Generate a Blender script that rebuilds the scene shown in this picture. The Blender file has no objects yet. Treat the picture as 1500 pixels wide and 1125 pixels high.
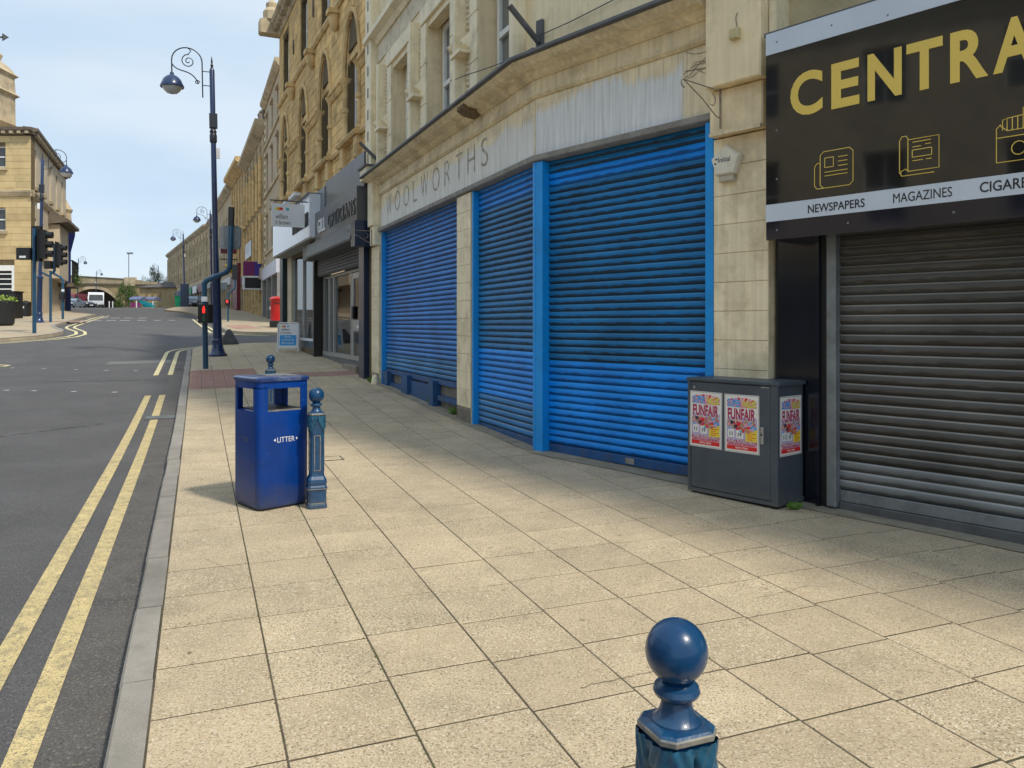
import bpy, bmesh, math, random
from mathutils import Matrix, Vector
R = math.radians
random.seed(7)
sc = bpy.context.scene
col = sc.collection

# ------------------------------------------------------------ camera, sky, sun, exposure
EYE = 1.6
FPX, CX, HV = 1150.0, 750.0, 476.0
cam_d = bpy.data.cameras.new("camera")
cam = bpy.data.objects.new("camera", cam_d)
col.objects.link(cam)
cam.location = (0, 0, EYE)
cam.rotation_euler = (R(90), 0, 0)
cam_d.sensor_width = 36.0
cam_d.lens = 36.0 * FPX / 1500.0
cam_d.shift_y = -(562.5 - HV) / 1500.0
cam_d.clip_start = 0.05
cam_d.clip_end = 4000
sc.camera = cam

SUN_AZ = Vector((0.77, -0.64, 0)).normalized()      # horizontal direction towards the sun
SUN_EL = R(52)
to_sun = Vector((SUN_AZ.x * math.cos(SUN_EL), SUN_AZ.y * math.cos(SUN_EL), math.sin(SUN_EL)))
sun_d = bpy.data.lights.new("sun", 'SUN')
sun_d.energy = 1.62
sun_d.angle = R(4.5)
sun_d.color = (1.0, 0.93, 0.80)
sun = bpy.data.objects.new("sun", sun_d)
col.objects.link(sun)
sun.rotation_euler = to_sun.to_track_quat('Z', 'Y').to_euler()

world = bpy.data.worlds.new("World")
sc.world = world
world.use_nodes = True
wn, wl = world.node_tree.nodes, world.node_tree.links
wn.clear()
w_out = wn.new('ShaderNodeOutputWorld')
w_bg = wn.new('ShaderNodeBackground')
w_bg.inputs['Strength'].default_value = 0.13
w_sky = wn.new('ShaderNodeTexSky')
w_sky.sky_type = 'NISHITA'
w_sky.sun_disc = False
w_sky.sun_elevation = SUN_EL
w_sky.sun_rotation = math.atan2(SUN_AZ.x, SUN_AZ.y)
w_sky.air_density = 1.0
w_sky.dust_density = 1.2
w_sky.ozone_density = 1.2
w_tc = wn.new('ShaderNodeTexCoord')
w_map = wn.new('ShaderNodeMapping')
w_map.inputs['Scale'].default_value = (1.2, 1.2, 5.0)
w_map.inputs['Location'].default_value = (0.3, 0.8, 0.2)
w_no = wn.new('ShaderNodeTexNoise')
w_no.inputs['Scale'].default_value = 1.7
w_no.inputs['Detail'].default_value = 7
w_no.inputs['Roughness'].default_value = 0.55
w_ramp = wn.new('ShaderNodeValToRGB')
w_ramp.color_ramp.elements[0].position = 0.36
w_ramp.color_ramp.elements[0].color = (0.90, 0.90, 0.90, 1)
w_ramp.color_ramp.elements[1].position = 0.70
w_ramp.color_ramp.elements[1].color = (0.97, 0.97, 0.97, 1)
w_mix = wn.new('ShaderNodeMixRGB')
w_mix.inputs['Color2'].default_value = (3.35, 4.0, 4.65, 1)      # thin high cloud over the blue
wl.new(w_tc.outputs['Generated'], w_map.inputs['Vector'])
wl.new(w_map.outputs[0], w_no.inputs['Vector'])
wl.new(w_no.outputs['Fac'], w_ramp.inputs['Fac'])
wl.new(w_ramp.outputs['Color'], w_mix.inputs['Fac'])
w_no2 = wn.new('ShaderNodeTexNoise'); w_no2.inputs['Scale'].default_value = 2.3; w_no2.inputs['Detail'].default_value = 6
w_map2 = wn.new('ShaderNodeMapping'); w_map2.inputs['Scale'].default_value = (0.9, 0.9, 4.2); w_map2.inputs['Location'].default_value = (2.3, 1.1, 0.7)
wl.new(w_tc.outputs['Generated'], w_map2.inputs['Vector']); wl.new(w_map2.outputs[0], w_no2.inputs['Vector'])
w_r2 = wn.new('ShaderNodeValToRGB')
w_r2.color_ramp.elements[0].position = 0.38; w_r2.color_ramp.elements[0].color = (2.18 / 5, 2.78 / 5, 3.38 / 5, 1)
w_r2.color_ramp.elements[1].position = 0.64; w_r2.color_ramp.elements[1].color = (2.75 / 5, 3.15 / 5, 3.56 / 5, 1)
w_s2 = wn.new('ShaderNodeVectorMath'); w_s2.operation = 'SCALE'; w_s2.inputs['Scale'].default_value = 5.0
wl.new(w_no2.outputs['Fac'], w_r2.inputs['Fac']); wl.new(w_r2.outputs['Color'], w_s2.inputs[0])
wl.new(w_s2.outputs[0], w_mix.inputs['Color2'])
wl.new(w_sky.outputs[0], w_mix.inputs['Color1'])
wl.new(w_mix.outputs[0], w_bg.inputs['Color'])
wl.new(w_bg.outputs[0], w_out.inputs['Surface'])

sc.view_settings.view_transform = 'Standard'
sc.view_settings.look = 'None'
sc.view_settings.gamma = 1
sc.view_settings.use_curve_mapping = False
sc.view_settings.exposure = 1.03
sc.cycles.max_bounces = 10
sc.cycles.diffuse_bounces = 6

# ------------------------------------------------------------ text meshes (made first, while the scene is small)
TXT = {}
def text_mesh(key, body, w, h, ext=0.002, bold=0.0, space=1.0, shear=0.0):
    cu = bpy.data.curves.new("lettering", 'FONT')
    cu.body = body
    cu.size = 1.0
    cu.offset = bold
    cu.space_character = space
    cu.shear = shear
    cu.resolution_u = 5
    cu.extrude = 0.0
    o = bpy.data.objects.new("lettering", cu)
    col.objects.link(o)
    bpy.context.view_layer.update()
    dg = bpy.context.evaluated_depsgraph_get()
    me = bpy.data.meshes.new_from_object(o.evaluated_get(dg))
    bpy.data.objects.remove(o)
    bpy.data.curves.remove(cu)
    xs = [v.co.x for v in me.vertices]; ys = [v.co.y for v in me.vertices]
    x0, x1, y0, y1 = min(xs), max(xs), min(ys), max(ys)
    for v in me.vertices:
        v.co.x = (v.co.x - x0) / (x1 - x0) * w
        v.co.y = (v.co.y - y0) / (y1 - y0) * h
        v.co.z = 0
    if ext > 0:
        bm = bmesh.new(); bm.from_mesh(me)
        r = bmesh.ops.extrude_face_region(bm, geom=bm.faces[:])
        for e in r['geom']:
            if isinstance(e, bmesh.types.BMVert): e.co.z += ext
        bmesh.ops.recalc_face_normals(bm, faces=bm.faces[:])
        bm.to_mesh(me); bm.free()
    me.materials.clear()
    for p in me.polygons: p.use_smooth = False
    TXT[key] = me
    return me
for ch in "CENTRAL":
    pass
for ch in 'CENTRAL': text_mesh('sign' + ch, ch, 1.0, 0.35, 0.004, 0.030)
text_mesh('news', 'NEWSPAPERS', 0.455, 0.066, 0.0015, 0.010)
text_mesh('mags', 'MAGAZINES', 0.40, 0.068, 0.0015, 0.0)
text_mesh('cigs', 'CIGARETTES', 0.46, 0.070, 0.0015, 0.010)
for i, ch in enumerate("WOOLWORTHS"):
    text_mesh('ghost%d' % i, ch, 0.37 if ch in 'WO' else 0.27, 0.38, 0.0, -0.012 if ch != 'W' else -0.016)
text_mesh('gill', 'GILL', 0.92, 0.34, 0.02, 0.012)
text_mesh('optic', 'OPTICIANS', 2.75, 0.34, 0.02, 0.006, 1.15)
text_mesh('whb_a', 'william', 0.30, 0.13, 0.002, -0.004)
text_mesh('whb_b', 'h brown', 0.37, 0.115, 0.002, -0.004)
text_mesh('whb_big', 'william h brown', 2.5, 0.55, 0.02, 0.006)
text_mesh('litter', 'LITTER', 0.155, 0.042, 0.001, 0.0)
text_mesh('initial', 'Initial', 0.125, 0.045, 0.001, 0.004)
text_mesh('super', 'SUPER', 0.134, 0.068, 0.0, 0.035)
text_mesh('value', 'VALUE', 0.128, 0.058, 0.0, 0.035)
text_mesh('funfair', 'FUNFAIR', 0.268, 0.100, 0.0, 0.035)
text_mesh('funfair_w', 'FUNFAIR', 0.280, 0.112, 0.0, 0.06)
text_mesh('n11', '11', 0.030, 0.034, 0.0, 0.03)
text_mesh('n19', '19', 0.036, 0.034, 0.0, 0.03)
text_mesh('ln1', 'OWELL PLAYING FIELDS', 0.268, 0.020, 0.0, 0.02)
text_mesh('ln2', 'LEEDS ROAD, DEWSBURY', 0.268, 0.022, 0.0, 0.02)
text_mesh('ln3', 'WF12 7RW', 0.125, 0.018, 0.0, 0.02)
text_mesh('abd1', 'william', 0.26, 0.07, 0.001, 0.0)
text_mesh('abd2', 'h brown', 0.30, 0.07, 0.001, 0.0)
text_mesh('abd3', 'Sales,', 0.22, 0.055, 0.001, 0.01)
text_mesh('abd4', 'Lettings &', 0.36, 0.06, 0.001, 0.01)
text_mesh('abd5', 'Mortgages', 0.36, 0.06, 0.001, 0.01)

# ------------------------------------------------------------ materials
MATS = {}
def M(name, c, rough=0.6, metal=0.0, var=0.12, scale=6.0, bump=0.0, bscale=80.0, rnd=0.0, streak=0.0,
      speck=0.0, sscale=220.0, coat=0.0, dirt=None, dscale=1.2, damt=0.0, spec=0.5, loc=False, emit=None):
    if name in MATS: return MATS[name]
    m = bpy.data.materials.new(name)
    m.use_nodes = True
    n, l = m.node_tree.nodes, m.node_tree.links
    b = n['Principled BSDF']
    b.inputs['Roughness'].default_value = rough
    b.inputs['Metallic'].default_value = metal
    b.inputs['Specular IOR Level'].default_value = spec
    b.inputs['Coat Weight'].default_value = coat
    b.inputs['Coat Roughness'].default_value = 0.06
    if loc:
        tc = n.new('ShaderNodeTexCoord'); pos = tc.outputs['Object']
    else:
        g = n.new('ShaderNodeNewGeometry'); pos = g.outputs['Position']
    cur = None
    def rgb(cc):
        r = n.new('ShaderNodeRGB'); r.outputs[0].default_value = (*cc, 1); return r.outputs[0]
    cur = rgb(c)
    def scale_by(fac_out, lo, hi, cur):
        mr = n.new('ShaderNodeMapRange')
        mr.inputs['From Min'].default_value = 0.3; mr.inputs['From Max'].default_value = 0.7
        mr.inputs['To Min'].default_value = lo; mr.inputs['To Max'].default_value = hi
        l.new(fac_out, mr.inputs['Value'])
        mx = n.new('ShaderNodeVectorMath'); mx.operation = 'SCALE'
        l.new(cur, mx.inputs[0]); l.new(mr.outputs[0], mx.inputs['Scale'])
        return mx.outputs[0]
    if var > 0:
        t = n.new('ShaderNodeTexNoise'); t.inputs['Scale'].default_value = scale
        t.inputs['Detail'].default_value = 5; t.inputs['Roughness'].default_value = 0.6
        l.new(pos, t.inputs['Vector'])
        cur = scale_by(t.outputs['Fac'], 1 - var, 1 + var, cur)
    if speck > 0:
        t = n.new('ShaderNodeTexNoise'); t.inputs['Scale'].default_value = sscale
        t.inputs['Detail'].default_value = 2; t.inputs['Roughness'].default_value = 0.7
        l.new(pos, t.inputs['Vector'])
        cur = scale_by(t.outputs['Fac'], 1 - speck, 1 + speck, cur)
    if streak > 0:
        mp = n.new('ShaderNodeMapping'); mp.inputs['Scale'].default_value = (9, 9, 0.5)
        t = n.new('ShaderNodeTexNoise'); t.inputs['Scale'].default_value = 2.2
        t.inputs['Detail'].default_value = 4
        l.new(pos, mp.inputs['Vector']); l.new(mp.outputs[0], t.inputs['Vector'])
        cur = scale_by(t.outputs['Fac'], 1 - streak, 1 + streak * 0.6, cur)
    if dirt is not None:
        t = n.new('ShaderNodeTexNoise'); t.inputs['Scale'].default_value = dscale
        t.inputs['Detail'].default_value = 8; t.inputs['Roughness'].default_value = 0.68
        l.new(pos, t.inputs['Vector'])
        mr = n.new('ShaderNodeMapRange'); mr.inputs['From Min'].default_value = 0.48
        mr.inputs['From Max'].default_value = 0.72; mr.inputs['To Max'].default_value = damt
        l.new(t.outputs['Fac'], mr.inputs['Value'])
        mx = n.new('ShaderNodeMixRGB'); mx.inputs['Color2'].default_value = (*dirt, 1)
        l.new(mr.outputs[0], mx.inputs['Fac']); l.new(cur, mx.inputs['Color1'])
        cur = mx.outputs[0]
    if rnd > 0:
        oi = n.new('ShaderNodeObjectInfo')
        mr = n.new('ShaderNodeMapRange'); mr.inputs['To Min'].default_value = 1 - rnd
        mr.inputs['To Max'].default_value = 1 + rnd
        l.new(oi.outputs['Random'], mr.inputs['Value'])
        mx = n.new('ShaderNodeVectorMath'); mx.operation = 'SCALE'
        l.new(cur, mx.inputs[0]); l.new(mr.outputs[0], mx.inputs['Scale'])
        cur = mx.outputs[0]
    l.new(cur, b.inputs['Base Color'])
    if bump > 0:
        t = n.new('ShaderNodeTexNoise'); t.inputs['Scale'].default_value = bscale
        t.inputs['Detail'].default_value = 4
        l.new(pos, t.inputs['Vector'])
        bp = n.new('ShaderNodeBump'); bp.inputs['Strength'].default_value = bump
        bp.inputs['Distance'].default_value = 0.01
        l.new(t.outputs['Fac'], bp.inputs['Height']); l.new(bp.outputs[0], b.inputs['Normal'])
    if emit:
        b.inputs['Emission Color'].default_value = (*emit, 1)
        b.inputs['Emission Strength'].default_value = 0.6
    MATS[name] = m
    return m

def paving_mat(name, c, dark, light, rnd=0.06):
    m = M(name, c, 0.85, var=0.14, scale=4.0, bump=0.35, bscale=260, rnd=rnd, dirt=tuple(x * 0.50 for x in c), dscale=1.5, damt=0.6)
    n, l = m.node_tree.nodes, m.node_tree.links
    b = n['Principled BSDF']
    cur = b.inputs['Base Color'].links[0].from_socket
    g = n.new('ShaderNodeNewGeometry')
    for sc_, lo, hi, cc, am in ((110, 0.54, 0.64, dark, 0.85), (85, 0.55, 0.66, light, 0.7), (300, 0.56, 0.66, dark, 0.6)):
        t = n.new('ShaderNodeTexNoise'); t.inputs['Scale'].default_value = sc_
        t.inputs['Detail'].default_value = 2
        mp = n.new('ShaderNodeMapping'); mp.inputs['Location'].default_value = (sc_ * .37, lo * 9, am)
        l.new(g.outputs['Position'], mp.inputs['Vector']); l.new(mp.outputs[0], t.inputs['Vector'])
        mr = n.new('ShaderNodeMapRange'); mr.inputs['From Min'].default_value = lo
        mr.inputs['From Max'].default_value = hi; mr.inputs['To Max'].default_value = am
        l.new(t.outputs['Fac'], mr.inputs['Value'])
        mx = n.new('ShaderNodeMixRGB'); mx.inputs['Color2'].default_value = (*cc, 1)
        l.new(mr.outputs[0], mx.inputs['Fac']); l.new(cur, mx.inputs['Color1'])
        cur = mx.outputs[0]
    oi = n.new('ShaderNodeObjectInfo')
    fr = n.new('ShaderNodeMath'); fr.operation = 'MULTIPLY'; fr.inputs[1].default_value = 7.31
    fr2 = n.new('ShaderNodeMath'); fr2.operation = 'FRACT'; fr3 = n.new('ShaderNodeMath'); fr3.operation = 'MULTIPLY'; fr3.inputs[1].default_value = 0.30
    l.new(oi.outputs['Random'], fr.inputs[0]); l.new(fr.outputs[0], fr2.inputs[0]); l.new(fr2.outputs[0], fr3.inputs[0])
    mxh = n.new('ShaderNodeMixRGB'); mxh.inputs['Color2'].default_value = (c[0] * .90, c[1] * .86, c[2] * .86, 1)
    l.new(fr3.outputs[0], mxh.inputs['Fac']); l.new(cur, mxh.inputs['Color1']); cur = mxh.outputs[0]
    for sc2, lo2, hi2, am2 in ((0.55, .46, .66, .30), (5.5, .60, .74, .40)):
        tg = n.new('ShaderNodeTexNoise'); tg.inputs['Scale'].default_value = sc2; tg.inputs['Detail'].default_value = 9; tg.inputs['Roughness'].default_value = .72
        l.new(g.outputs['Position'], tg.inputs['Vector'])
        mg = n.new('ShaderNodeMapRange'); mg.inputs['From Min'].default_value = lo2; mg.inputs['From Max'].default_value = hi2; mg.inputs['To Max'].default_value = am2
        l.new(tg.outputs['Fac'], mg.inputs['Value'])
        mxg = n.new('ShaderNodeMixRGB'); mxg.inputs['Color2'].default_value = (c[0] * .42, c[1] * .44, c[2] * .48, 1)
        l.new(mg.outputs[0], mxg.inputs['Fac']); l.new(cur, mxg.inputs['Color1']); cur = mxg.outputs[0]
    # sparse old chewing-gum spots
    v = n.new('ShaderNodeTexVoronoi'); v.inputs['Scale'].default_value = 2.7
    l.new(g.outputs['Position'], v.inputs['Vector'])
    mr = n.new('ShaderNodeMapRange'); mr.inputs['From Min'].default_value = 0.040
    mr.inputs['From Max'].default_value = 0.060; mr.inputs['To Min'].default_value = 0.75; mr.inputs['To Max'].default_value = 0.0
    l.new(v.outputs['Distance'], mr.inputs['Value'])
    mx = n.new('ShaderNodeMixRGB'); mx.inputs['Color2'].default_value = (*[x * 0.45 for x in c], 1)
    l.new(mr.outputs[0], mx.inputs['Fac']); l.new(cur, mx.inputs['Color1'])
    l.new(mx.outputs[0], b.inputs['Base Color'])
    return m

def shutter_mat(name, c, cd, amt, rough=0.42, metal=0.0, lip=None, thr=0.050):
    """painted slat: grime settles under each slat's bulge (local z 0..0.08)."""
    m = bpy.data.materials.new(name); m.use_nodes = True
    n, l = m.node_tree.nodes, m.node_tree.links
    b = n['Principled BSDF']; b.inputs['Roughness'].default_value = rough
    b.inputs['Metallic'].default_value = metal; b.inputs['Specular IOR Level'].default_value = 0.28
    tc = n.new('ShaderNodeTexCoord'); sx = n.new('ShaderNodeSeparateXYZ')
    l.new(tc.outputs['Object'], sx.inputs[0])
    g = n.new('ShaderNodeNewGeometry')
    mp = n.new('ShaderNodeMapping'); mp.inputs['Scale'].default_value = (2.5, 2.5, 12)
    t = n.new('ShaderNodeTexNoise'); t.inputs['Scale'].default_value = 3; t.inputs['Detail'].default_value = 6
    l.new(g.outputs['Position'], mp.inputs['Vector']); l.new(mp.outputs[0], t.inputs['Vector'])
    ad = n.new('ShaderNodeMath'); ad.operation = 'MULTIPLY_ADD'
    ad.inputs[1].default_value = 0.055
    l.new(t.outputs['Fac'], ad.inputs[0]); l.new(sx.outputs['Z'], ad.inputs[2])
    mr = n.new('ShaderNodeMapRange'); mr.inputs['From Min'].default_value = thr  # lower-slat darkening: grime plus shade put into the colour
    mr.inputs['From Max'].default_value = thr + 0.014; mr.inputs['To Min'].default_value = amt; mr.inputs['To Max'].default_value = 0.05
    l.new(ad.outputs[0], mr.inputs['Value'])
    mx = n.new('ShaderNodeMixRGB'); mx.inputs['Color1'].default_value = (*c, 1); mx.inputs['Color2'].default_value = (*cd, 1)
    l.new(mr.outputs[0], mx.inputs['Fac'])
    if lip:  # highlight along the slat's top edge, painted as a pale line
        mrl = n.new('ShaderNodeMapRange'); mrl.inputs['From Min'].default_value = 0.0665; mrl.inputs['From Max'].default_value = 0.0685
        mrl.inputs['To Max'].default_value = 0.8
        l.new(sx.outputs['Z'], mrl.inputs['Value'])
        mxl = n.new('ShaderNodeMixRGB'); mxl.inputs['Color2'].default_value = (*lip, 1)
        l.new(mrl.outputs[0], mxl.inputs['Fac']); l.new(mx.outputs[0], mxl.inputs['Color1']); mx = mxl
    t2 = n.new('ShaderNodeTexNoise'); t2.inputs['Scale'].default_value = 1.6; t2.inputs['Detail'].default_value = 7
    l.new(g.outputs['Position'], t2.inputs['Vector'])
    mr2 = n.new('ShaderNodeMapRange'); mr2.inputs['From Min'].default_value = 0.3; mr2.inputs['From Max'].default_value = 0.7
    mr2.inputs['To Min'].default_value = 0.78; mr2.inputs['To Max'].default_value = 1.2
    l.new(t2.outputs['Fac'], mr2.inputs['Value'])
    oi = n.new('ShaderNodeObjectInfo')
    mr3 = n.new('ShaderNodeMapRange'); mr3.inputs['To Min'].default_value = 0.93; mr3.inputs['To Max'].default_value = 1.07
    l.new(oi.outputs['Random'], mr3.inputs['Value'])
    mm = n.new('ShaderNodeMath'); mm.operation = 'MULTIPLY'
    l.new(mr2.outputs[0], mm.inputs[0]); l.new(mr3.outputs[0], mm.inputs[1])
    vs = n.new('ShaderNodeVectorMath'); vs.operation = 'SCALE'
    l.new(mx.outputs[0], vs.inputs[0]); l.new(mm.outputs[0], vs.inputs['Scale'])
    l.new(vs.outputs[0], b.inputs['Base Color'])
    t3 = n.new('ShaderNodeTexNoise'); t3.inputs['Scale'].default_value = 90
    l.new(g.outputs['Position'], t3.inputs['Vector'])
    bp = n.new('ShaderNodeBump'); bp.inputs['Strength'].default_value = 0.12; bp.inputs['Distance'].default_value = 0.004
    l.new(t3.outputs['Fac'], bp.inputs['Height']); l.new(bp.outputs[0], b.inputs['Normal'])
    MATS[name] = m
    return m

def fascia_mat(name, c, grey, edge_z, xcut):
    """old faience fascia: cream with the ghost of grey paint over its lower part, streaks and stains."""
    m = M(name, c, 0.65, var=0.10, scale=3, streak=0.16, bump=0.15, bscale=60, loc=True,
          dirt=(0.16, 0.12, 0.07), dscale=2.2, damt=0.55)
    n, l = m.node_tree.nodes, m.node_tree.links
    b = n['Principled BSDF']
    cur = b.inputs['Base Color'].links[0].from_socket
    tc = n.new('ShaderNodeTexCoord'); sx = n.new('ShaderNodeSeparateXYZ')
    l.new(tc.outputs['Object'], sx.inputs[0])
    mp = n.new('ShaderNodeMapping'); mp.inputs['Scale'].default_value = (14, 1, 0.8)
    t = n.new('ShaderNodeTexNoise'); t.inputs['Scale'].default_value = 1.6; t.inputs['Detail'].default_value = 5
    l.new(tc.outputs['Object'], mp.inputs['Vector']); l.new(mp.outputs[0], t.inputs['Vector'])
    t2 = n.new('ShaderNodeTexNoise'); t2.inputs['Scale'].default_value = 0.9; t2.inputs['Detail'].default_value = 2
    l.new(tc.outputs['Object'], t2.inputs['Vector'])
    a1 = n.new('ShaderNodeMath'); a1.operation = 'MULTIPLY_ADD'; a1.inputs[1].default_value = 0.22
    l.new(t.outputs['Fac'], a1.inputs[0]); l.new(sx.outputs['Z'], a1.inputs[2])
    a2 = n.new('ShaderNodeMath'); a2.operation = 'MULTIPLY_ADD'; a2.inputs[1].default_value = 0.55
    l.new(t2.outputs['Fac'], a2.inputs[0]); l.new(a1.outputs[0], a2.inputs[2])
    mr = n.new('ShaderNodeMapRange'); mr.inputs['From Min'].default_value = edge_z + 0.385 - 0.03
    mr.inputs['From Max'].default_value = edge_z + 0.385 + 0.05; mr.inputs['To Min'].default_value = 0.9; mr.inputs['To Max'].default_value = 0
    l.new(a2.outputs[0], mr.inputs['Value'])
    mr2 = n.new('ShaderNodeMapRange'); mr2.inputs['From Min'].default_value = xcut[0]; mr2.inputs['From Max'].default_value = xcut[1]
    l.new(sx.outputs['X'], mr2.inputs['Value'])
    mu = n.new('ShaderNodeMath'); mu.operation = 'MULTIPLY'
    l.new(mr.outputs[0], mu.inputs[0]); l.new(mr2.outputs[0], mu.inputs[1])
    mx = n.new('ShaderNodeMixRGB')
    l.new(mu.outputs[0], mx.inputs['Fac']); l.new(cur, mx.inputs['Color1'])
    # streaky grey
    mr4 = n.new('ShaderNodeMapRange'); mr4.inputs['From Min'].default_value = 0.35; mr4.inputs['From Max'].default_value = 0.7
    mr4.inputs['To Min'].default_value = 1.08; mr4.inputs['To Max'].default_value = 0.78
    l.new(t.outputs['Fac'], mr4.inputs['Value'])
    rg = n.new('ShaderNodeRGB'); rg.outputs[0].default_value = (*grey, 1)
    vs = n.new('ShaderNodeVectorMath'); vs.operation = 'SCALE'
    l.new(rg.outputs[0], vs.inputs[0]); l.new(mr4.outputs[0], vs.inputs['Scale'])
    l.new(vs.outputs[0], mx.inputs['Color2'])
    # dark run-off streaks
    mp2 = n.new('ShaderNodeMapping'); mp2.inputs['Scale'].default_value = (30, 1, 0.6); mp2.inputs['Location'].default_value = (3, 1, 2)
    t5 = n.new('ShaderNodeTexNoise'); t5.inputs['Scale'].default_value = 1.3; t5.inputs['Detail'].default_value = 3
    l.new(tc.outputs['Object'], mp2.inputs['Vector']); l.new(mp2.outputs[0], t5.inputs['Vector'])
    mr5 = n.new('ShaderNodeMapRange'); mr5.inputs['From Min'].default_value = 0.60; mr5.inputs['From Max'].default_value = 0.78
    mr5.inputs['To Max'].default_value = 0.5
    l.new(t5.outputs['Fac'], mr5.inputs['Value'])
    mx2 = n.new('ShaderNodeMixRGB'); mx2.inputs['Color2'].default_value = (0.17, 0.145, 0.11, 1)
    l.new(mr5.outputs[0], mx2.inputs['Fac']); l.new(mx.outputs[0], mx2.inputs['Color1'])
    l.new(mx2.outputs[0], b.inputs['Base Color'])
    return m

def glass_mat(name, tint=(0.75, 0.8, 0.78), rough=0.02, ior=1.5):
    m = bpy.data.materials.new(name); m.use_nodes = True
    n, l = m.node_tree.nodes, m.node_tree.links
    n.clear()
    o = n.new('ShaderNodeOutputMaterial'); mx = n.new('ShaderNodeMixShader')
    fr = n.new('ShaderNodeFresnel'); fr.inputs['IOR'].default_value = ior + 0.35
    tr = n.new('ShaderNodeBsdfTransparent'); tr.inputs['Color'].default_value = (*tint, 1)
    gl = n.new('ShaderNodeBsdfGlossy'); gl.inputs['Roughness'].default_value = rough
    l.new(fr.outputs[0], mx.inputs['Fac']); l.new(tr.outputs[0], mx.inputs[1]); l.new(gl.outputs[0], mx.inputs[2])
    l.new(mx.outputs[0], o.inputs['Surface'])
    MATS[name] = m
    return m

def add_specks(m, layers):
    n, l = m.node_tree.nodes, m.node_tree.links
    b = n['Principled BSDF']; cur = b.inputs['Base Color'].links[0].from_socket
    g = n.new('ShaderNodeNewGeometry')
    for sc_, lo, hi, cc, am in layers:
        t = n.new('ShaderNodeTexNoise'); t.inputs['Scale'].default_value = sc_; t.inputs['Detail'].default_value = 2
        mp = n.new('ShaderNodeMapping'); mp.inputs['Location'].default_value = (sc_ * .31, lo * 7, am)
        l.new(g.outputs['Position'], mp.inputs['Vector']); l.new(mp.outputs[0], t.inputs['Vector'])
        mr = n.new('ShaderNodeMapRange'); mr.inputs['From Min'].default_value = lo
        mr.inputs['From Max'].default_value = hi; mr.inputs['To Max'].default_value = am
        l.new(t.outputs['Fac'], mr.inputs['Value'])
        mx = n.new('ShaderNodeMixRGB'); mx.inputs['Color2'].default_value = (*cc, 1)
        l.new(mr.outputs[0], mx.inputs['Fac']); l.new(cur, mx.inputs['Color1']); cur = mx.outputs[0]
    l.new(cur, b.inputs['Base Color'])
def foot_dirt(m, z0, z1, cc, am):
    """splashed dirt thinning out upwards from the foot of a thing (its local z)"""
    n, l = m.node_tree.nodes, m.node_tree.links
    b = n['Principled BSDF']; cur = b.inputs['Base Color'].links[0].from_socket
    tc = n.new('ShaderNodeTexCoord'); sx = n.new('ShaderNodeSeparateXYZ'); l.new(tc.outputs['Object'], sx.inputs[0])
    t = n.new('ShaderNodeTexNoise'); t.inputs['Scale'].default_value = 9; t.inputs['Detail'].default_value = 7; t.inputs['Roughness'].default_value = .7
    l.new(tc.outputs['Object'], t.inputs['Vector'])
    a = n.new('ShaderNodeMath'); a.operation = 'MULTIPLY_ADD'; a.inputs[1].default_value = (z1 - z0) * 1.6
    l.new(t.outputs['Fac'], a.inputs[0]); l.new(sx.outputs['Z'], a.inputs[2])
    mr = n.new('ShaderNodeMapRange'); mr.inputs['From Min'].default_value = z0 + (z1 - z0) * .7; mr.inputs['From Max'].default_value = z1 + (z1 - z0) * .8
    mr.inputs['To Min'].default_value = am; mr.inputs['To Max'].default_value = 0
    l.new(a.outputs[0], mr.inputs['Value'])
    mx = n.new('ShaderNodeMixRGB'); mx.inputs['Color2'].default_value = (*cc, 1)
    l.new(mr.outputs[0], mx.inputs['Fac']); l.new(cur, mx.inputs['Color1']); l.new(mx.outputs[0], b.inputs['Base Color'])
    # sparse paint chips
    t2 = n.new('ShaderNodeTexNoise'); t2.inputs['Scale'].default_value = 55; t2.inputs['Detail'].default_value = 3
    l.new(tc.outputs['Object'], t2.inputs['Vector'])
    mr2 = n.new('ShaderNodeMapRange'); mr2.inputs['From Min'].default_value = .70; mr2.inputs['From Max'].default_value = .73; mr2.inputs['To Max'].default_value = .7
    l.new(t2.outputs['Fac'], mr2.inputs['Value'])
    mx2 = n.new('ShaderNodeMixRGB'); mx2.inputs['Color2'].default_value = (.25, .26, .27, 1)
    l.new(mr2.outputs[0], mx2.inputs['Fac']); l.new(mx.outputs[0], mx2.inputs['Color1']); l.new(mx2.outputs[0], b.inputs['Base Color'])

slab_m = paving_mat('buff_slab', (0.565, 0.455, 0.30), (0.14, 0.105, 0.065), (0.82, 0.74, 0.58), 0.10)
red_m = paving_mat('red_paver', (0.46, 0.27, 0.21), (0.18, 0.09, 0.07), (0.45, 0.28, 0.22))
bed_m = M('joint_sand', (0.085, 0.068, 0.045), 0.95, var=0.5, scale=9, dirt=(0.05, 0.062, 0.025), dscale=1.6, damt=0.8)
kerb_m = M('kerb_concrete', (0.285, 0.262, 0.232), 0.85, var=0.12, scale=5, bump=0.3, bscale=220, speck=0.3, sscale=260, rnd=0.13, dirt=(0.16, 0.15, 0.13), dscale=3, damt=0.5)
asph_m = M('asphalt', (0.096, 0.094, 0.098), 0.88, var=0.20, scale=0.9, bump=0.5, bscale=240, speck=0.6, sscale=190,
           dirt=(0.098, 0.094, 0.092), dscale=0.8, damt=0.6)
gut_m = M('gutter_asphalt', (0.105, 0.098, 0.093), 0.9, var=0.2, scale=4, bump=0.5, bscale=240, speck=0.4, sscale=220, dirt=(0.13, 0.115, 0.10), dscale=2.5, damt=0.6)
yel_m = M('yellow_paint', (0.63, 0.50, 0.245), 0.8, var=0.16, scale=8, speck=0.25, sscale=160, bump=0.4, bscale=200, dirt=(0.22, 0.19, 0.13), dscale=14, damt=0.8)
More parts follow.
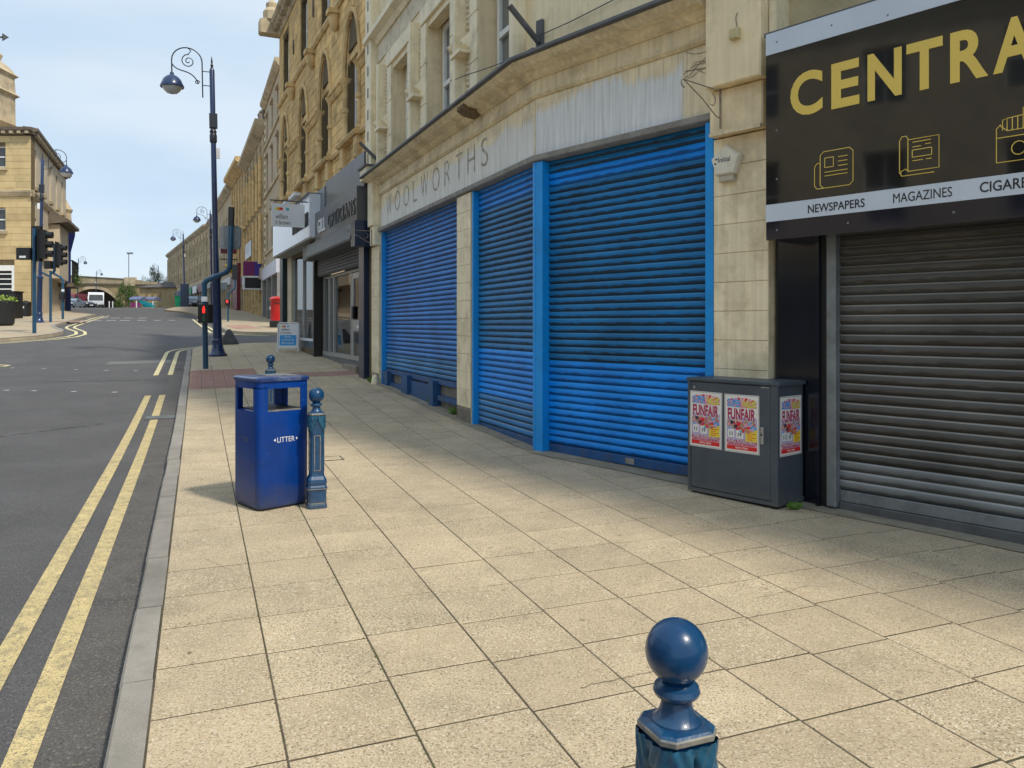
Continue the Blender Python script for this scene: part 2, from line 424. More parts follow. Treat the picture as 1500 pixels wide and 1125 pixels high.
yelf_m = M('pale_yellow_paint', (0.66, 0.58, 0.33), 0.8, var=0.14, scale=8, speck=0.2, sscale=160)
whp_m = M('white_paint', (0.7, 0.7, 0.68), 0.7, var=0.1, scale=12)
stone_m = M('honey_stone', (0.74, 0.495, 0.20), 0.85, var=0.22, scale=2.2, bump=0.5, bscale=45, rnd=0.18, speck=0.15, sscale=70, dirt=(0.17, 0.115, 0.055), dscale=1.6, damt=0.6)
stone2_m = M('honey_stone_trim', (0.70, 0.49, 0.23), 0.85, var=0.20, scale=3, bump=0.4, bscale=40, speck=0.15, sscale=60, dirt=(0.14, 0.10, 0.055), dscale=1.8, damt=0.65)
pale_m = M('pale_stone', (0.56, 0.47, 0.33), 0.85, var=0.14, scale=2, bump=0.3, bscale=30, dirt=(0.24, 0.19, 0.13), dscale=0.8, damt=0.5)
weath_m = M('weathered_stone', (0.50, 0.40, 0.26), 0.9, var=0.22, scale=1.5, bump=0.4, bscale=25, dirt=(0.11, 0.085, 0.055), dscale=0.6, damt=0.7)
dstone_m = M('dark_stone', (0.16, 0.13, 0.10), 0.9, var=0.25, scale=2)
grey_m = M('grey_granite', (0.24, 0.23, 0.22), 0.5, var=0.15, scale=4, speck=0.15)
mort_m = M('mortar', (0.13, 0.095, 0.05), 0.95, var=0.2, scale=5)
cream_m = M('cream_faience', (0.88, 0.73, 0.46), 0.55, var=0.07, scale=2.5, bump=0.12, bscale=40, streak=0.09, dirt=(0.34, 0.25, 0.13), dscale=1.7, damt=0.55)
cream2_m = M('cream_faience_pale', (0.89, 0.78, 0.54), 0.55, var=0.08, scale=3, bump=0.12, bscale=40, streak=0.08, dirt=(0.33, 0.25, 0.15), dscale=2.5, damt=0.5)
tile_m = M('cream_tile', (0.88, 0.765, 0.53), 0.4, var=0.07, scale=3, bump=0.05, bscale=60, streak=0.14, rnd=0.05, dirt=(0.36, 0.27, 0.14), dscale=3.5, damt=0.55)
corn_m = M('stained_cornice', (0.78, 0.66, 0.43), 0.75, var=0.14, scale=2.5, bump=0.3, bscale=35, streak=0.16, dirt=(0.26, 0.19, 0.10), dscale=2.6, damt=0.6)
rough_m = M('vermiculated_stone', (0.70, 0.62, 0.47), 0.85, var=0.12, scale=6, bump=1.0, bscale=22, dirt=(0.30, 0.22, 0.14), dscale=4, damt=0.6)
lead_m = M('lead_edge', (0.10, 0.10, 0.105), 0.6, var=0.25, scale=6, bump=0.2)
ledge_m = M('grey_ledge', (0.27, 0.26, 0.235), 0.8, var=0.2, scale=7, dirt=(0.12, 0.11, 0.09), dscale=5, damt=0.6)
fasA_m = fascia_mat('painted_fascia', (0.84, 0.72, 0.48), (0.76, 0.76, 0.73), 4.03, (-50, -49))
fasB_m = fascia_mat('painted_fascia_side', (0.84, 0.72, 0.48), (0.73, 0.76, 0.78), 4.12, (-2.12, -2.06))
ghost_m = M('letter_ghost', (0.36, 0.32, 0.25), 0.85, var=0.45, scale=9, dirt=(0.64, 0.62, 0.56), dscale=9, damt=1.0)
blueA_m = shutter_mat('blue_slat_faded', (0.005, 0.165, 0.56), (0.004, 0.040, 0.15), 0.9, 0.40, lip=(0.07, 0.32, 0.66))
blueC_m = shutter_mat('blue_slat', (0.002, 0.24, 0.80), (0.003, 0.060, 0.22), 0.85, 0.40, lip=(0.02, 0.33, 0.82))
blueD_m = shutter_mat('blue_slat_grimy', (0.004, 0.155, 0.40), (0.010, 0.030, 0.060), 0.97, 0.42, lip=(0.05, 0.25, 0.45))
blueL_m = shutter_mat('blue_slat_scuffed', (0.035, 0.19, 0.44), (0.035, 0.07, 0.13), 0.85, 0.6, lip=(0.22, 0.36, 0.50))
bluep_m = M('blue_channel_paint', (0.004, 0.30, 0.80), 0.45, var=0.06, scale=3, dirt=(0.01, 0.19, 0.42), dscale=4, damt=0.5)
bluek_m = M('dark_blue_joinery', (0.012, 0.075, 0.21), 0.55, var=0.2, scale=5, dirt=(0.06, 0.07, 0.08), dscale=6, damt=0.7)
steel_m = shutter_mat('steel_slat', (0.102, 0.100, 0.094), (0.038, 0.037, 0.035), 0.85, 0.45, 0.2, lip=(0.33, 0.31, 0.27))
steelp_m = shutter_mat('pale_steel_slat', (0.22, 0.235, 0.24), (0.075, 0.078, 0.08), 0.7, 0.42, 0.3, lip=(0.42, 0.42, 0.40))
galv_m = M('galvanised_steel', (0.22, 0.24, 0.25), 0.5, 0.3, var=0.18, scale=5, dirt=(0.12, 0.13, 0.13), dscale=7, damt=0.6)
blkg_m = M('black_gloss_panel', (0.006, 0.009, 0.017), 0.16, var=0.3, scale=3, coat=0.5)
signk_m = M('sign_black_gloss', (0.012, 0.012, 0.0125), 0.035, var=0.0, coat=1.0)
signw_m = M('sign_pale_blue', (0.60, 0.67, 0.76), 0.30, var=0.05, scale=2)
gold_m = M('gold_vinyl', (0.80, 0.58, 0.12), 0.35, var=0.05, scale=3)
ink_m = M('black_print', (0.02, 0.02, 0.022), 0.5, var=0.0)
cab_m = M('slate_grey_paint', (0.062, 0.079, 0.100), 0.42, var=0.12, scale=3.5, bump=0.05, bscale=60, dirt=(0.11, 0.115, 0.12), dscale=6, damt=0.35)
bin_m = M('bin_blue_gloss', (0.0, 0.042, 0.25), 0.38, var=0.15, scale=4, coat=0.12, spec=0.3, dirt=(0.006, 0.035, 0.17), dscale=5, damt=0.6)
binlid_m = M('bin_lid_blue', (0.01, 0.04, 0.17), 0.35, var=0.2, scale=8, coat=0.3, dirt=(0.25, 0.27, 0.3), dscale=9, damt=0.7)
iron_m = M('bollard_blue_paint', (0.006, 0.050, 0.135), 0.36, var=0.22, scale=10, bump=0.12, bscale=70, coat=0.4, dirt=(0.008, 0.10, 0.20), dscale=11, damt=0.6)
ball_m = M('bollard_ball_paint', (0.002, 0.042, 0.125), 0.27, var=0.2, scale=12, bump=0.16, bscale=22, coat=0.25, spec=0.4, dirt=(0.006, 0.07, 0.16), dscale=10, damt=0.7)
worn_m = M('worn_silver_edge', (0.26, 0.24, 0.20), 0.55, 0.2, var=0.3, scale=30, dirt=(0.02, 0.09, 0.2), dscale=25, damt=0.8)
lamp_m = M('lamp_navy_paint', (0.010, 0.030, 0.10), 0.32, var=0.15, scale=4, coat=0.4)
lampk_m = M('lamp_dark_iron', (0.02, 0.024, 0.035), 0.4, var=0.1)
polet_m = M('signal_teal_blue', (0.012, 0.065, 0.13), 0.38, var=0.15, scale=5, coat=0.2)
lens_m = M('lamp_glass_bowl', (0.55, 0.56, 0.55), 0.15, var=0.0, coat=0.5)
blk_m = M('black_plastic', (0.012, 0.013, 0.014), 0.5, var=0.2, scale=8)
rubber_m = M('black_rubber', (0.02, 0.02, 0.02), 0.8, var=0.1)
redl_m = M('red_signal_lens', (0.6, 0.02, 0.02), 0.3, var=0.0, emit=(0.9, 0.03, 0.02))
dlens_m = M('dark_signal_lens', (0.03, 0.03, 0.03), 0.2, var=0.0)
pbox_m = M('post_box_red', (0.50, 0.012, 0.012), 0.3, var=0.08, coat=0.4)
white_m = M('white_gloss', (0.75, 0.76, 0.77), 0.35, var=0.03)
whitef_m = M('white_window_frame', (0.82, 0.82, 0.79), 0.45, var=0.08, scale=8)
alu_m = M('aluminium_frame', (0.42, 0.42, 0.41), 0.35, 0.6, var=0.1)
sgrey_m = M('grey_composite_panel', (0.085, 0.088, 0.092), 0.32, 0.1, var=0.18, scale=1.6)
chrome_m = M('chrome_lettering', (0.55, 0.56, 0.58), 0.15, 1.0, var=0.0)
teal_m = M('dark_teal_paint', (0.012, 0.03, 0.038), 0.35, var=0.2, scale=4)
navy_m = M('navy_paint', (0.008, 0.022, 0.06), 0.3, var=0.2, scale=4, coat=0.3)
pane_m = M('dark_window_pane', (0.045, 0.05, 0.052), 0.05, var=0.3, scale=1.2, spec=0.8)
blind_m = M('grey_blind_behind_pane', (0.14, 0.15, 0.14), 0.08, var=0.15, scale=1.5, spec=0.8)
glass_m = glass_mat('shop_glass')
inter_m = M('shop_interior_wall', (0.42, 0.43, 0.38), 0.8, var=0.2, scale=2)
interd_m = M('shop_interior_dark', (0.09, 0.09, 0.085), 0.8, var=0.3, scale=2)
slate_m = M('roof_slate', (0.09, 0.085, 0.085), 0.75, var=0.2, scale=3, bump=0.2)
conc_m = M('dark_concrete', (0.075, 0.075, 0.078), 0.85, var=0.2, scale=7, bump=0.3)
leaf_m = M('leaf_green', (0.075, 0.13, 0.022), 0.7, var=0.35, scale=2.0, rnd=0.0)
leafd_m = M('leaf_dark_green', (0.038, 0.065, 0.028), 0.75, var=0.35, scale=1.5)
weed_m = M('weed_green', (0.10, 0.20, 0.03), 0.7, var=0.3, scale=20)
bark_m = M('bark', (0.09, 0.07, 0.05), 0.9, var=0.3, scale=10)
maroon_m = M('maroon_paint', (0.17, 0.015, 0.03), 0.4, var=0.15)
purple_m = M('purple_sign', (0.16, 0.008, 0.10), 0.4, var=0.1)
yelb_m = M('brass_yellow', (0.6, 0.45, 0.05), 0.3, 0.5, var=0.0)
tealc_m = M('teal_canvas', (0.0, 0.22, 0.28), 0.6, var=0.1)
bluec_m = M('faded_blue_canvas', (0.14, 0.17, 0.30), 0.7, var=0.2)
mag_m = M('magenta_canvas', (0.22, 0.03, 0.13), 0.7, var=0.2)
green_m = M('green_plastic', (0.0, 0.22, 0.09), 0.5, var=0.1)
ground_m = M('far_ground', (0.10, 0.11, 0.05), 0.9, var=0.3, scale=0.1)
P_RED = M('poster_red', (0.72, 0.02, 0.02), 0.5, var=0.05)
P_WHT = M('poster_white', (0.80, 0.78, 0.74), 0.5, var=0.03)
P_BLU = M('poster_blue', (0.03, 0.36, 0.78), 0.5, var=0.05)
P_GRN = M('poster_lime', (0.62, 0.70, 0.05), 0.5, var=0.05)
P_MAG = M('poster_magenta', (0.42, 0.01, 0.10), 0.5, var=0.05)
P_YEL = M('poster_yellow', (0.85, 0.66, 0.05), 0.5, var=0.05)
P_NAV = M('poster_navy', (0.02, 0.04, 0.09), 0.5, var=0.0)
P_PNK = M('poster_pink', (0.75, 0.35, 0.42), 0.5, var=0.1)
P_SKN = M('poster_tan', (0.45, 0.27, 0.18), 0.5, var=0.3, scale=60)
P_DRK = M('poster_dark', (0.05, 0.04, 0.07), 0.5, var=0.3)
P_LIL = M('poster_lilac', (0.50, 0.42, 0.62), 0.5, var=0.2, scale=50)

add_specks(asph_m, ((75, .58, .68, (.20, .19, .18), .75), (130, .56, .66, (.022, .021, .022), .8), (40, .64, .72, (.16, .15, .145), .5)))
add_specks(gut_m, ((75, .56, .68, (.24, .22, .20), .75), (130, .56, .66, (.03, .028, .026), .8)))
add_specks(yel_m, ((120, .56, .64, (.16, .145, .11), .8), (45, .60, .68, (.20, .18, .13), .75)))
foot_dirt(bin_m, 0.0, .22, (.07, .075, .085), .75)
foot_dirt(cab_m, 0.0, .16, (.13, .125, .11), .7)
foot_dirt(iron_m, 0.0, .12, (.09, .10, .10), .6)

# ------------------------------------------------------------ helpers
WM = {}          # world matrices, kept here so that no depsgraph update is needed
def link(name, me, W, parent=None, mat=None):
    o = bpy.data.objects.new(name, me)
    col.objects.link(o)
    if parent is not None:
        o.parent = parent
        o.matrix_basis = WM[parent.name].inverted() @ W
    else:
        o.matrix_basis = W
    WM[o.name] = W
    if me is not None and mat is not None:
        if len(me.materials) == 0: me.materials.append(mat)
        elif me.materials[0] is not mat:
            o.material_slots[0].link = 'OBJECT'; o.material_slots[0].material = mat
    return o
def tag(o, label=None, cat=None, group=None, kind=None):
    if label: o['label'] = label
    if cat: o['category'] = cat
    if group: o['group'] = group
    if kind: o['kind'] = kind
    return o
def thing(name, label, cat, W, group=None):
    return tag(link(name, None, W), label, cat, group)
def kids(o): return [c for c in ALLKIDS.get(o.name, [])]
ALLKIDS = {}
def part(name, me, mat, parent, W=None, kind=None, label=None):
    if W is None: W = WM[parent.name]
    o = link(name, me, W, parent, mat)
    ALLKIDS.setdefault(parent.name, []).append(o)
    if kind: o['kind'] = kind
    if label: o['label'] = label
    return o
def copy_tree(o, W, parent=None, label=None):
    c = o.copy(); col.objects.link(c)
    if parent is None:
        c.parent = None; c.matrix_basis = W; WM[c.name] = W
        if label: c['label'] = label
    else:
        c.parent = parent; WM[c.name] = WM[parent.name] @ o.matrix_basis
    for k in ALLKIDS.get(o.name, []):
        kc = copy_tree(k, None, c)
        ALLKIDS.setdefault(c.name, []).append(kc)
    return c
def T(x, y, z=0.0): return Matrix.Translation((x, y, z))
def RZ(a): return Matrix.Rotation(a, 4, 'Z')
def frame(x, y, r):
    """vertical plane frame: local x runs along the wall (r, 1), local y points out of it, local z is up"""
    return T(x, y) @ RZ(math.atan2(1.0, r))

class MB:
    def __init__(s): s.v = []; s.f = []; s.m = []; s.mi = 0
    def add(s, vs, fs):
        n = len(s.v); s.v += [tuple(p) for p in vs]
        for f in fs: s.f.append(tuple(i + n for i in f)); s.m.append(s.mi)
    def box(s, x0, x1, y0, y1, z0, z1):
        s.add([(x0,y0,z0),(x1,y0,z0),(x1,y1,z0),(x0,y1,z0),(x0,y0,z1),(x1,y0,z1),(x1,y1,z1),(x0,y1,z1)],
              [(0,3,2,1),(4,5,6,7),(0,1,5,4),(1,2,6,5),(2,3,7,6),(3,0,4,7)])
        return s
    def cbox(s, x0, x1, y0, y1, z0, z1, c=0.01):
        """box whose outer (y1) face has chamfered edges"""
        s.add([(x0,y0,z0),(x1,y0,z0),(x1,y0,z1),(x0,y0,z1),(x0,y1-c,z0),(x1,y1-c,z0),(x1,y1-c,z1),(x0,y1-c,z1),
               (x0+c,y1,z0+c),(x1-c,y1,z0+c),(x1-c,y1,z1-c),(x0+c,y1,z1-c)],
              [(0,1,2,3)] + [(0,4,5,1),(1,5,6,2),(2,6,7,3),(3,7,4,0)] + [(4,8,9,5),(5,9,10,6),(6,10,11,7),(7,11,8,4),(8,11,10,9)])
        return s
    def prism(s, pts, a0, a1, axis='z'):
        """polygon extruded along an axis. z: pts are (x,y); y: pts are (x,z); x: pts are (y,z)"""
        def P(p, a):
            return (p[0], p[1], a) if axis == 'z' else ((p[0], a, p[1]) if axis == 'y' else (a, p[0], p[1]))
        n = len(pts)
        s.add([P(p, a0) for p in pts] + [P(p, a1) for p in pts],
              [tuple(range(n))[::-1], tuple(range(n, 2 * n))] + [(i, (i + 1) % n, n + (i + 1) % n, n + i) for i in range(n)])
        return s
    def lathe(s, prof, seg=16, cx=0, cy=0, flat=1.0):
        n = len(prof); vs = []; fs = []
        for r, z in prof:
            for k in range(seg):
                a = 2 * math.pi * k / seg
                vs.append((cx + r * math.cos(a), cy + r * math.sin(a) * flat, z))
        for i in range(n - 1):
            for k in range(seg):
                k2 = (k + 1) % seg
                fs.append((i*seg+k, i*seg+k2, (i+1)*seg+k2, (i+1)*seg+k))
        fs.append(tuple(range(seg))[::-1]); fs.append(tuple((n-1)*seg + k for k in range(seg)))
        s.add(vs, fs); return s
    def tube(s, pts, r, seg=8, r2=None):
        pts = [Vector(p) for p in pts]; n = len(pts); vs = []; fs = []
        up = Vector((0, 0, 1))
        d0 = (pts[1] - pts[0]).normalized()
        a = d0.orthogonal().normalized()
        for i, p in enumerate(pts):
            if i == 0: d = pts[1] - pts[0]
            elif i == n - 1: d = pts[-1] - pts[-2]
            else: d = (pts[i+1] - pts[i]).normalized() + (pts[i] - pts[i-1]).normalized()
            d.normalize()
            a = (a - d * a.dot(d)).normalized(); b = d.cross(a)
            rr = r if r2 is None else r + (r2 - r) * i / (n - 1)
            for k in range(seg):
                t = 2 * math.pi * k / seg
                vs.append(p + (a * math.cos(t) + b * math.sin(t)) * rr)
        for i in range(n - 1):
            for k in range(seg):
                k2 = (k + 1) % seg
                fs.append((i*seg+k, i*seg+k2, (i+1)*seg+k2, (i+1)*seg+k))
        fs.append(tuple(range(seg))[::-1]); fs.append(tuple((n-1)*seg + k for k in range(seg)))
        s.add(vs, fs); return s
    def mesh(s, name='m', smooth=False, mats=None):
        me = bpy.data.meshes.new(name)
        me.from_pydata(s.v, [], s.f)
        bm = bmesh.new(); bm.from_mesh(me)
        if mats is None: bmesh.ops.recalc_face_normals(bm, faces=bm.faces[:])
        bm.to_mesh(me); bm.free()
        if mats:
            for m_ in mats: me.materials.append(m_)
            for p, i in zip(me.polygons, s.m): p.material_index = i
        if smooth:
            for p in me.polygons: p.use_smooth = True
            try: me.set_sharp_from_angle(angle=R(38))
            except Exception: pass
        me.update()
        return me
def boxm(*a): return MB().box(*a).mesh()
def cboxm(*a): return MB().cbox(*a).mesh()
def curve(p0, p1, p2, p3, n=10):
    out = []
    for i in range(n + 1):
        t = i / n; u = 1 - t
        out.append(tuple(u**3*a + 3*u*u*t*b + 3*u*t*t*c + t**3*d for a, b, c, d in zip(p0, p1, p2, p3)))
    return out

def place_text(key, mat, parent, F, x_right_to, d, z, name='lettering'):
    """text whose left end sits at wall coordinate x (walls run right-to-left as seen from the street)"""
    W = F @ T(x_right_to, d, z) @ Matrix(((-1,0,0,0),(0,0,1,0),(0,1,0,0),(0,0,0,1)))
    return part(name, TXT[key], mat, parent, W)

# ---- ground height
def slope(y):
    if y < 8: return 0.0155
    if y < 13: return 0.0155 + (0.045 - 0.0155) * (y - 8) / 5
    if y < 70: return 0.045
    if y < 85: return 0.045 - 0.026 * (y - 70) / 15
    if y < 210: return 0.019
    return 0.0
_g = [0.0]
for i in range(1, 4400): _g.append(_g[-1] + slope(i * 0.1 - 0.05) * 0.1)
def g0(y):
    if y <= 0: return 0.0155 * y
    i = min(int(y * 10), 4398); f_ = min(y * 10 - i, 1.0)
    return _g[i] * (1 - f_) + _g[i + 1] * f_
def sst(x, a, b):
    t = max(0.0, min(1.0, (x - a) / (b - a))); return t * t * (3 - 2 * t)
def gz(x, y): return g0(y) + 0.25 * sst(-x - 0.30 * y, 3.6, 9.0) * sst(y, 20, 30)
def at(u, v, dz=0.0):
    """the ground point seen at a place of the photograph"""
    lo, hi = 0.5, 400.0
    k = (u - CX) / FPX; s_ = (HV - v) / FPX
    last = None
    y = 0.5
    while y < 400:
        if gz(k * y, y) + dz - (EYE + s_ * y) >= 0: break
        y += 0.05 if y < 40 else 0.2
    return (k * y, y)
def on(x, y, a=0.0): return T(x, y, gz(x, y)) @ RZ(a)
P_DIR = Vector((-0.371, 0.9285, 0)); C_DIR = Vector((0.9285, 0.371, 0))
def kerb_x(y): return -0.196 - 0.4 * y
STREET = math.atan2(0.9285, -0.371)          # direction of the street, away from the camera
CROSS = math.atan2(0.371, 0.9285)

def sheet(name, poly, dz, mat, zf=gz, step=1.0, parent=None, skirt=0.0):
    bm = bmesh.new()
    vs = [bm.verts.new((p[0], p[1], 0)) for p in poly]
    bm.faces.new(vs)
    ys = [p[1] for p in poly]; xs = [p[0] for p in poly]
    y = math.floor(min(ys)) + step
    while y < max(ys):
        bmesh.ops.bisect_plane(bm, geom=bm.verts[:] + bm.edges[:] + bm.faces[:], plane_co=(0, y, 0), plane_no=(0, 1, 0))
        y += step if y < 50 else 5
    xx = math.floor(min(xs)) + 2
    while xx < max(xs) and max(ys) > 20:
        bmesh.ops.bisect_plane(bm, geom=bm.verts[:] + bm.edges[:] + bm.faces[:], plane_co=(xx, 0, 0), plane_no=(1, 0, 0))
        xx += 2 if xx > -50 else 6
    bmesh.ops.triangulate(bm, faces=[f for f in bm.faces if len(f.verts) > 4])
    for v in bm.verts: v.co.z = zf(v.co.x, v.co.y) + dz
    bmesh.ops.recalc_face_normals(bm, faces=bm.faces[:])
    if sum(f.normal.z for f in bm.faces) < 0:
        bmesh.ops.reverse_faces(bm, faces=bm.faces[:])
    if skirt:
        r = bmesh.ops.extrude_edge_only(bm, edges=[e for e in bm.edges if e.is_boundary])
        for e in r['geom']:
            if isinstance(e, bmesh.types.BMVert): e.co.z -= skirt
    me = bpy.data.meshes.new(name); bm.to_mesh(me); bm.free()
    W = Matrix.Identity(4)
    return link(name, me, W, parent, mat) if parent is None else part(name, me, mat, parent, W)

def resample(poly, step):
    out = [Vector((p[0], p[1], 0)) for p in poly[:1]]
    for a, b in zip(poly, poly[1:]):
        a = Vector((a[0], a[1], 0)); b = Vector((b[0], b[1], 0))
        n = max(1, int((b - a).length / step))
        for i in range(1, n + 1): out.append(a.lerp(b, i / n))
    return out
def offsets(pts, d):
    out = []
    for i, p in enumerate(pts):
        a = pts[max(0, i - 1)]; b = pts[min(len(pts) - 1, i + 1)]
        t = (b - a).normalized(); out.append(p + Vector((-t.y, t.x, 0)) * d)
    return out
def strip(name, poly, d0, d1, dz, mat, parent, thick=0.0, step=0.5, label=None, kind=None):
    """ribbon along a polyline between two sideways distances (left of the way it runs is positive)"""
    pts = resample(poly, step)
    A_ = offsets(pts, d0); B_ = offsets(pts, d1)
    vs = []; fs = []
    for a, b in zip(A_, B_):
        vs += [(a.x, a.y, gz(a.x, a.y) + dz), (b.x, b.y, gz(b.x, b.y) + dz)]
    for i in range(len(pts) - 1): fs.append((2*i, 2*i+1, 2*i+3, 2*i+2))
    mb = MB(); mb.add(vs, fs)
    me = mb.mesh()
    for p in me.polygons:
        if p.normal.z < 0: p.flip()
    if thick:
        bm = bmesh.new(); bm.from_mesh(me)
        r = bmesh.ops.extrude_face_region(bm, geom=bm.faces[:])
        for e in r['geom']:
            if isinstance(e, bmesh.types.BMVert): e.co.z += thick
        bmesh.ops.recalc_face_normals(bm, faces=bm.faces[:])
        bm.to_mesh(me); bm.free()
    return part(name, me, mat, parent, Matrix.Identity(4), kind=kind, label=label)

# ============================================================ THE SETTING
# road and ground sheet
mb = MB(); ys = [-30, -12] + [i for i in range(-6, 60)] + list(range(60, 120, 5)) + list(range(120, 260, 10)) + [300, 400, 700, 1500]
xs = [-1500, -500, -200, -120, -90, -70, -60, -52] + list(range(-46, 9)) + [14, 25, 60, 200, 700, 1500]
n = len(xs)
zfar = lambda x, y: gz(x, min(y, 300)) - 0.1
for y in ys:
    for x in xs: mb.v.append((x, y, zfar(x, y)))
for j in range(len(ys) - 1):
    for i in range(n - 1):
        mb.f.append((j*n+i, j*n+i+1, (j+1)*n+i+1, (j+1)*n+i)); mb.m.append(0)
road = tag(link('road', mb.mesh(mats=[asph_m]), Matrix.Identity(4)), kind='structure')
for p in road.data.polygons: p.use_smooth = True

# near pavement
side = Vector((-8.86, 28.3, 0))
corner = Vector((-11.15, 27.39, 0))
arc = []
ca = corner - P_DIR * 2.5; cb = corner + C_DIR * 2.5
for i in range(9):
    t = i / 8; arc.append(tuple(((1-t)**2) * ca + 2*t*(1-t) * corner + t*t * cb))
near_edge = [(kerb_x(-8), -8), (kerb_x(0), 0), (kerb_x(12), 12)] + [(a[0], a[1]) for a in arc] + [(-8.86 + 0.9285*14, 28.3 + 0.371*14)]
pave_poly = near_edge + [(12, 30), (12, -8)]
pave = sheet('pavement', pave_poly, -0.0032, bed_m)
tag(pave, kind='structure'); WM[pave.name] = Matrix.Identity(4)
# slabs
def slab_mesh(w=1.0, l=1.0, t=0.05):
    c = 0.002
    mbx = MB()
    a, b = w/2, l/2
    mbx.add([(-a,-b,-t),(a,-b,-t),(a,b,-t),(-a,b,-t),(-a,-b,-c),(a,-b,-c),(a,b,-c),(-a,b,-c),(-a+c,-b+c,0),(a-c,-b+c,0),(a-c,b-c,0),(-a+c,b-c,0)],
            [(0,3,2,1),(0,1,5,4),(1,2,6,5),(2,3,7,6),(3,0,4,7),(4,5,9,8),(5,6,10,9),(6,7,11,10),(7,4,8,11),(8,9,10,11)])
    return mbx
SP = 0.475
slabme = slab_mesh(SP - 0.008, SP - 0.012).mesh('slab')
def facade_x(y):
    if y < 9.11: return (0.2742 + 0.86 * (9.11 - y))
    if y < 16.5: return 4.2 - 0.431 * y
    return 4.68 - 0.46 * y
def slab_matrix(c, tilt=True):
    s_ = (g0(c.y + 0.3) - g0(c.y - 0.3)) / 0.6
    px = Vector((C_DIR.x, C_DIR.y, s_ * C_DIR.y)).normalized()
    py = Vector((P_DIR.x, P_DIR.y, s_ * P_DIR.y)).normalized()
    pz = px.cross(py)
    Mx = Matrix((px, py, pz)).transposed().to_4x4()
    Mx.translation = Vector((c.x, c.y, g0(c.y)))
    return Mx @ Matrix.Rotation(random.gauss(0, 0.0014), 4, 'X') @ Matrix.Rotation(random.gauss(0, 0.0014), 4, 'Y') @ T(0, 0, random.gauss(0, 0.0005))
def inpoly(p, poly=pave_poly):
    c_ = False
    for (x0, y0), (x1, y1) in zip(poly, poly[1:] + poly[:1]):
        if (y0 > p.y) != (y1 > p.y) and p.x < (x1 - x0) * (p.y - y0) / (y1 - y0) + x0: c_ = not c_
    return c_
cells = []; reds = []
for i in range(15):
    off = random.uniform(-0.03, 0.03) + (0.0 if i < 1 else 0)
    jj = 0
    for j in range(-3, 62):
        base = Vector((kerb_x(0), 0, 0)) + C_DIR * (SP * (i + 0.5) + 0.004) + P_DIR * (SP * (j + 0.5) + off)
        if base.x > facade_x(base.y) + 0.35: continue
        if base.y < 1.0: continue
        # inside the rounded corner?
        if (base - side).dot(P_DIR) > -0.24: continue
        if (base - ca).dot(P_DIR) > -0.3 and not all(inpoly(base + C_DIR * a_ + P_DIR * b_) for a_ in (-.22, .22) for b_ in (-.22, .22)): continue
        y_k = (base - C_DIR * (SP * (i + 0.5))).y
        isred = (i < 3 and 15.0 < y_k < 18.4) or (i >= 3 and 16.4 < y_k < 17.3)
        u_ = abs(base.x / base.y); vis = u_ < 0.68
        (reds if isred else cells).append((base, vis, i, j))
cells.sort(key=lambda q: (not q[1], q[0].y))
for k, (c, vis, i, j) in enumerate(cells[:300]):
    part('paving_slab', slabme, slab_m, pave, slab_matrix(c))
mb = MB(); proto = slab_mesh(SP - 0.008, SP - 0.012)
for c, vis, i, j in cells[300:]:
    Mx = slab_matrix(c); mb.add([Mx @ Vector(v) for v in proto.v], proto.f)
part('paving_slabs', mb.mesh(), slab_m, pave, kind='stuff')
mb = MB()
for c, vis, i, j in reds:
    Mx = slab_matrix(c)
    for a in (-1, 1):
        for b in (-1, 1):
            w = SP / 4 - 0.004
            x, y = a * SP / 4, b * SP / 4
            mb.add([Mx @ Vector(v) for v in [(x-w,y-w,-.04),(x+w,y-w,-.04),(x+w,y+w,-.04),(x-w,y+w,-.04),(x-w,y-w,0),(x+w,y-w,0),(x+w,y+w,0),(x-w,y+w,0)]],
                   [(4,5,6,7),(0,1,5,4),(1,2,6,5),(2,3,7,6),(3,0,4,7)])
            if i < 3:
                for p in (-0.055, 0.0, 0.055):
                    for q in (-0.055, 0, 0.055):
                        h = 0.013
                        mb.add([Mx @ Vector((x+p+dx*h, y+q+dy*h, 0.0)) for dx, dy in ((-1,-1),(1,-1),(1,1),(-1,1))] +
                               [Mx @ Vector((x+p+dx*h*.6, y+q+dy*h*.6, 0.005)) for dx, dy in ((-1,-1),(1,-1),(1,1),(-1,1))],
                               [(4,5,6,7),(0,1,5,4),(1,2,6,5),(2,3,7,6),(3,0,4,7)])
part('red_tactile_pavers', mb.mesh(), red_m, pave, kind='stuff')
cpoly = [(a[0], a[1]) for a in arc] + [tuple((cb - P_DIR * 1.3).xy), tuple((corner - P_DIR * 1.3 + C_DIR * 1.3).xy), tuple((ca + C_DIR * 1.3).xy)]
cs_ = sheet('corner_paving', cpoly, -0.0015, slab_m, parent=pave)
# strip of concrete threshold along the shop fronts, and an iron inspection cover
def flat_quad(name, cx_, cy_, w, l, a, dz, mat, parent, t=0.004):
    W = on(cx_, cy_, a) @ T(0, 0, dz)
    s_ = (g0(cy_ + .3) - g0(cy_ - .3)) / .6
    W = T(cx_, cy_, gz(cx_, cy_) + dz) @ Matrix.Rotation(math.atan(s_), 4, 'X') @ RZ(a)
    return part(name, boxm(-w/2, w/2, -l/2, l/2, -t, 0), mat, parent, W)
thr_m = M('threshold_concrete', (0.30, 0.265, 0.20), 0.9, var=0.2, scale=5, bump=0.3, dirt=(0.12, 0.10, 0.07), dscale=4, damt=0.7)
PA = Vector((0.2742, 9.11, 0)); tA = Vector((-0.431, 1, 0)).normalized(); nA = Vector((-tA.y, tA.x, 0))
tB = Vector((-0.86, 1, 0)).normalized(); nB = Vector((-tB.y, tB.x, 0))
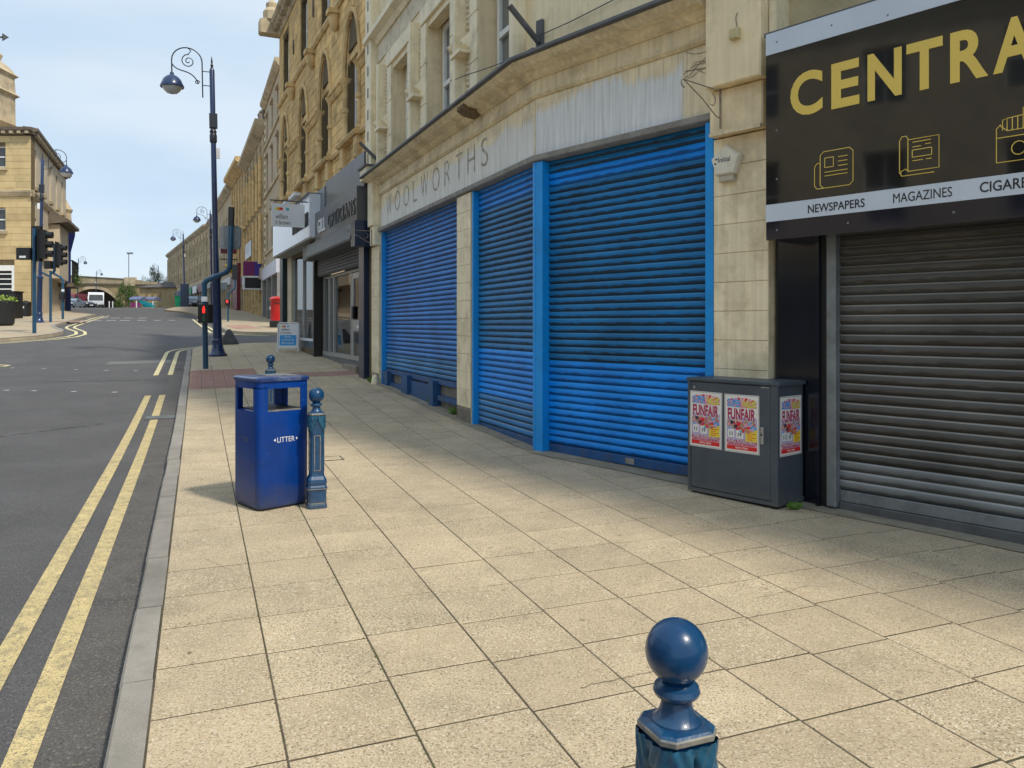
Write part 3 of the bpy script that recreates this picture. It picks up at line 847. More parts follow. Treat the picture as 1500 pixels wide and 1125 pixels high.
def wall_strip(name, P0, t_, n_, s0, s1, d0, d1, dz, mat, parent):
    vs = []; N_ = 14
    for i in range(N_ + 1):
        s_ = s0 + (s1 - s0) * i / N_
        for d in (d0, d1):
            p = P0 + t_ * s_ + n_ * (d + (0.012 * math.sin(i * 2.1) if d == d1 else 0)); vs.append((p.x, p.y, g0(p.y) + dz))
    fs = [(2*i, 2*i+1, 2*i+3, 2*i+2) for i in range(N_)]
    mb_ = MB(); mb_.add(vs, fs); me = mb_.mesh()
    for p in me.polygons:
        if p.normal.z < 0: p.flip()
    return part(name, me, mat, parent, Matrix.Identity(4))
wall_strip('threshold_strip', PA, tB, nB, -7, -0.02, -0.3, 0.16, 0.006, thr_m, pave)
wall_strip('threshold_strip', PA, tA, nA, 0.02, 7.9, -0.6, 0.10, 0.006, thr_m, pave)
# a small manhole frame seen beside the bollard
cx_, cy_ = at(480, 672)
fr_m = M('iron_cover', (0.11, 0.095, 0.07), 0.7, var=0.3, scale=20)
mb = MB()
for a_, b_, c_, d_ in ((-.16, .16, -.13, -.115), (-.16, .16, .115, .13), (-.16, -.145, -.13, .13), (.145, .16, -.13, .13)): mb.box(a_, b_, c_, d_, -.004, 0.004)
part('cover_frame', mb.mesh(), fr_m, pave, T(cx_, cy_, gz(cx_, cy_)) @ RZ(CROSS))

mb = MB()
for (u0, v0, u1, v1) in ((520, 1010, 575, 955), (850, 1010, 960, 985), (640, 760, 700, 745), (1110, 880, 1190, 862), (300, 820, 345, 838)):
    a = Vector(at(u0, v0)).to_3d(); b = Vector(at(u1, v1)).to_3d(); prev = None
    for i in range(19):
        p = a.lerp(b, i / 18) + Vector((random.gauss(0, .006), random.gauss(0, .006), 0)); w = .0011 + .0012 * random.random()
        q = [(p.x, p.y - w, gz(p.x, p.y) + .0028), (p.x, p.y + w, gz(p.x, p.y) + .0028)]
        if prev: mb.add([prev[0], q[0], q[1], prev[1]], [(0, 1, 2, 3)])
        prev = q
part('slab_cracks', mb.mesh(), bed_m, pave, kind='stuff')
# dry leaves and scraps blown along the kerb and the shop fronts
mb = MB()
for i in range(90):
    if i < 45: y = random.uniform(2, 16); x = kerb_x(y) + random.uniform(.02, .25) - (.32 if i % 2 else 0); zz = gz(x, y) + (.005 if not i % 2 else -.094)
    else: y = random.uniform(5.2, 13); x = facade_x(y) - random.uniform(.05, .35) / .7; zz = gz(x, y) + .006
    s_ = random.uniform(.005, .014); a = random.random() * 6.3
    mb.add([(x + s_ * math.cos(a), y + s_ * math.sin(a), zz), (x - s_ * .6 * math.sin(a), y + s_ * .6 * math.cos(a), zz + s_ * .4), (x - s_ * math.cos(a), y - s_ * math.sin(a), zz + .001), (x + s_ * .6 * math.sin(a), y - s_ * .6 * math.cos(a), zz + s_ * .3)], [(0, 1, 2), (0, 2, 3)])
tag(link('leaf_litter', mb.mesh(), Matrix.Identity(4), None, M('dry_scraps', (0.22, 0.17, 0.10), 0.9, var=.5, scale=8)), kind='stuff')
# kerb stones of the near pavement
kerb = tag(link('kerb', None, Matrix.Identity(4)), kind='structure')
kp = resample(near_edge[1:], 0.915)
kmesh = {}
cnt = 0
for a, b in zip(kp, kp[1:]):
    L = (b - a).length
    if L < 0.05: continue
    key = round(L, 2)
    if key not in kmesh:
        c = 0.012
        m_ = MB(); w = 0.13; y0, y1 = 0.004, key - 0.004
        prof = [(0.0, -0.16), (0.0, 0.0), (w - c, 0.0), (w, -c), (w, -0.16)]
        m_.prism([(-p[0], p[1]) for p in prof], y0, y1, 'y')
        kmesh[key] = m_.mesh('kerb_stone')
    t_ = (b - a).normalized()
    if b.x < -9.0 and False: pass
    za, zb = gz(a.x, a.y), gz(b.x, b.y)
    pz_ = Vector((t_.x, t_.y, (zb - za) / L)).normalized()
    px_ = Vector((t_.y, -t_.x, 0)); nz_ = px_.cross(pz_)
    W = Matrix((px_, pz_, nz_)).transposed().to_4x4(); W.translation = Vector((a.x, a.y, za + 0.003)) + px_ * random.gauss(0, .003); W = W @ T(0, 0, random.gauss(0, .0015))
    part('kerb_stone', kmesh[key], kerb_m, kerb, W); cnt += 1

# gutter, double yellow lines, crossing studs
strip('gutter', [(kerb_x(-4), -4), (kerb_x(15), 15), (kerb_x(24), 24)], 0.13, 0.42, -0.097, gut_m, road)
off_sign = 1
for d0, d1 in ((0.39, 0.50), (0.64, 0.75)):
    strip('yellow_line', [(kerb_x(-3), -3), (kerb_x(15.1), 15.1)], d0, d1, -0.093, yel_m, road)
yl_end = Vector((kerb_x(15.1), 15.1, 0))
# short return marks at the crossing end of the first pair and the second pair beyond the crossing
arc2 = [(kerb_x(18.6), 18.6), (kerb_x(22), 22)] + [(a[0], a[1]) for a in arc] + [(-8.86 + 0.9285*6, 28.3 + 0.371*6)]
for d0, d1 in ((0.37, 0.48), (0.68, 0.79)):
    strip('yellow_line', arc2, d0, d1, -0.092, yelf_m, road)
mb = MB()
for (u, v) in [(50, 573), (108, 574), (168, 575), (10, 572), (64, 540.5), (111, 541.7), (155.6, 542.8), (199, 543.6), (18, 539.5)]:
    x, y = at(u, v, -0.1)
    z = gz(x, y) - 0.094
    s_ = 0.05
    mb.add([(x-s_,y-s_,z),(x+s_,y-s_,z),(x+s_,y+s_,z),(x-s_,y+s_,z)], [(0,1,2,3)])
part('crossing_studs', mb.mesh(), whp_m, road, kind='stuff')
for k, (v, us) in enumerate(((469.5, (126, 142, 163, 183, 207, 229, 250)), (466, (132, 152, 169, 188, 210)))):
    for u in us:
        x, y = at(u, v, -0.1)
        flat_quad('white_dash', x, y, 0.5, 0.25, 0.2, -0.094, whp_m, road)
# asphalt repair patch and drain grating
px0, py0 = at(205, 531, -0.1)
patch_m = M('smooth_repair_patch', (0.15, 0.148, 0.145), 0.8, var=0.12, scale=3, bump=0.3)
patchd_m = M('dark_repair_patch', (0.072, 0.069, 0.068), 0.85, var=0.15, scale=3, bump=0.4, bscale=200, speck=0.3)
flat_quad('repair_patch', px0, py0, 1.6, 1.0, CROSS, -0.094, patch_m, road)
gx, gy = at(228, 619, -0.1)
gr = part('drain_grating', boxm(-.24, .24, -.2, .2, -.03, 0), lead_m, road, T(kerb_x(12.3) - .37, 12.3, gz(-5, 12.3) - .088) @ RZ(CROSS))
gm = boxm(-.22, .22, -.008, .008, 0, .006)
for i in range(8): part('grating_bar', gm, galv_m, gr, WM[gr.name] @ T(0, -.17 + i * .048, 0))
# crack in the asphalt: a few wandering sealed lines
mb = MB()
for (u0, v0, u1, v1) in ((0, 640, 150, 622), (20, 505, 300, 512), (60, 560, 250, 556)):
    a = Vector(at(u0, v0, -0.1)).to_3d(); b = Vector(at(u1, v1, -0.1)).to_3d()
    prev = None; N_ = 24
    for i in range(N_ + 1):
        p = a.lerp(b, i / N_) + Vector((random.gauss(0, .04), random.gauss(0, .05), 0))
        w = 0.012 + random.random() * 0.012
        q = [(p.x, p.y - w, gz(p.x, p.y) - .0955), (p.x, p.y + w, gz(p.x, p.y) - .0955)]
        if prev: mb.add([prev[0], q[0], q[1], prev[1]], [(0, 1, 2, 3)])
        prev = q
part('road_crack', mb.mesh(), patchd_m, road)
# grit and litter in the gutter
mb = MB()
for i in range(260):
    y = random.uniform(1.8, 14) ** 1.0
    x = kerb_x(y) - 0.15 - abs(random.gauss(0, 0.10))
    s_ = random.uniform(0.002, 0.007); z = gz(x, y) - 0.096
    a = random.random() * 6
    mb.add([(x + s_*math.cos(a+k*2.1)*(1+.4*random.random()), y + s_*math.sin(a+k*2.1), z) for k in range(3)] + [(x, y, z + s_)], [(0,1,3),(1,2,3),(2,0,3)])
tag(link('gutter_grit', mb.mesh(), Matrix.Identity(4), None, M('grit', (0.19, 0.165, 0.13), 0.9, var=0.5, scale=30)), kind='stuff')

# far right pavement
far_k = [(-4.0, 39.5), at(405, 488), at(350, 486), at(331, 484), at(322, 479), at(299, 466.5), at(282, 459.5), at(262, 456), at(240, 454.2)]
far_poly = far_k + [(-90, 240), (20, 240), (20, 44)]
fp = tag(sheet('far_pavement', far_poly, 0.0, M('far_paving', (0.40, 0.325, 0.22), 0.85, var=0.12, scale=3, dirt=(0.24, 0.19, 0.13), dscale=1.0, damt=0.5), step=2, skirt=0.14), kind='structure')
WM[fp.name] = Matrix.Identity(4)
strip('kerb_edge', far_k, -0.14, 0.0, 0.012, kerb_m, fp)
for d0, d1 in ((0.35, 0.47), (0.62, 0.74)):
    strip('yellow_line', far_k[1:6], d0, d1, -0.09, yelf_m, road)
strip('tactile_strip', [at(338, 482), at(322, 477)], -1.4, -0.25, 0.006, red_m, fp)
# left pavement
left_k = [at(u, v, 0.0) for u, v in [(-260, 512), (-80, 501), (0, 496.5), (53, 492.5), (78, 489.3), (92, 486.0), (93, 483), (84, 480), (79.5, 477.8), (83, 475.5), (93, 472.8), (110, 468), (130, 463), (141, 461), (126, 459), (108, 457.6), (99, 456)]]
left_poly = left_k + [(-70, 110), (-140, 110), (-140, 30)]
lp = tag(sheet('left_pavement', left_poly, 0.0, M('left_paving', (0.42, 0.34, 0.235), 0.85, var=0.12, scale=3, dirt=(0.27, 0.21, 0.15), dscale=0.8, damt=0.5), step=2, skirt=0.14), kind='structure')
WM[lp.name] = Matrix.Identity(4)
strip('kerb_edge', left_k, 0.0, 0.16, 0.012, kerb_m, lp)
for d0, d1 in ((-0.40, -0.52), (-0.72, -0.84)):
    strip('yellow_line', left_k[:14], d0, d1, -0.09, yelf_m, road)
cx_, cy_ = at(92, 471)
flat_quad('tactile_strip', cx_, cy_, 2.2, 1.2, 0.4, 0.008, red_m, lp)
# curved white/yellow end seen at the left frame edge
mb = MB()
x, y = at(6, 536, -0.1)
strip('yellow_line', [(x - 2.5, y + .3), (x - .6, y + .25), (x + .1, y + .05), (x + .15, y - .25), (x - .4, y - .5), (x - 2.2, y - .7)], -0.055, 0.055, -0.092, yelf_m, road, step=0.2)

# ============================================================ WALL HELPERS
def wall_mb(mbx, s0, s1, z0, z1, d0, d1, ops):
    """wall slab between s0..s1, z0..z1 with rectangular openings (a,b,c,d)"""
    xs_ = sorted(set([s0, s1] + [max(s0, min(s1, o[i])) for o in ops for i in (0, 1)]))
    for a, b in zip(xs_, xs_[1:]):
        if b - a < 1e-4: continue
        m_ = (a + b) / 2
        zs = sorted([(max(z0, o[2]), min(z1, o[3])) for o in ops if o[0] < m_ < o[1]])
        z = z0
        for c, d in zs:
            if c > z: mbx.box(a, b, d0, d1, z, c)
            z = max(z, d)
        if z < z1: mbx.box(a, b, d0, d1, z, z1)
    return mbx
FR = {}
def sash_frame(w, h, fw=0.06, dep=0.07, mid=True, vbar=False):
    k = (round(w, 2), round(h, 2), fw, mid, vbar)
    if k in FR: return FR[k]
    m_ = MB()
    m_.box(0, fw, -dep, 0, 0, h); m_.box(w - fw, w, -dep, 0, 0, h)
    m_.box(fw, w - fw, -dep, 0, 0, fw); m_.box(fw, w - fw, -dep, 0, h - fw, h)
    if mid: m_.box(fw, w - fw, -dep, 0.012, h * .5 - fw * .45, h * .5 + fw * .45)
    if vbar: m_.box(w/2 - fw*.3, w/2 + fw*.3, -dep + .01, -.01, fw, h - fw)
    FR[k] = (m_.mesh('sash'), boxm(fw * .8, w - fw * .8, -dep * .7, -dep * .5, fw * .8, h - fw * .8))
    return FR[k]
def window(parent, F, s, z, w, h, d, mat=None, pane=None, **kw):
    fm, pm = sash_frame(w, h, **kw)
    W = F @ T(s, d, z)
    o = part('window', fm, mat or whitef_m, parent, W)
    part('pane', pm, pane or pane_m, o, W)
    return o
def masonry(parent, F, s0, s1, z0, z1, ops, mat, ch=0.24, bw=(0.3, 0.6), d0=0.0, d1=0.03, limit=0, name='stone_block', rnd=0.008, joint=0.008, backing=True):
    """coursed blocks proud of a recessed mortar backing; ops may be callables z -> (a, b) or rectangles"""
    rects = []
    nz = max(1, round((z1 - z0) / ch)); chh = (z1 - z0) / nz
    for j in range(nz):
        za, zb = z0 + j * chh, z0 + (j + 1) * chh
        cuts = []
        for o in ops:
            if callable(o):
                r = o((za + zb) / 2)
                if r: cuts.append(r)
            elif o[2] < zb - .02 and o[3] > za + .02: cuts.append((o[0], o[1]))
        cuts.sort(); x = s0; iv = []
        for a, b in cuts:
            if a > x: iv.append((x, min(a, s1)))
            x = max(x, b)
        if x < s1: iv.append((x, s1))
        for a, b in iv:
            L = b - a
            if L < 0.03: continue
            nb = max(1, round(L / random.uniform(*bw)))
            ws = [random.uniform(.75, 1.25) for _ in range(nb)]; t = sum(ws); x = a
            for w in ws:
                w = w / t * L
                rects.append((x + joint/2, x + w - joint/2, za + joint/2, zb - joint/2)); x += w
    rects.sort(key=lambda r: r[0])
    rest = MB(); k = 0
    for r in rects:
        dd = d1 + random.uniform(0, rnd)
        if k < limit:
            mm = MB().cbox(0, r[1]-r[0], 0, dd - d0, 0, r[3]-r[2], 0.006).mesh()
            part(name, mm, mat, parent, F @ T(r[0], d0, r[2]))
        else: rest.cbox(r[0], r[1], d0, dd, r[2], r[3], 0.006)
        k += 1
    if rest.f: part(name + 's', rest.mesh(), mat, parent, F, kind='stuff')

# ============================================================ CREAM CORNER SHOP (closed, blue shutters)
FA = frame(0.2742, 9.11, -0.431)
FB = frame(0.2742, 9.11, -0.86)
FG = frame(-2.91, 16.5, -0.46)
shop = thing('closed_corner_shop', 'cream faience corner shop, closed, with three blue roller shutters and a faded grey fascia', 'shop', T(0.2742, 9.11, g0(9.11)))
TOPZ = 11.5
# upper wall facing the street (A)
wins = [(0.72, 1.83), (3.0, 4.22), (5.35, 6.48)]
ops = [(a, b, 4.6, 6.62) for a, b in wins] + [(a, b, 8.1, 9.9) for a, b in wins]
mb = MB(); wall_mb(mb, 0.0, 8.1, 4.5, TOPZ, -0.38, 0.0, ops)
part('upper_wall', mb.mesh(), cream_m, shop, FA)
mb = MB(); wall_mb(mb, -5.0, -0.0, 4.5, TOPZ, -0.38, 0.0, [])
part('upper_wall', mb.mesh(), cream_m, shop, FB)
# faience block joints: blocks proud of the wall around the windows
blocks = []
for a, b in wins:
    for zz in (4.6, 5.27, 5.94):
        for s_ in (a - 0.30, b + 0.005):
            bo = part('faience_block', cboxm(0, 0.295, 0, 0.035, 0, 0.66, .006), cream2_m, shop, FA @ T(s_, 0, zz))
    part('window_lintel', cboxm(0, b - a + .60, 0, 0.05, 0, 0.28, .008), cream2_m, shop, FA @ T(a - .30, 0, 6.625))
    part('window_head_step', boxm(0, b - a, -0.18, 0.0, 0, 0.10), cream_m, shop, FA @ T(a, 0, 6.52))
    window(shop, FA, a + .06, 4.55, b - a - .12, 2.0, -0.24, pane=blind_m, fw=0.085, dep=0.09)
    window(shop, FA, a + .06, 8.15, b - a - .12, 1.7, -0.26, pane=blind_m, fw=0.07, dep=0.09)
# rough columns, projecting strips and pyramids between the windows
rope = MB()
for k in range(26):
    z = 4.55 + k * 0.08
    x0, x1 = 0.0, 0.22
    rope.add([(x0, 0, z), (x1, 0, z + .05), (x1, 0, z + .125), (x0, 0, z + .075),
              (x0 + .03, .028, z + .045), (x1 - .03, .034, z + .08)],
             [(0, 1, 5, 4), (3, 4, 5, 2), (0, 4, 3), (1, 2, 5)])
ropem = rope.mesh('rope')
pyr = MB(); pyr.add([(-.11, 0, -.11), (.11, 0, -.11), (.11, 0, .11), (-.11, 0, .11), (0, .12, 0)], [(0,1,4),(1,2,4),(2,3,4),(3,0,4),(0,3,2,1)])
pyrm = pyr.mesh('pyramid')
for s_ in (2.11, 4.42, 6.74, 0.02):
    part('projecting_strip', cboxm(0, .10, 0, .17, 4.5, 6.75, .008), cream2_m, shop, FA @ T(s_ + .26, 0, 0))
    if s_ > 0.3:
        part('rope_moulding', ropem, rough_m, shop, FA @ T(s_ + .01, 0.0, 0))
        part('ledge_bracket', boxm(-.02, .40, 0, .20, 5.42, 5.47), cream2_m, shop, FA @ T(s_, 0, 0))
        part('pyramid_boss', pyrm, cream2_m, shop, FA @ T(s_ + .12, 0.03, 5.62))
        part('pyramid_boss', pyrm, cream2_m, shop, FA @ T(s_ + .46, 0.10, 5.62))
part('rough_band', boxm(0.0, 7.6, 0, 0.02, 6.95, 7.30), rough_m, shop, FA)
mb = MB(); mb.prism([(0, 7.32), (.05, 7.32), (.10, 7.40), (.22, 7.46), (.22, 7.56), (.10, 7.60), (0, 7.60)], 0.0, 8.1, 'x')
part('string_course', mb.mesh(), cream2_m, shop, FA)
mb = MB()
for k in range(34): mb.box(0.1 + k * .23, 0.2 + k * .23, 0.0, 0.025, 7.68, 7.76)
part('pierced_band', mb.mesh(), corn_m, shop, FA, kind='stuff')
# far corner quoin strip with carved slots
part('corner_quoin', cboxm(7.62, 8.12, 0, 0.16, 4.7, TOPZ, .01), cream2_m, shop, FA)
mb = MB()
for k in range(12):
    z = 4.95 + k * 0.45
    mb.box(7.82, 7.90, 0.16, 0.165, z, z + .2)
part('quoin_slots', mb.mesh(), dstone_m, shop, FA, kind='stuff')
mb = MB().box(-5.0, 8.1, -8, -.4, 4.0, TOPZ - .1)
part('rear_body', boxm(0.4, 8.1, -6, -.39, 3.6, TOPZ - .1), cream_m, shop, FA)
part('roof_parapet', boxm(-5.0, 0, -5.5, 0.1, TOPZ, TOPZ + .15), cream2_m, shop, FB)

# fascia and cornice swept round the corner
def sweep(name, prof, mat, parent, sA, sB, smooth=False):
    """profile (d, z) run along wall B (from sB) round the corner to wall A (to sA)"""
    mit = (nA + nB).normalized(); k = 1.0 / mit.dot(nA)
    rows = []
    for P_, n_ in ((PA + tB * sB, nB), (PA, mit * k), (PA + tA * sA, nA)):
        rows.append([(P_.x + n_.x * d, P_.y + n_.y * d, z) for d, z in prof])
    mb_ = MB(); q = len(prof)
    mb_.add([p for r in rows for p in r],
            [(i*q+j, i*q+(j+1) % q, (i+1)*q+(j+1) % q, (i+1)*q+j) for i in range(2) for j in range(q)] + [tuple(range(q)), tuple(2*q+j for j in range(q))[::-1]])
    return part(name, mb_.mesh(), mat, parent, Matrix.Identity(4))
part('fascia_panel', boxm(0.004, 7.45, -0.3, 0.0, 3.56, 4.22), fasA_m, shop, FA)
part('fascia_panel', boxm(-2.44, -0.004, -0.3, 0.0, 3.56, 4.22), fasB_m, shop, FB)
part('fascia_joint', boxm(-.012, .012, 0, 0.006, 3.56, 4.22), corn_m, shop, FA @ T(0.02, 0, 0))
sweep('fascia_frieze', [(-.3, 4.222), (.02, 4.222), (.05, 4.25), (.03, 4.28), (.03, 4.43), (-.3, 4.43)], corn_m, shop, 7.45, -2.44)
sweep('cornice', [(-.3, 4.432), (.05, 4.432), (.10, 4.46), (.12, 4.50), (.24, 4.52), (.30, 4.56), (.32, 4.585), (-.3, 4.60)], corn_m, shop, 7.7, -2.44)
sweep('lead_gutter', [(-.3, 4.602), (.35, 4.588), (.37, 4.60), (.36, 4.635), (-.3, 4.66)], lead_m, shop, 7.75, -2.44)
sweep('shutter_ledge', [(-.3, 3.49), (.03, 3.49), (.05, 3.50), (.05, 3.557), (-.3, 3.557)], ledge_m, shop, 7.45, -2.44)
# broken piece of cornice hanging under the gutter
mb = MB(); mb.prism([(0, 0), (.18, .03), (.26, .09), (.24, .15), (.05, .12)], 0, .24, 'x')
part('broken_cornice_block', mb.mesh(), M('rusty_stone', (0.17, 0.115, 0.06), 0.9, var=0.4, scale=20), shop, FA @ T(1.62, .06, 4.42))
# ghost letters
x = 6.93
wid = {'W': 0.40, 'O': 0.37, 'L': 0.25, 'R': 0.29, 'T': 0.27, 'H': 0.30, 'S': 0.25}
s_pos = 6.95; total = sum(wid[c] for c in "WOOLWORTHS"); gap = (5.45 - total) / 9
for i, ch in enumerate("WOOLWORTHS"):
    me = TXT['ghost%d' % i]
    xs_ = [v.co.x for v in me.vertices]; k = wid[ch] / max(xs_)
    for v in me.vertices: v.co.x *= k
    place_text('ghost%d' % i, ghost_m, shop, FA, s_pos, 0.003, 3.745, 'ghost_letter')
    s_pos -= wid[ch] + gap
# fascia drips: brown streak under letters T-H
# pilasters of tiles
def tile_pilaster(F, s0, s1, z0, z1, d, cols=1, back=-0.3):
    p = part('tile_pilaster', boxm(s0, s1, back, d, z0 - .3, z1), corn_m, shop, F)
    nz = round((z1 - z0) / 0.252); h = (z1 - z0) / nz; w = (s1 - s0) / cols
    me = MB().cbox(0.0025, w - .0025, 0, .012, .0025, h - .0025, .003).mesh()
    for i in range(cols):
        for j in range(nz):
            part('tile', me, tile_m, p, F @ T(s0 + i * w, d - .001 + random.uniform(0, .0015), z0 + j * h))
    return p
tile_pilaster(FA, 2.15, 2.73, 0.42, 3.48, 0.0, 1)
tile_pilaster(FA, 7.47, 8.10, 0.62, 3.22, 0.02, 1)
tile_pilaster(FB, -3.02, -2.46, 0.15, 3.30, 0.02, 1)
# base stones of the pilasters
part('pilaster_base', cboxm(2.17, 2.72, -.2, .02, .05, .415, .02), M('broken_base_stone', (0.20, 0.175, 0.14), 0.9, var=0.3, scale=10, bump=0.6), shop, FA)
part('pilaster_base', cboxm(7.5, 8.0, -.2, .03, .2, .615, .02), MATS['broken_base_stone'], shop, FA)
mb = MB(); mb.lathe([(.02, .26), (.075, .30), (.085, .42), (.06, .55), (.02, .60)], 8)
part('loose_base_stone', mb.mesh(smooth=True), cream2_m, shop, FA @ T(7.48, .10, .0))
# upper pilaster blocks, right
part('pilaster_block', cboxm(-3.06, -2.50, -.3, .22, 3.72, 6.5, .012), cream_m, shop, FB)
part('pilaster_block', cboxm(-3.02, -2.475, -.3, .12, 3.31, 3.715, .012), cream_m, shop, FB)
part('pilaster_block_edge', boxm(-3.02, -2.50, .12, .16, 3.30, 3.33), corn_m, shop, FB)
# upper pilaster blocks, left end
part('pilaster_block', cboxm(7.46, 7.86, -.3, .17, 3.62, 4.55, .012), cream2_m, shop, FA)
part('pilaster_block', cboxm(7.47, 7.82, -.3, .13, 3.23, 3.615, .012), cream2_m, shop, FA)
part('pilaster_cap', cboxm(7.40, 8.0, -.3, .30, 4.56, 4.80, .012), cream2_m, shop, FA)
part('pilaster_cap', boxm(7.36, 8.04, -.3, .34, 4.801, 4.84), lead_m, shop, FA)
# roller shutters
def slat_mesh(L, pitch=0.08, bulge=0.02):
    prof = [(0.000, 0.0), (0.004, 0.004), (0.013, 0.016), (bulge, 0.034), (bulge, 0.046), (0.013, 0.062), (0.004, 0.073), (0.0, pitch), (-0.006, pitch), (-0.006, 0.0)]
    m_ = MB(); m_.prism(prof, 0, L, 'x')
    me = m_.mesh('slat')
    for p in me.polygons: p.use_smooth = len(p.vertices) == 4
    try: me.set_sharp_from_angle(angle=R(50))
    except Exception: pass
    return me
def shutter(parent, F, s0, s1, z0, z1, d, pitch, pick, bottom=None, label=None):
    o = part('roller_shutter', boxm(s0, s1, d - .06, d - .02, z0, z1), blk_m, parent, F, label=label); zlow = z1 - int((z1 - z0) / pitch + .01) * pitch
    me = slat_mesh(s1 - s0, pitch)
    n_ = int((z1 - z0) / pitch + .01)
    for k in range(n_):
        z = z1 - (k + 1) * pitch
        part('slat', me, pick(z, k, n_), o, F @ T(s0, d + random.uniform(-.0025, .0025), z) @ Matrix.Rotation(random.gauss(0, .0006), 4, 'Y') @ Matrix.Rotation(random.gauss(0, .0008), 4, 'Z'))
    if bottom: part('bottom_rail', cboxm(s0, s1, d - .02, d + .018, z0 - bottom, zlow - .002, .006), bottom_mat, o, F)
    return o
bottom_mat = M('bottom_rail_blue', (0.012, 0.085, 0.25), 0.5, var=0.2, scale=5, dirt=(0.1, 0.09, 0.08), dscale=6, damt=0.7)
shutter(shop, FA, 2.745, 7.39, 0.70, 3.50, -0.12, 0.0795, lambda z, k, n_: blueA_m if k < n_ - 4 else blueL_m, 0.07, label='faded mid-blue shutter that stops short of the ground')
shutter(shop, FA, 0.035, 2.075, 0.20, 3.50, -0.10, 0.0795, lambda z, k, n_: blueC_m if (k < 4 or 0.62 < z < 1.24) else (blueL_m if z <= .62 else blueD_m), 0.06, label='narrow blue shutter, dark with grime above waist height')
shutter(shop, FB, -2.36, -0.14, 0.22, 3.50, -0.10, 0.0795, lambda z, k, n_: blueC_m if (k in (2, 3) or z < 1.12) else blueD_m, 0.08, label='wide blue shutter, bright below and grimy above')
# channels
part('shutter_channel', boxm(-.135, -.006, -.12, .030, .14, 3.48), bluep_m, shop, FB @ T(0, -.012, 0))
part('corner_post', boxm(-.015, .034, -.11, .020, .16, 3.48), bluep_m, shop, FA)
part('shutter_channel', cboxm(2.08, 2.135, -.14, -.005, .10, 3.48, .005), bluep_m, shop, FA)
part('shutter_channel', cboxm(-2.455, -2.365, -.14, .03, .10, 3.48, .005), bluep_m, shop, FB)
part('shutter_channel', cboxm(7.40, 7.45, -.14, -.02, .30, 3.48, .005), bluep_m, shop, FA)
part('shutter_lock', cboxm(2.74, 2.98, -.11, -.04, 1.78, 1.98, .01), M('lock_teal', (0.01, 0.13, 0.24), 0.5, var=0.4, scale=30), shop, FA)
part('handle_plate', boxm(-1.42, -1.30, -.08, -.075, .16, .22), ledge_m, shop, FB)
# stall riser under the short shutter
riser = part('stall_riser', boxm(2.76, 7.36, -.30, -.16, .0, .70), M('riser_tile', (0.17, 0.155, 0.13), 0.7, var=0.3, scale=6), shop, FA)
for a, b in ((7.0, 7.34), (5.55, 5.95), (4.0, 4.25)): part('riser_post', boxm(a, b, -.16, -.02, .05, .68), bluek_m, riser, FA)
for a, b in ((5.97, 6.98), (2.80, 3.96)): part('riser_rail', boxm(a, b, -.16, -.08, .38, .46), bluek_m, riser, FA)
part('riser_rail', boxm(4.27, 5.53, -.16, -.08, .10, .60), bluek_m, riser, FA)
# small fittings
part('alarm_stub', cboxm(-2.87, -2.78, .22, .27, 4.08, 4.17, .008), M('old_cream_plastic', (0.55, 0.47, 0.25), 0.5, var=0.1), shop, FB)
mb = MB()
mb.tube(curve((-2.83, .225, 4.17), (-2.85, .225, 4.22), (-2.80, .225, 4.25), (-2.84, .225, 4.31)), .003, 5)
part('cable', mb.mesh(), lead_m, shop, FB)
# cracks on the fascia near the pilaster
mb = MB()
for k in range(7):
    p = Vector((-2.43, .003, 4.02 + random.uniform(-.10, .12))); pts = [tuple(p)]
    for q in range(5):
        p = p + Vector((random.uniform(.03, .08), 0, random.uniform(-.05, .03))); pts.append(tuple(p))
    mb.tube(pts, .0025, 4)
part('fascia_crack', mb.mesh(), dstone_m, shop, FB)
# spotlight poles on the gutter
def spot_pole(F, s, z, label):
    t = thing('flagpole_bracket', label, 'bracket', F @ T(s, .10, z), 'iron pole brackets above the gutter')
    W = WM[t.name]
    part('back_plate', boxm(-.05, .05, -.10, -.06, -.18, .24), lead_m, t, W)
    m_ = MB(); m_.tube([(0, -.06, -.02), (.10, .30, .34)], .035, 8)
    part('pole_socket', m_.mesh(), lead_m, t, W)
    return t
spot_pole(FB, -0.10, 4.86, 'stubby iron flagpole socket on the wall at the bend of the cream shop')
spot_pole(FA, 7.45, 4.95, 'stubby iron flagpole socket at the far end of the cream shop by the dark fascia')
mb = MB(); mb.tube(curve((-.06, .09, 4.78), (.4, .30, 4.60), (.8, .34, 4.66), (1.1, .34, 4.64)), .006, 5)
mb.tube([(-.06, .07, 4.90), (-.6, .04, 4.93), (-1.4, .03, 4.99), (-2.4, .03, 5.1)], .006, 5)
tag(link('sagging_cable', mb.mesh(), FB, None, lead_m), 'thin sagging cable on the cream wall above the gutter bend', 'cable')
# scroll brackets
def scroll_bracket(F, s, z, d, label):
    m_ = MB(); r = .008
    m_.tube([(0, 0, 0), (0, .72, .0)], r, 6)
    m_.tube([(0, .70, -.01), (0, .36, -.16), (0, .10, -.31), (0, .03, -.33), (0, .0, -.30)], r, 6)
    m_.tube([(0, 0, .03), (0, 0, -.45)], .012, 6)
    cc = [(0, .72 + .045 * math.cos(a), -.045 + .045 * math.sin(a)) for a in [i * .5 + 1.57 - 3.5 for i in range(9)]]
    m_.tube(cc, r, 6)
    m_.tube([(0, .16 - .06 * math.sin(i * .45), -.06 - .07 * (1 - math.cos(i * .45))) for i in range(9)], r * .8, 6)
    o = link('scroll_bracket', m_.mesh(smooth=True), F @ T(s, d, z) @ Matrix.Scale(.74, 4), None, M('rusty_pale_iron', (0.28, 0.235, 0.18), 0.7, var=0.3, scale=30))
    return tag(o, label, 'bracket', 'scrolled iron sign brackets')
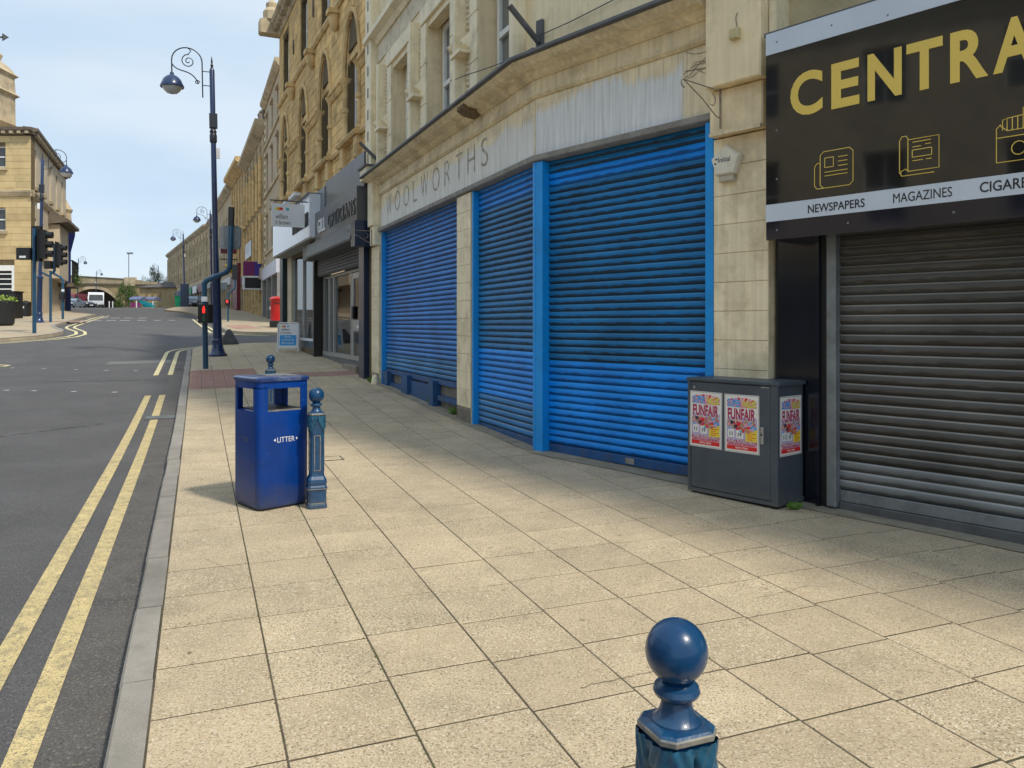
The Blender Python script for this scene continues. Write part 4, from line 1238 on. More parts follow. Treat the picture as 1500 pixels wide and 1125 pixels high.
scroll_bracket(FB, -2.60, 3.70, .13, 'empty scrolled iron sign bracket above the alarm box at the right of the blue shutter')
scroll_bracket(FA, 7.62, 3.52, .14, 'empty scrolled iron sign bracket at the far left pilaster of the cream shop')
# alarm box
al = thing('alarm_box', 'pentagonal white burglar alarm box on the cream tiles beside the blue shutter', 'alarm', FB @ T(-2.63, .035, 3.06))
W = WM[al.name]
pent = [(0.15, .06), (.115, -.06), (-.115, -.06), (-.15, .06), (0, .185)]
pent = [(.155, .05), (.10, -.11), (-.10, -.11), (-.155, .05), (0, .165)]
mb = MB(); q = len(pent)
mb.add([(x, 0, z) for x, z in pent] + [(x * 1.0, .05, z) for x, z in pent] + [(x * .88, .075, z * .88) for x, z in pent],
       [tuple(range(q))] + [(i, (i+1) % q, q + (i+1) % q, q + i) for i in range(q)] + [(q+i, q+(i+1) % q, 2*q+(i+1) % q, 2*q+i) for i in range(q)] + [tuple(2*q+i for i in range(q))[::-1]])
part('housing', mb.mesh(), M('alarm_cream', (0.72, 0.68, 0.56), 0.35, var=0.1, scale=12), al, W)
part('strobe_base', cboxm(-.075, .075, .0, .06, -.17, -.112, .01), M('alarm_strobe', (0.50, 0.46, 0.36), 0.3, var=0.1), al, W)
place_text('initial', P_NAV, al, W, .065, .0755, .005)
part('logo_dot', boxm(.075, .095, .075, .0765, .03, .045), P_NAV, al, W)
part('logo_dot', boxm(.085, .105, .075, .0765, -.01, .005), P_NAV, al, W)
# weeds
def weed(x, y, r, n_, label, cat='weed'):
    m_ = MB()
    for i in range(n_):
        a = random.random() * 6.28; rr = r * random.random(); h = r * random.uniform(.3, .9)
        bx, by = rr * .5 * math.cos(a), rr * .5 * math.sin(a)
        tx, ty = rr * 1.1 * math.cos(a), rr * 1.1 * math.sin(a); w = .008
        m_.add([(bx - w, by, 0), (bx + w, by, 0), (tx + w*1.5, ty, h * .7), (tx, ty, h), (tx - w*1.5, ty, h * .7)], [(0, 1, 2, 4), (4, 2, 3)])
    return tag(link('weed_tuft', m_.mesh(mats=[weed_m]), T(x, y, gz(x, y))), label, cat, 'weeds at the foot of the walls')
weed(*at(550, 561), .17, 110, 'green weed tuft at the foot of the far left cream pilaster')
weed(*at(641, 592), .20, 130, 'green weed tuft below the short blue shutter')
weed(*at(668, 607), .13, 70, 'small green weed at the base of the pilaster between the shutters')
weed(*at(1163, 747), .07, 50, 'small weed growing at the right foot of the grey cabinet')
# moss in the paving joints
mb = MB()
for i in range(420):
    t = random.random(); cidx = random.choice([1, 2, 2, 2, 5])
    base = Vector((kerb_x(0), 0, 0)) + C_DIR * (SP * cidx) + P_DIR * random.uniform(1.5, 7)
    base += C_DIR * random.gauss(0, .006)
    s_ = random.uniform(.003, .008)
    z = g0(base.y) - .003
    mb.add([(base.x - s_, base.y - s_, z), (base.x + s_, base.y - s_, z), (base.x, base.y + s_, z), (base.x, base.y, z + s_)], [(0,1,3),(1,2,3),(2,0,3)])
tag(link('joint_moss', mb.mesh(), Matrix.Identity(4), None, M('moss', (0.07, 0.085, 0.03), 0.9, var=0.3, scale=30)), kind='stuff')

# ============================================================ NEWSAGENT (right)
news = thing('newsagent_building', 'rendered stone shop building at the right with a closed grey steel shutter', 'shop', T(3.2, 5.7, g0(5.7)))
mb = MB(); wall_mb(mb, -14, -3.04, 0, 11.5, -.5, -.10, [(-8.5, -3.50, -1, 2.9), (-5.2, -4.2, 5.2, 7.2), (-7.6, -6.6, 5.2, 7.2)])
part('wall', mb.mesh(), M('yellow_render', (0.50, 0.42, 0.25), 0.9, var=0.2, scale=3, bump=0.5, bscale=20, dirt=(0.25, 0.19, 0.1), dscale=2, damt=0.6), news, FB)
part('rear_body', boxm(-14, -3.04, -6, -.5, 3.0, 11.4), pale_m, news, FB)
part('corner_strip', boxm(-3.14, -3.07, -.1, .10, 3.3, 6.5), cream2_m, news, FB)
for s_ in (-5.2, -7.6): window(news, FB, s_, 5.2, 1.0, 2.0, -.3)
part('side_panel', cboxm(-3.44, -3.04, -.1, -.05, .08, 2.42, .006), blkg_m, news, FB)
part('panel_trim', boxm(-3.475, -3.445, -.3, .02, .08, 2.42), blkg_m, news, FB)
part('panel_trim', boxm(-3.535, -3.476, -.3, -.02, .08, 2.42), blk_m, news, FB)
part('shutter_channel', cboxm(-3.615, -3.536, -.14, .015, .12, 2.45, .006), galv_m, news, FB)
sh = part('roller_shutter', boxm(-7.2, -3.615, -.12, -.08, .08, 2.5), blk_m, news, FB, label='grimy grey steel roller shutter')
sm = slat_mesh(3.585, .079, .017)
k = 0; z = 2.55
while z > .335:
    z -= .079
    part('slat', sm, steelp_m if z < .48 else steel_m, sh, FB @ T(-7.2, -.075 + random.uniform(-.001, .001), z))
part('bottom_rail', cboxm(-7.2, -3.617, -.09, -.055, .165, z - .004, .005), galv_m, sh, FB)
part('bottom_rail', cboxm(-7.2, -3.617, -.09, -.035, .075, .163, .005), M('rail_dark', (0.12, 0.125, 0.13), 0.55, 0.3, var=0.2, scale=5), sh, FB)
part('sill_stone', cboxm(-7.2, -3.55, -.1, .20, .0, .062, .01), ledge_m, news, FB @ T(0, -.06, 0))
# sign
SG = FB @ T(0, 0.28, 0)
sg = thing('shop_fascia_sign', 'black newsagent fascia sign with gold lettering and pale blue bands', 'sign', FB @ T(-3.16, .0, 2.3))
part('sign_panel', boxm(-7.4, -3.15, -.30, .0, 2.60, 3.836), signk_m, sg, SG)
part('top_band', boxm(-7.4, -3.15, -.30, .004, 3.839, 4.015), signw_m, sg, SG)
part('text_band', boxm(-7.4, -3.15, -.30, .004, 2.455, 2.597), signw_m, sg, SG)
part('lower_return', boxm(-7.4, -3.15, -.36, -.002, 2.305, 2.452), M('sign_navy_gloss', (0.006, 0.008, 0.02), 0.08, var=0.0, coat=0.5), sg, SG)
part('top_lead', boxm(-7.4, -3.10, -.36, -.05, 4.016, 4.05), lead_m, sg, SG)
def wall_s(P_, t_, n_, u, d):
    k_ = (u - CX) / FPX; p_ = P_ + n_ * d
    return (k_ * p_.y - p_.x) / (t_.x - k_ * t_.y)
for ch, u0, u1 in (('C', 1158, 1205), ('E', 1218, 1259), ('N', 1271, 1321), ('T', 1328, 1381), ('R', 1392, 1448), ('A', 1455, 1519), ('L', 1530, 1568)):
    sa, sb_ = wall_s(PA, tB, nB, u0, .282), wall_s(PA, tB, nB, u1, .282)
    me = TXT['sign' + ch].copy()
    for v in me.vertices: v.co.x *= abs(sb_ - sa)
    TXT['sign' + ch + '_'] = me
    place_text('sign' + ch + '_', gold_m, sg, SG, sa, .001, 3.275)
place_text('news', ink_m, sg, SG, -3.525, .0045, 2.488)
place_text('mags', ink_m, sg, SG, -4.19, .0045, 2.492)
place_text('cigs', ink_m, sg, SG, -4.765, .0045, 2.494)
screw = MB().lathe([(.009, 0), (.009, .004), (.004, .007)], 8).mesh()
RX90 = Matrix.Rotation(R(-90), 4, 'X')
for s_, z_ in ((-3.25, 2.38), (-3.85, 2.38), (-4.6, 2.38), (-3.25, 3.93), (-3.72, 3.93), (-4.15, 3.88), (-3.25, 3.2), (-3.25, 2.8)):
    part('screw', screw, galv_m, sg, SG @ T(s_, .0, z_) @ RX90)
def icon(sx, z0, w, h, lines, name):
    m_ = MB()
    for ln in lines:
        pts = [(sx - p[0] * w, .003, z0 + p[1] * h) for p in ln]
        m_.tube(pts, .0036, 4)
    return part(name, m_.mesh(), gold_m, sg, SG)
def rr(x0, y0, x1, y1, r=.06):
    return [(x0 + r, y0), (x1 - r, y0), (x1, y0 + r), (x1, y1 - r), (x1 - r, y1), (x0 + r, y1), (x0, y1 - r), (x0, y0 + r), (x0 + r, y0)]
icon(-3.58, 2.672, .31, .285, [rr(.15, 0, 1, 1, .09), [(.15, .70), (.06, .70), (.0, .60), (0, .09), (.06, 0), (.25, 0)], [(.15, .70), (.15, .12)],
     rr(.27, .56, .50, .82, .01), [(.62, .80), (.86, .80)], [(.62, .68), (.86, .68)], [(.62, .56), (.86, .56)], [(.27, .43), (.86, .43)], [(.27, .33), (.86, .33)]], 'newspaper_icon')
icon(-4.235, 2.68, .27, .285, [[(.22, .90), (1, .90), (1, .10), (.22, .10)], [(.22, .10), (.22, .92), (.18, 1), (.06, 1), (0, .9), (0, .1), (.06, 0), (.88, 0)], [(.22, .10), (.16, .17), (.04, .12), (.03, .03)],
     [(.34, .82), (.80, .82)], [(.34, .70), (.55, .70)], [(.66, .73), (.80, .73)], rr(.33, .44, .82, .62, .01), [(.34, .35), (.60, .35)], [(.68, .35), (.82, .35)]], 'magazine_icon')
icon(-4.865, 2.68, .26, .34, [[(0, 0), (1, 0), (1, .66), (.9, .72)], [(0, 0), (0, .66), (.1, .74)], [(0, .48), (1, .48)], [(.08, .72), (.24, .60), (.76, .60), (.92, .72)],
     [(.14, .62), (.14, .82), (.24, .84), (.24, .60)], [(.36, .60), (.36, .84)], [(.48, .60), (.48, .86)], [(.6, .60), (.6, 1.0), (.72, 1.0), (.72, .60)], [(.24, .84), (.6, .86)], [(.72, .84), (.9, .82), (.9, .7)],
     [(.5 + .16 * math.cos(i * .524), .24 + .13 * math.sin(i * .524)) for i in range(13)]], 'cigarette_icon')

# ============================================================ GREY CABINET
def v2(a, b): return math.atan2(b[1] - a[1], b[0] - a[0])
cl = Vector((1.577, 7.03)); cf = Vector((2.153, 6.35))
# local x from far-left end to near-right end would face the wrong way; use frame with x towards far end
cb_W = T(cf.x, cf.y, g0(6.35)) @ RZ(math.atan2(cl.y - cf.y, cl.x - cf.x))
cab = thing('utility_cabinet', 'slate grey steel street cabinet with funfair posters beside the blue shutter', 'cabinet', cb_W)
w, dpt, h = .892, .40, 1.035
part('body', MB().box(.012, w - .012, -dpt, -.012, .03, h - .03).mesh(), cab_m, cab)
part('plinth', boxm(.03, w - .03, -dpt + .03, -.03, -.03, .03), blk_m, cab)
part('lid', MB().cbox(-.012, w + .012, -dpt - .01, .012, h - .03, h, .006).mesh(), cab_m, cab)
part('frame_bottom', boxm(0, w, -dpt, .004, .028, .06), cab_m, cab)
part('corner_edge', boxm(0, .065, -.02, .004, .061, h - .031), cab_m, cab)
part('corner_edge', boxm(w - .03, w, -.02, .004, .061, h - .031), cab_m, cab)
door = part('door', cboxm(.068, w - .033, -.012, .002, .065, h - .038, .004), cab_m, cab)
part('door_lock', cboxm(.125, .150, .002, .022, .52, .66, .004), alu_m, door)
part('lock_barrel', MB().lathe([(.008, 0), (.008, .004)], 10).mesh(), blk_m, door, cb_W @ T(.137, .022, .60) @ RX90)
part('hinge_stud', MB().lathe([(.012, 0), (.012, .01)], 10).mesh(), alu_m, door, cb_W @ T(w - .075, .002, h - .085) @ RX90)
part('name_plate', boxm(.08, .155, .002, .004, h - .052, h - .042), alu_m, door)
def poster(W, sx=1.0):
    """0.335 x 0.49 poster, local x runs right-to-left, y out, z up"""
    wd, ht = .335, .49
    p = part('poster', boxm(0, wd, 0, .001, 0, ht), P_WHT, cab, W)
    def q(nm, x0, x1, z0, z1, m_, lay=1):
        x0, x1 = wd - x0, wd - x1
        lo, hi = min(x0, x1), max(x0, x1)
        part(nm, boxm(lo, hi, .001, .001 + .0004 * lay, z0, z1), m_, p, W)
    mb_ = MB()
    n_ = 22
    for i in range(n_):                                     # dashed border
        t = i / n_
        mb_.box(wd * t + .004, wd * (t + .45 / n_) + .004, .001, .0014, .004, .010); mb_.box(wd * t + .004, wd * (t + .45 / n_) + .004, .001, .0014, ht - .010, ht - .004)
    n_ = 32
    for i in range(n_):
        t = i / n_
        mb_.box(.004, .010, .001, .0014, ht * t + .004, ht * (t + .45 / n_) + .004); mb_.box(wd - .010, wd - .004, .001, .0014, ht * t + .004, ht * (t + .45 / n_) + .004)
    part('dashed_border', mb_.mesh(), P_DRK, p, W, kind='stuff')
    q('print_panel', .022, .313, .025, .468, P_LIL)
    q('print_panel', .022, .313, .30, .468, P_WHT, 2)
    rays = {0: MB(), 1: MB()}
    for i in range(15):                                      # sun rays
        a = R(8 + i * 11.5)
        c0 = Vector((wd/2, .0019, .38)); r = .20
        e1 = c0 + Vector((math.cos(a) * r, 0, math.sin(a) * .086)); e2 = c0 + Vector((math.cos(a + .16) * r, 0, math.sin(a + .16) * .086))
        for e in (e1, e2): e.x = min(max(e.x, .024), .311)
        rays[i % 2].add([tuple(c0), tuple(e1), tuple(e2)], [(0, 1, 2)])
    part('sun_rays', rays[0].mesh(), P_RED, p, W, kind='stuff'); part('sun_rays', rays[1].mesh(), P_PNK, p, W, kind='stuff')
    rr_ = random.Random(5); cols = [P_PNK, P_SKN, P_BLU, P_RED, P_LIL, P_DRK, P_GRN, P_SKN, P_MAG, P_PNK]
    pm_ = [MB() for _ in cols]
    for i in range(70):
        cx__ = rr_.uniform(.045, .295); cz__ = rr_.uniform(.185, .275); k_ = rr_.randrange(len(cols)); rad = rr_.uniform(.010, .026)
        pm_[k_].add([(wd - cx__ - math.cos(t * 1.05 + i) * rad * rr_.uniform(.6, 1.2), .0021 + .00002 * i, cz__ + math.sin(t * 1.05 + i) * rad * rr_.uniform(.6, 1.2)) for t in range(6)], [tuple(range(6))])
    for k_, mm_ in enumerate(pm_):
        if mm_.f: part('picture_patch', mm_.mesh(), cols[k_], p, W, kind='stuff')
    q('date_box', .035, .095, .125, .195, P_WHT, 5); q('date_box', .115, .185, .120, .190, P_WHT, 5)
    q('price_box', .205, .313, .100, .205, P_YEL, 5)
    q('red_band', .022, .313, .025, .058, P_RED, 5); q('white_band', .022, .313, .058, .082, P_PNK, 5); q('white_band', .022, .313, .084, .104, P_MAG, 5)
    def tx(key, x, z, m_, lay):
        place_text(key, m_, p, W, wd - x, .001 + .0004 * lay + .0004, z, 'print')
    tx('super', .030, .382, P_BLU, 3); tx('value', .176, .384, P_GRN, 3)
    tx('funfair_w', .027, .268, P_WHT, 5); tx('funfair', .033, .274, P_MAG, 6)
    tx('n11', .050, .140, P_NAV, 6); tx('n19', .132, .136, P_NAV, 6)
    tx('ln1', .034, .084, P_WHT, 6); tx('ln2', .034, .059, P_MAG, 6); tx('ln3', .105, .032, P_WHT, 6)
    for i in range(5): q('price_line', .222, .222 + .05 + .03 * (i % 2), .115 + i * .017, .121 + i * .017, P_RED, 6)
    return p
poster(cb_W @ T(.535, .0035, .425) @ Matrix.Rotation(R(-.6), 4, 'Y'))
poster(cb_W @ T(.168, .0035, .425) @ Matrix.Rotation(R(.4), 4, 'Y'))
cs_W = cb_W @ T(0.010, -.382, .425) @ RZ(R(90)) @ T(0, 0, 0)
poster(cs_W @ T(0.012, .003, 0.0))
# ============================================================ LITTER BIN
fd = Vector((.72, .694)); 
FLp = Vector((-2.03, 6.275))
bin_W = T(FLp.x, FLp.y, gz(FLp.x, FLp.y)) @ RZ(math.atan2(.694, .72))
lbin = thing('litter_bin', 'royal blue square litter bin with open sides standing beside a bollard', 'bin', bin_W)
def rsq(w_, r_, inset=0.0, n_=5):
    out = []
    for (cx1, cy1, a0) in ((w_ - r_, r_, -90), (w_ - r_, w_ - r_, 0), (r_, w_ - r_, 90), (r_, r_, 180)):
        for i in range(n_ + 1):
            a = R(a0 + 90 * i / n_); out.append((cx1 + (r_ - inset) * math.cos(a), cy1 + (r_ - inset) * math.sin(a)))
    return out
BW = .462
body = MB()
def loft(mbx, rings):
    q_ = len(rings[0][0])
    vs = [(p[0], p[1], z) for ring, z in rings for p in ring]
    fs = [(i*q_+j, i*q_+(j+1) % q_, (i+1)*q_+(j+1) % q_, (i+1)*q_+j) for i in range(len(rings) - 1) for j in range(q_)]
    mbx.add(vs, fs + [tuple(range(q_))[::-1], tuple((len(rings)-1)*q_ + j for j in range(q_))])
loft(body, [(rsq(BW, .06, .012), .02), (rsq(BW, .06), .05), (rsq(BW, .06), .80), (rsq(BW, .06, .01), .805)])
part('body', body.mesh(smooth=True), bin_m, lbin)
loft_b = MB(); loft(loft_b, [(rsq(BW, .06, .02), -.03), (rsq(BW, .06, .02), .022)])
part('plinth', loft_b.mesh(), blk_m, lbin)
inner = MB(); inner.box(.05, BW - .05, .05, BW - .05, .806, .812)
part('liner_rim', inner.mesh(), blk_m, lbin)
# four corner posts with rounded outside, header and lid
post = MB(); pr = [(.0, .06)] + [(.06 - .06 * math.cos(R(90 * i / 5)), .06 - .06 * math.sin(R(90 * i / 5))) for i in range(6)] + [(.085, 0), (.085, .012), (.03, .03), (.012, .085), (0, .085)]
post.prism(pr, .80, 1.0, 'z'); pm = post.mesh(smooth=True)
ctr = T(BW/2, BW/2) 
for k in range(4): part('corner_post', pm, bin_m, lbin, bin_W @ ctr @ RZ(R(90 * k)) @ T(-BW/2, -BW/2))
hd = MB(); loft(hd, [(rsq(BW, .06), .985), (rsq(BW, .06), 1.045)])
part('header', hd.mesh(smooth=True), bin_m, lbin)
ld = MB(); loft(ld, [(rsq(BW, .06, -.014), 1.046), (rsq(BW, .06, -.016), 1.068), (rsq(BW, .06, -.004), 1.078), (rsq(BW, .06, .03), 1.080)])
part('lid', ld.mesh(smooth=True), binlid_m, lbin)
part('stub_plate', cboxm(.14, .30, .14, .30, 1.080, 1.086, .002), galv_m, lbin)
part('stub_plate', MB().box(.30, .40, .10, .36, 1.080, 1.084).mesh(), worn_m, lbin)
# edge lip of the opening
lip = MB()
for k in range(4):
    pass
part('opening_lip', MB().box(.085, BW - .085, .0, .02, .80, .812).mesh(), worn_m, lbin)
# text on front (y=0 face, outward -y): local frame for text: x to the right is +x here
Wt = bin_W @ T(.165, -.0012, .545) @ Matrix.Rotation(R(90), 4, 'X')
part('lettering', TXT['litter'], white_m, lbin, Wt)
part('rosette', MB().prism([(0, .012), (.014, 0), (.0, -.012), (-.006, 0)], 0, .001, 'z').mesh(), white_m, lbin, bin_W @ T(.148, -.0012, .566) @ Matrix.Rotation(R(90), 4, 'X') @ RZ(R(180)))
part('rosette', MB().prism([(0, .012), (.014, 0), (.0, -.012), (-.006, 0)], 0, .001, 'z').mesh(), white_m, lbin, bin_W @ T(.336, -.0012, .566) @ Matrix.Rotation(R(90), 4, 'X'))
Wl = bin_W @ T(-.0012, .33, .545) @ RZ(R(-90)) @ Matrix.Rotation(R(90), 4, 'X')
part('lettering', TXT['litter'], M('faint_print', (0.10, 0.12, 0.2), 0.5, var=0.2), lbin, Wl)

# ============================================================ BOLLARDS
def make_bollard(W, label):
    b = thing('cast_iron_bollard', label, 'bollard', W, 'blue cast iron bollards with ball tops')
    def sq(a, c, z):    # chamfered square ring
        return [(-a + c, -a, z), (a - c, -a, z), (a, -a + c, z), (a, a - c, z), (a - c, a, z), (-a + c, a, z), (-a, a - c, z), (-a, -a + c, z)]
    def stack(rings):
        m_ = MB(); vs = [p for r_ in rings for p in r_]
        fs = [(i*8+j, i*8+(j+1) % 8, (i+1)*8+(j+1) % 8, (i+1)*8+j) for i in range(len(rings) - 1) for j in range(8)]
        m_.add(vs, fs + [tuple(range(8))[::-1], tuple((len(rings)-1)*8+j for j in range(8))]); return m_
    part('base', stack([sq(.078, .018, -.05), sq(.078, .018, .05), sq(.073, .018, .062), sq(.073, .018, .165), sq(.079, .018, .178), sq(.079, .018, .198), sq(.072, .018, .212), sq(.076, .018, .232), sq(.073, .018, .26), sq(.060, .014, .285)]).mesh(), iron_m, b, W)
    part('shaft', stack([sq(.060, .015, .28), sq(.057, .015, .30), sq(.053, .014, .66), sq(.056, .014, .70)]).mesh(), iron_m, b, W)
    part('band', stack([sq(.0745, .018, .064), sq(.0745, .018, .071)]).mesh(), worn_m, b, W)
    part('band', stack([sq(.0805, .018, .181), sq(.0805, .018, .187)]).mesh(), worn_m, b, W)
    part('capital', stack([sq(.054, .014, .69), sq(.056, .02, .715), sq(.057, .022, .74), sq(.058, .022, .775), sq(.058, .022, .783)]).mesh(), iron_m, b, W)
    part('capital_edge', stack([sq(.062, .021, .783), sq(.065, .022, .786), sq(.0655, .022, .795), sq(.063, .022, .799)]).mesh(), worn_m, b, W)
    part('capital_top', stack([sq(.0635, .022, .7985), sq(.060, .021, .803), sq(.050, .019, .806)]).mesh(), iron_m, b, W)
    # drapery leaves on each face of the capital
    lf = MB()
    nx_, nz_ = 32, 26; zt_, zb_ = .781, .60; aw = .060
    for j in range(nz_ + 1):
        for i in range(nx_ + 1):
            x = -aw + 2 * aw * i / nx_; z = zt_ + (zb_ - zt_) * j / nz_
            ax = abs(x) / aw; low = .742 - .115 * ax ** .8
            t = (z - low) / .03
            cover = max(0.0, min(1.0, t)); cover = cover * cover * (3 - 2 * cover)
            fold_ = .5 + .5 * math.cos((ax * 1.3 + (zt_ - z) * 9) * 11.0)
            curl = math.exp(-((z - low - .012) / .010) ** 2)
            d = cover * (.009 + .0055 * fold_) + .005 * curl * (1 if ax > .08 else 0) - .006 * (1 - cover)
            lf.v.append((x, .0575 - .020 * ax ** 6 + d - .004 * max(0, (.70 - z) / .1), z))
    for j in range(nz_):
        for i in range(nx_):
            q0 = j * (nx_ + 1) + i; lf.f.append((q0, q0 + nx_ + 1, q0 + nx_ + 2, q0 + 1)); lf.m.append(0)
    lm = lf.mesh(smooth=True)
    for k in range(4): part('drapery', lm, M('bollard_verdigris', (0.010, 0.085, 0.150), 0.42, var=0.4, scale=18, coat=0.1, bump=.2, bscale=60, dirt=(0.004, 0.035, 0.12), dscale=22, damt=1.0), b, W @ RZ(R(90 * k)))
    # raised worn panel frames on the shaft
    pf = MB()
    for (x0, x1, z0, z1) in ((-.026, -.020, .33, .62), (.020, .026, .33, .62), (-.020, .020, .33, .336), (-.020, .020, .614, .62)): pf.box(x0, x1, .050, .0615, z0, z1)
    pfm = pf.mesh()
    for k in range(4): part('panel_moulding', pfm, worn_m, b, W @ RZ(R(90 * k)))
    part('neck', MB().lathe([(.050, .803), (.049, .809), (.040, .817), (.033, .832), (.030, .848), (.034, .853), (.044, .858), (.0475, .866), (.044, .876), (.034, .880), (.030, .884)], 24).mesh(smooth=True), iron_m, b, W)
    rb = .0625; prof = [(.028, .880), (.033, .884)]
    zc = .944
    for i in range(3, 21):
        a = -math.pi/2 + math.pi * i / 20
        prof.append((max(.0015, rb * math.cos(a)), zc + rb * 1.02 * math.sin(a)))
    part('ball', MB().lathe(prof, 36).mesh(smooth=True), ball_m, b, W)
    return b
rb_ = CROSS + R(8)
bol = make_bollard(T(.331, 1.58, .0245 - .024) @ RZ(CROSS), 'foreground blue bollard, cropped by the bottom edge, its ball largest of all')
bpos = (-1.612, 6.47)
copy_tree(bol, T(bpos[0], bpos[1], gz(*bpos) - .024) @ RZ(CROSS), label='blue bollard touching the right side of the litter bin')
copy_tree(bol, T(-3.40, 11.05, gz(-3.4, 11.05) - .024) @ RZ(CROSS), label='blue bollard mostly hidden behind the litter bin')

# ============================================================ STREET LAMPS
def make_lamp(W, label, lean=0.0):
    """8.6 m column, arm along local -x"""
    t = thing('street_lamp', label, 'street lamp', W, 'navy swan-neck street lamps')
    L = W @ Matrix.Rotation(lean, 4, 'Y')
    part('base_flare', MB().lathe([(.26, -.05), (.26, .05), (.20, .10), (.165, .22), (.15, .30), (.15, .42), (.17, .45), (.14, .50)], 16).mesh(smooth=True), lamp_m, t, L)
    part('lower_shaft', MB().lathe([(.125, .46), (.12, 2.2), (.15, 2.24), (.15, 2.30), (.10, 2.36)], 16).mesh(smooth=True), lamp_m, t, L)
    part('upper_shaft', MB().lathe([(.085, 2.35), (.072, 6.0), (.072, 8.2), (.05, 8.25)], 14).mesh(smooth=True), lamp_m, t, L)
    part('collar', MB().lathe([(.08, 6.12), (.10, 6.16), (.10, 6.34), (.08, 6.40), (.10, 6.44), (.075, 6.5)], 12).mesh(smooth=True), lampk_m, t, L)
    part('box_collar', boxm(-.10, .12, -.10, .10, 6.55, 6.95), lampk_m, t, L)
    part('finial', MB().lathe([(.05, 8.24), (.03, 8.30), (.045, 8.34), (.02, 8.40), (.028, 8.44), (.006, 8.60)], 10).mesh(smooth=True), lampk_m, t, L)
    br = MB(); r_ = .018
    x0 = -.26
    br.tube([(x0, 0, 7.55 - .15), (x0, 0, 8.35)], r_, 6)
    br.tube([(0, 0, 7.75), (x0, 0, 7.75)], r_ * .7, 6); br.tube([(0, 0, 8.15), (x0, 0, 8.15)], r_ * .7, 6)
    big = [(x0, 0, 8.35)] + [(-.66 + .40 * math.cos(a), 0, 8.40 + .38 * math.sin(a)) for a in [math.pi * i / 12 for i in range(13)]] + [(-1.06, 0, 8.20)]
    br.tube(big, r_, 8)
    br.tube(curve((-1.06, 0, 8.30), (-.9, 0, 8.0), (-.55, 0, 8.25), (-.36, 0, 7.78), 12), r_ * .9, 6)
    sp = [(-.40 + .07 * (1 - i / 16) * math.cos(i * .5), 0, 7.82 + .07 * (1 - i / 16) * math.sin(i * .5)) for i in range(14)]
    br.tube(sp, r_ * .8, 6)
    sp = [(-.62 + .20 * (1 - i / 22) * math.cos(i * .55 + 1.5), 0, 8.40 + .20 * (1 - i / 22) * math.sin(i * .55 + 1.5)) for i in range(20)]
    br.tube(sp, r_ * .8, 6)
    br.tube([(-.62, 0, 8.60), (-.55, 0, 8.70), (-.62, 0, 8.77)], r_ * .8, 6)
    br.tube([(-1.06, 0, 8.22), (-1.06, 0, 8.02)], r_ * 1.1, 6)
    part('swan_neck', br.mesh(smooth=True), lampk_m, t, L)
    part('lantern_hood', MB().lathe([(.315, 7.62), (.32, 7.66), (.28, 7.74), (.24, 7.84), (.16, 7.92), (.06, 7.98), (.05, 8.04)], 20, -1.06).mesh(smooth=True), lamp_m, t, L)
    part('lantern_bowl', MB().lathe([(.02, 7.43), (.14, 7.46), (.21, 7.52), (.265, 7.61), (.265, 7.625)], 20, -1.06).mesh(smooth=True), lens_m, t, L)
    return t
lx, ly = -8.47, 22.6
lamp = make_lamp(T(lx, ly, gz(lx, ly)) @ RZ(CROSS), 'tallest navy swan-neck street lamp, at the kerb corner behind the signal post', lean=R(-1.1))
part('column_box', cboxm(-.06, .06, .07, .13, 5.7, 6.0, .01), white_m, lamp)
def lamp_at(u, Y, flip, label, extra=0.0, zs=None):
    x = (u - CX) / FPX * Y
    W = T(x, Y, gz(x, Y)) @ RZ(CROSS + (math.pi if flip else 0))
    return copy_tree(lamp, W, label=label)
lamp_at(57, 39.5, True, 'street lamp by the traffic signals in front of the left stone building')
lamp_at(311, 66, False, 'street lamp half hidden directly behind the nearest lamp column')
l4 = lamp_at(270.5, 89, False, 'distant street lamp in front of the far end of the curved terrace')
lamp_at(233, 155, False, 'distant street lamp in front of the low hipped-roof building')
lamp_at(113.2, 133, True, 'distant street lamp on the left with its arm to the right, before the bridge')
lamp_at(140, 176, True, 'farthest small street lamp standing before the bridge arch')
part('column_sleeve', boxm(-.45, .45, -.3, .3, 0, 2.6), navy_m, l4)

# ============================================================ SIGNALS
def tube_part(t, name, pts, r, mat, seg=12):
    m_ = MB(); m_.tube(pts, r, seg); return part(name, m_.mesh(smooth=True), mat, t)
# near cranked pedestrian signal post
x, y = -7.40, 18.97
sp1 = thing('pedestrian_signal_post', 'cranked teal-blue signal post with red standing man at the crossing, nearest the camera', 'traffic signal', on(x, y, 0))
tube_part(sp1, 'post', [(0, 0, -.05), (-.04, 0, 2.05), (0.02, 0, 2.13), (.50, 0, 2.33), (.58, 0, 2.45), (.61, 0, 3.45)], .065, polet_m)
tube_part(sp1, 'post_top', [(.61, 0, 3.45), (.62, 0, 3.9)], .075, blk_m, 8)
m_ = MB(); m_.prism([(-.11 + .13, 2.93), (.33 + .13, 2.93), (.40 + .13, 3.0), (.40 + .13, 3.36), (.33 + .13, 3.45), (-.11 + .13, 3.45), (-.04, 3.36), (-.04, 3.0)], .09, .14, 'y')
m_ = MB(); m_.prism([(.36, 2.90), (.74, 2.90), (.81, 2.97), (.81, 3.40), (.74, 3.47), (.36, 3.47), (.29, 3.40), (.29, 2.97)], .09, .15, 'y')
part('sign_back', m_.mesh(), galv_m, sp1)
part('white_collar', MB().lathe([(.075, 1.62), (.075, 1.74)], 12, -.03).mesh(), white_m, sp1)
sb = part('signal_box', cboxm(-.03 - .08, .14, -.20, .12, 1.10, 1.55, .02), blk_m, sp1)
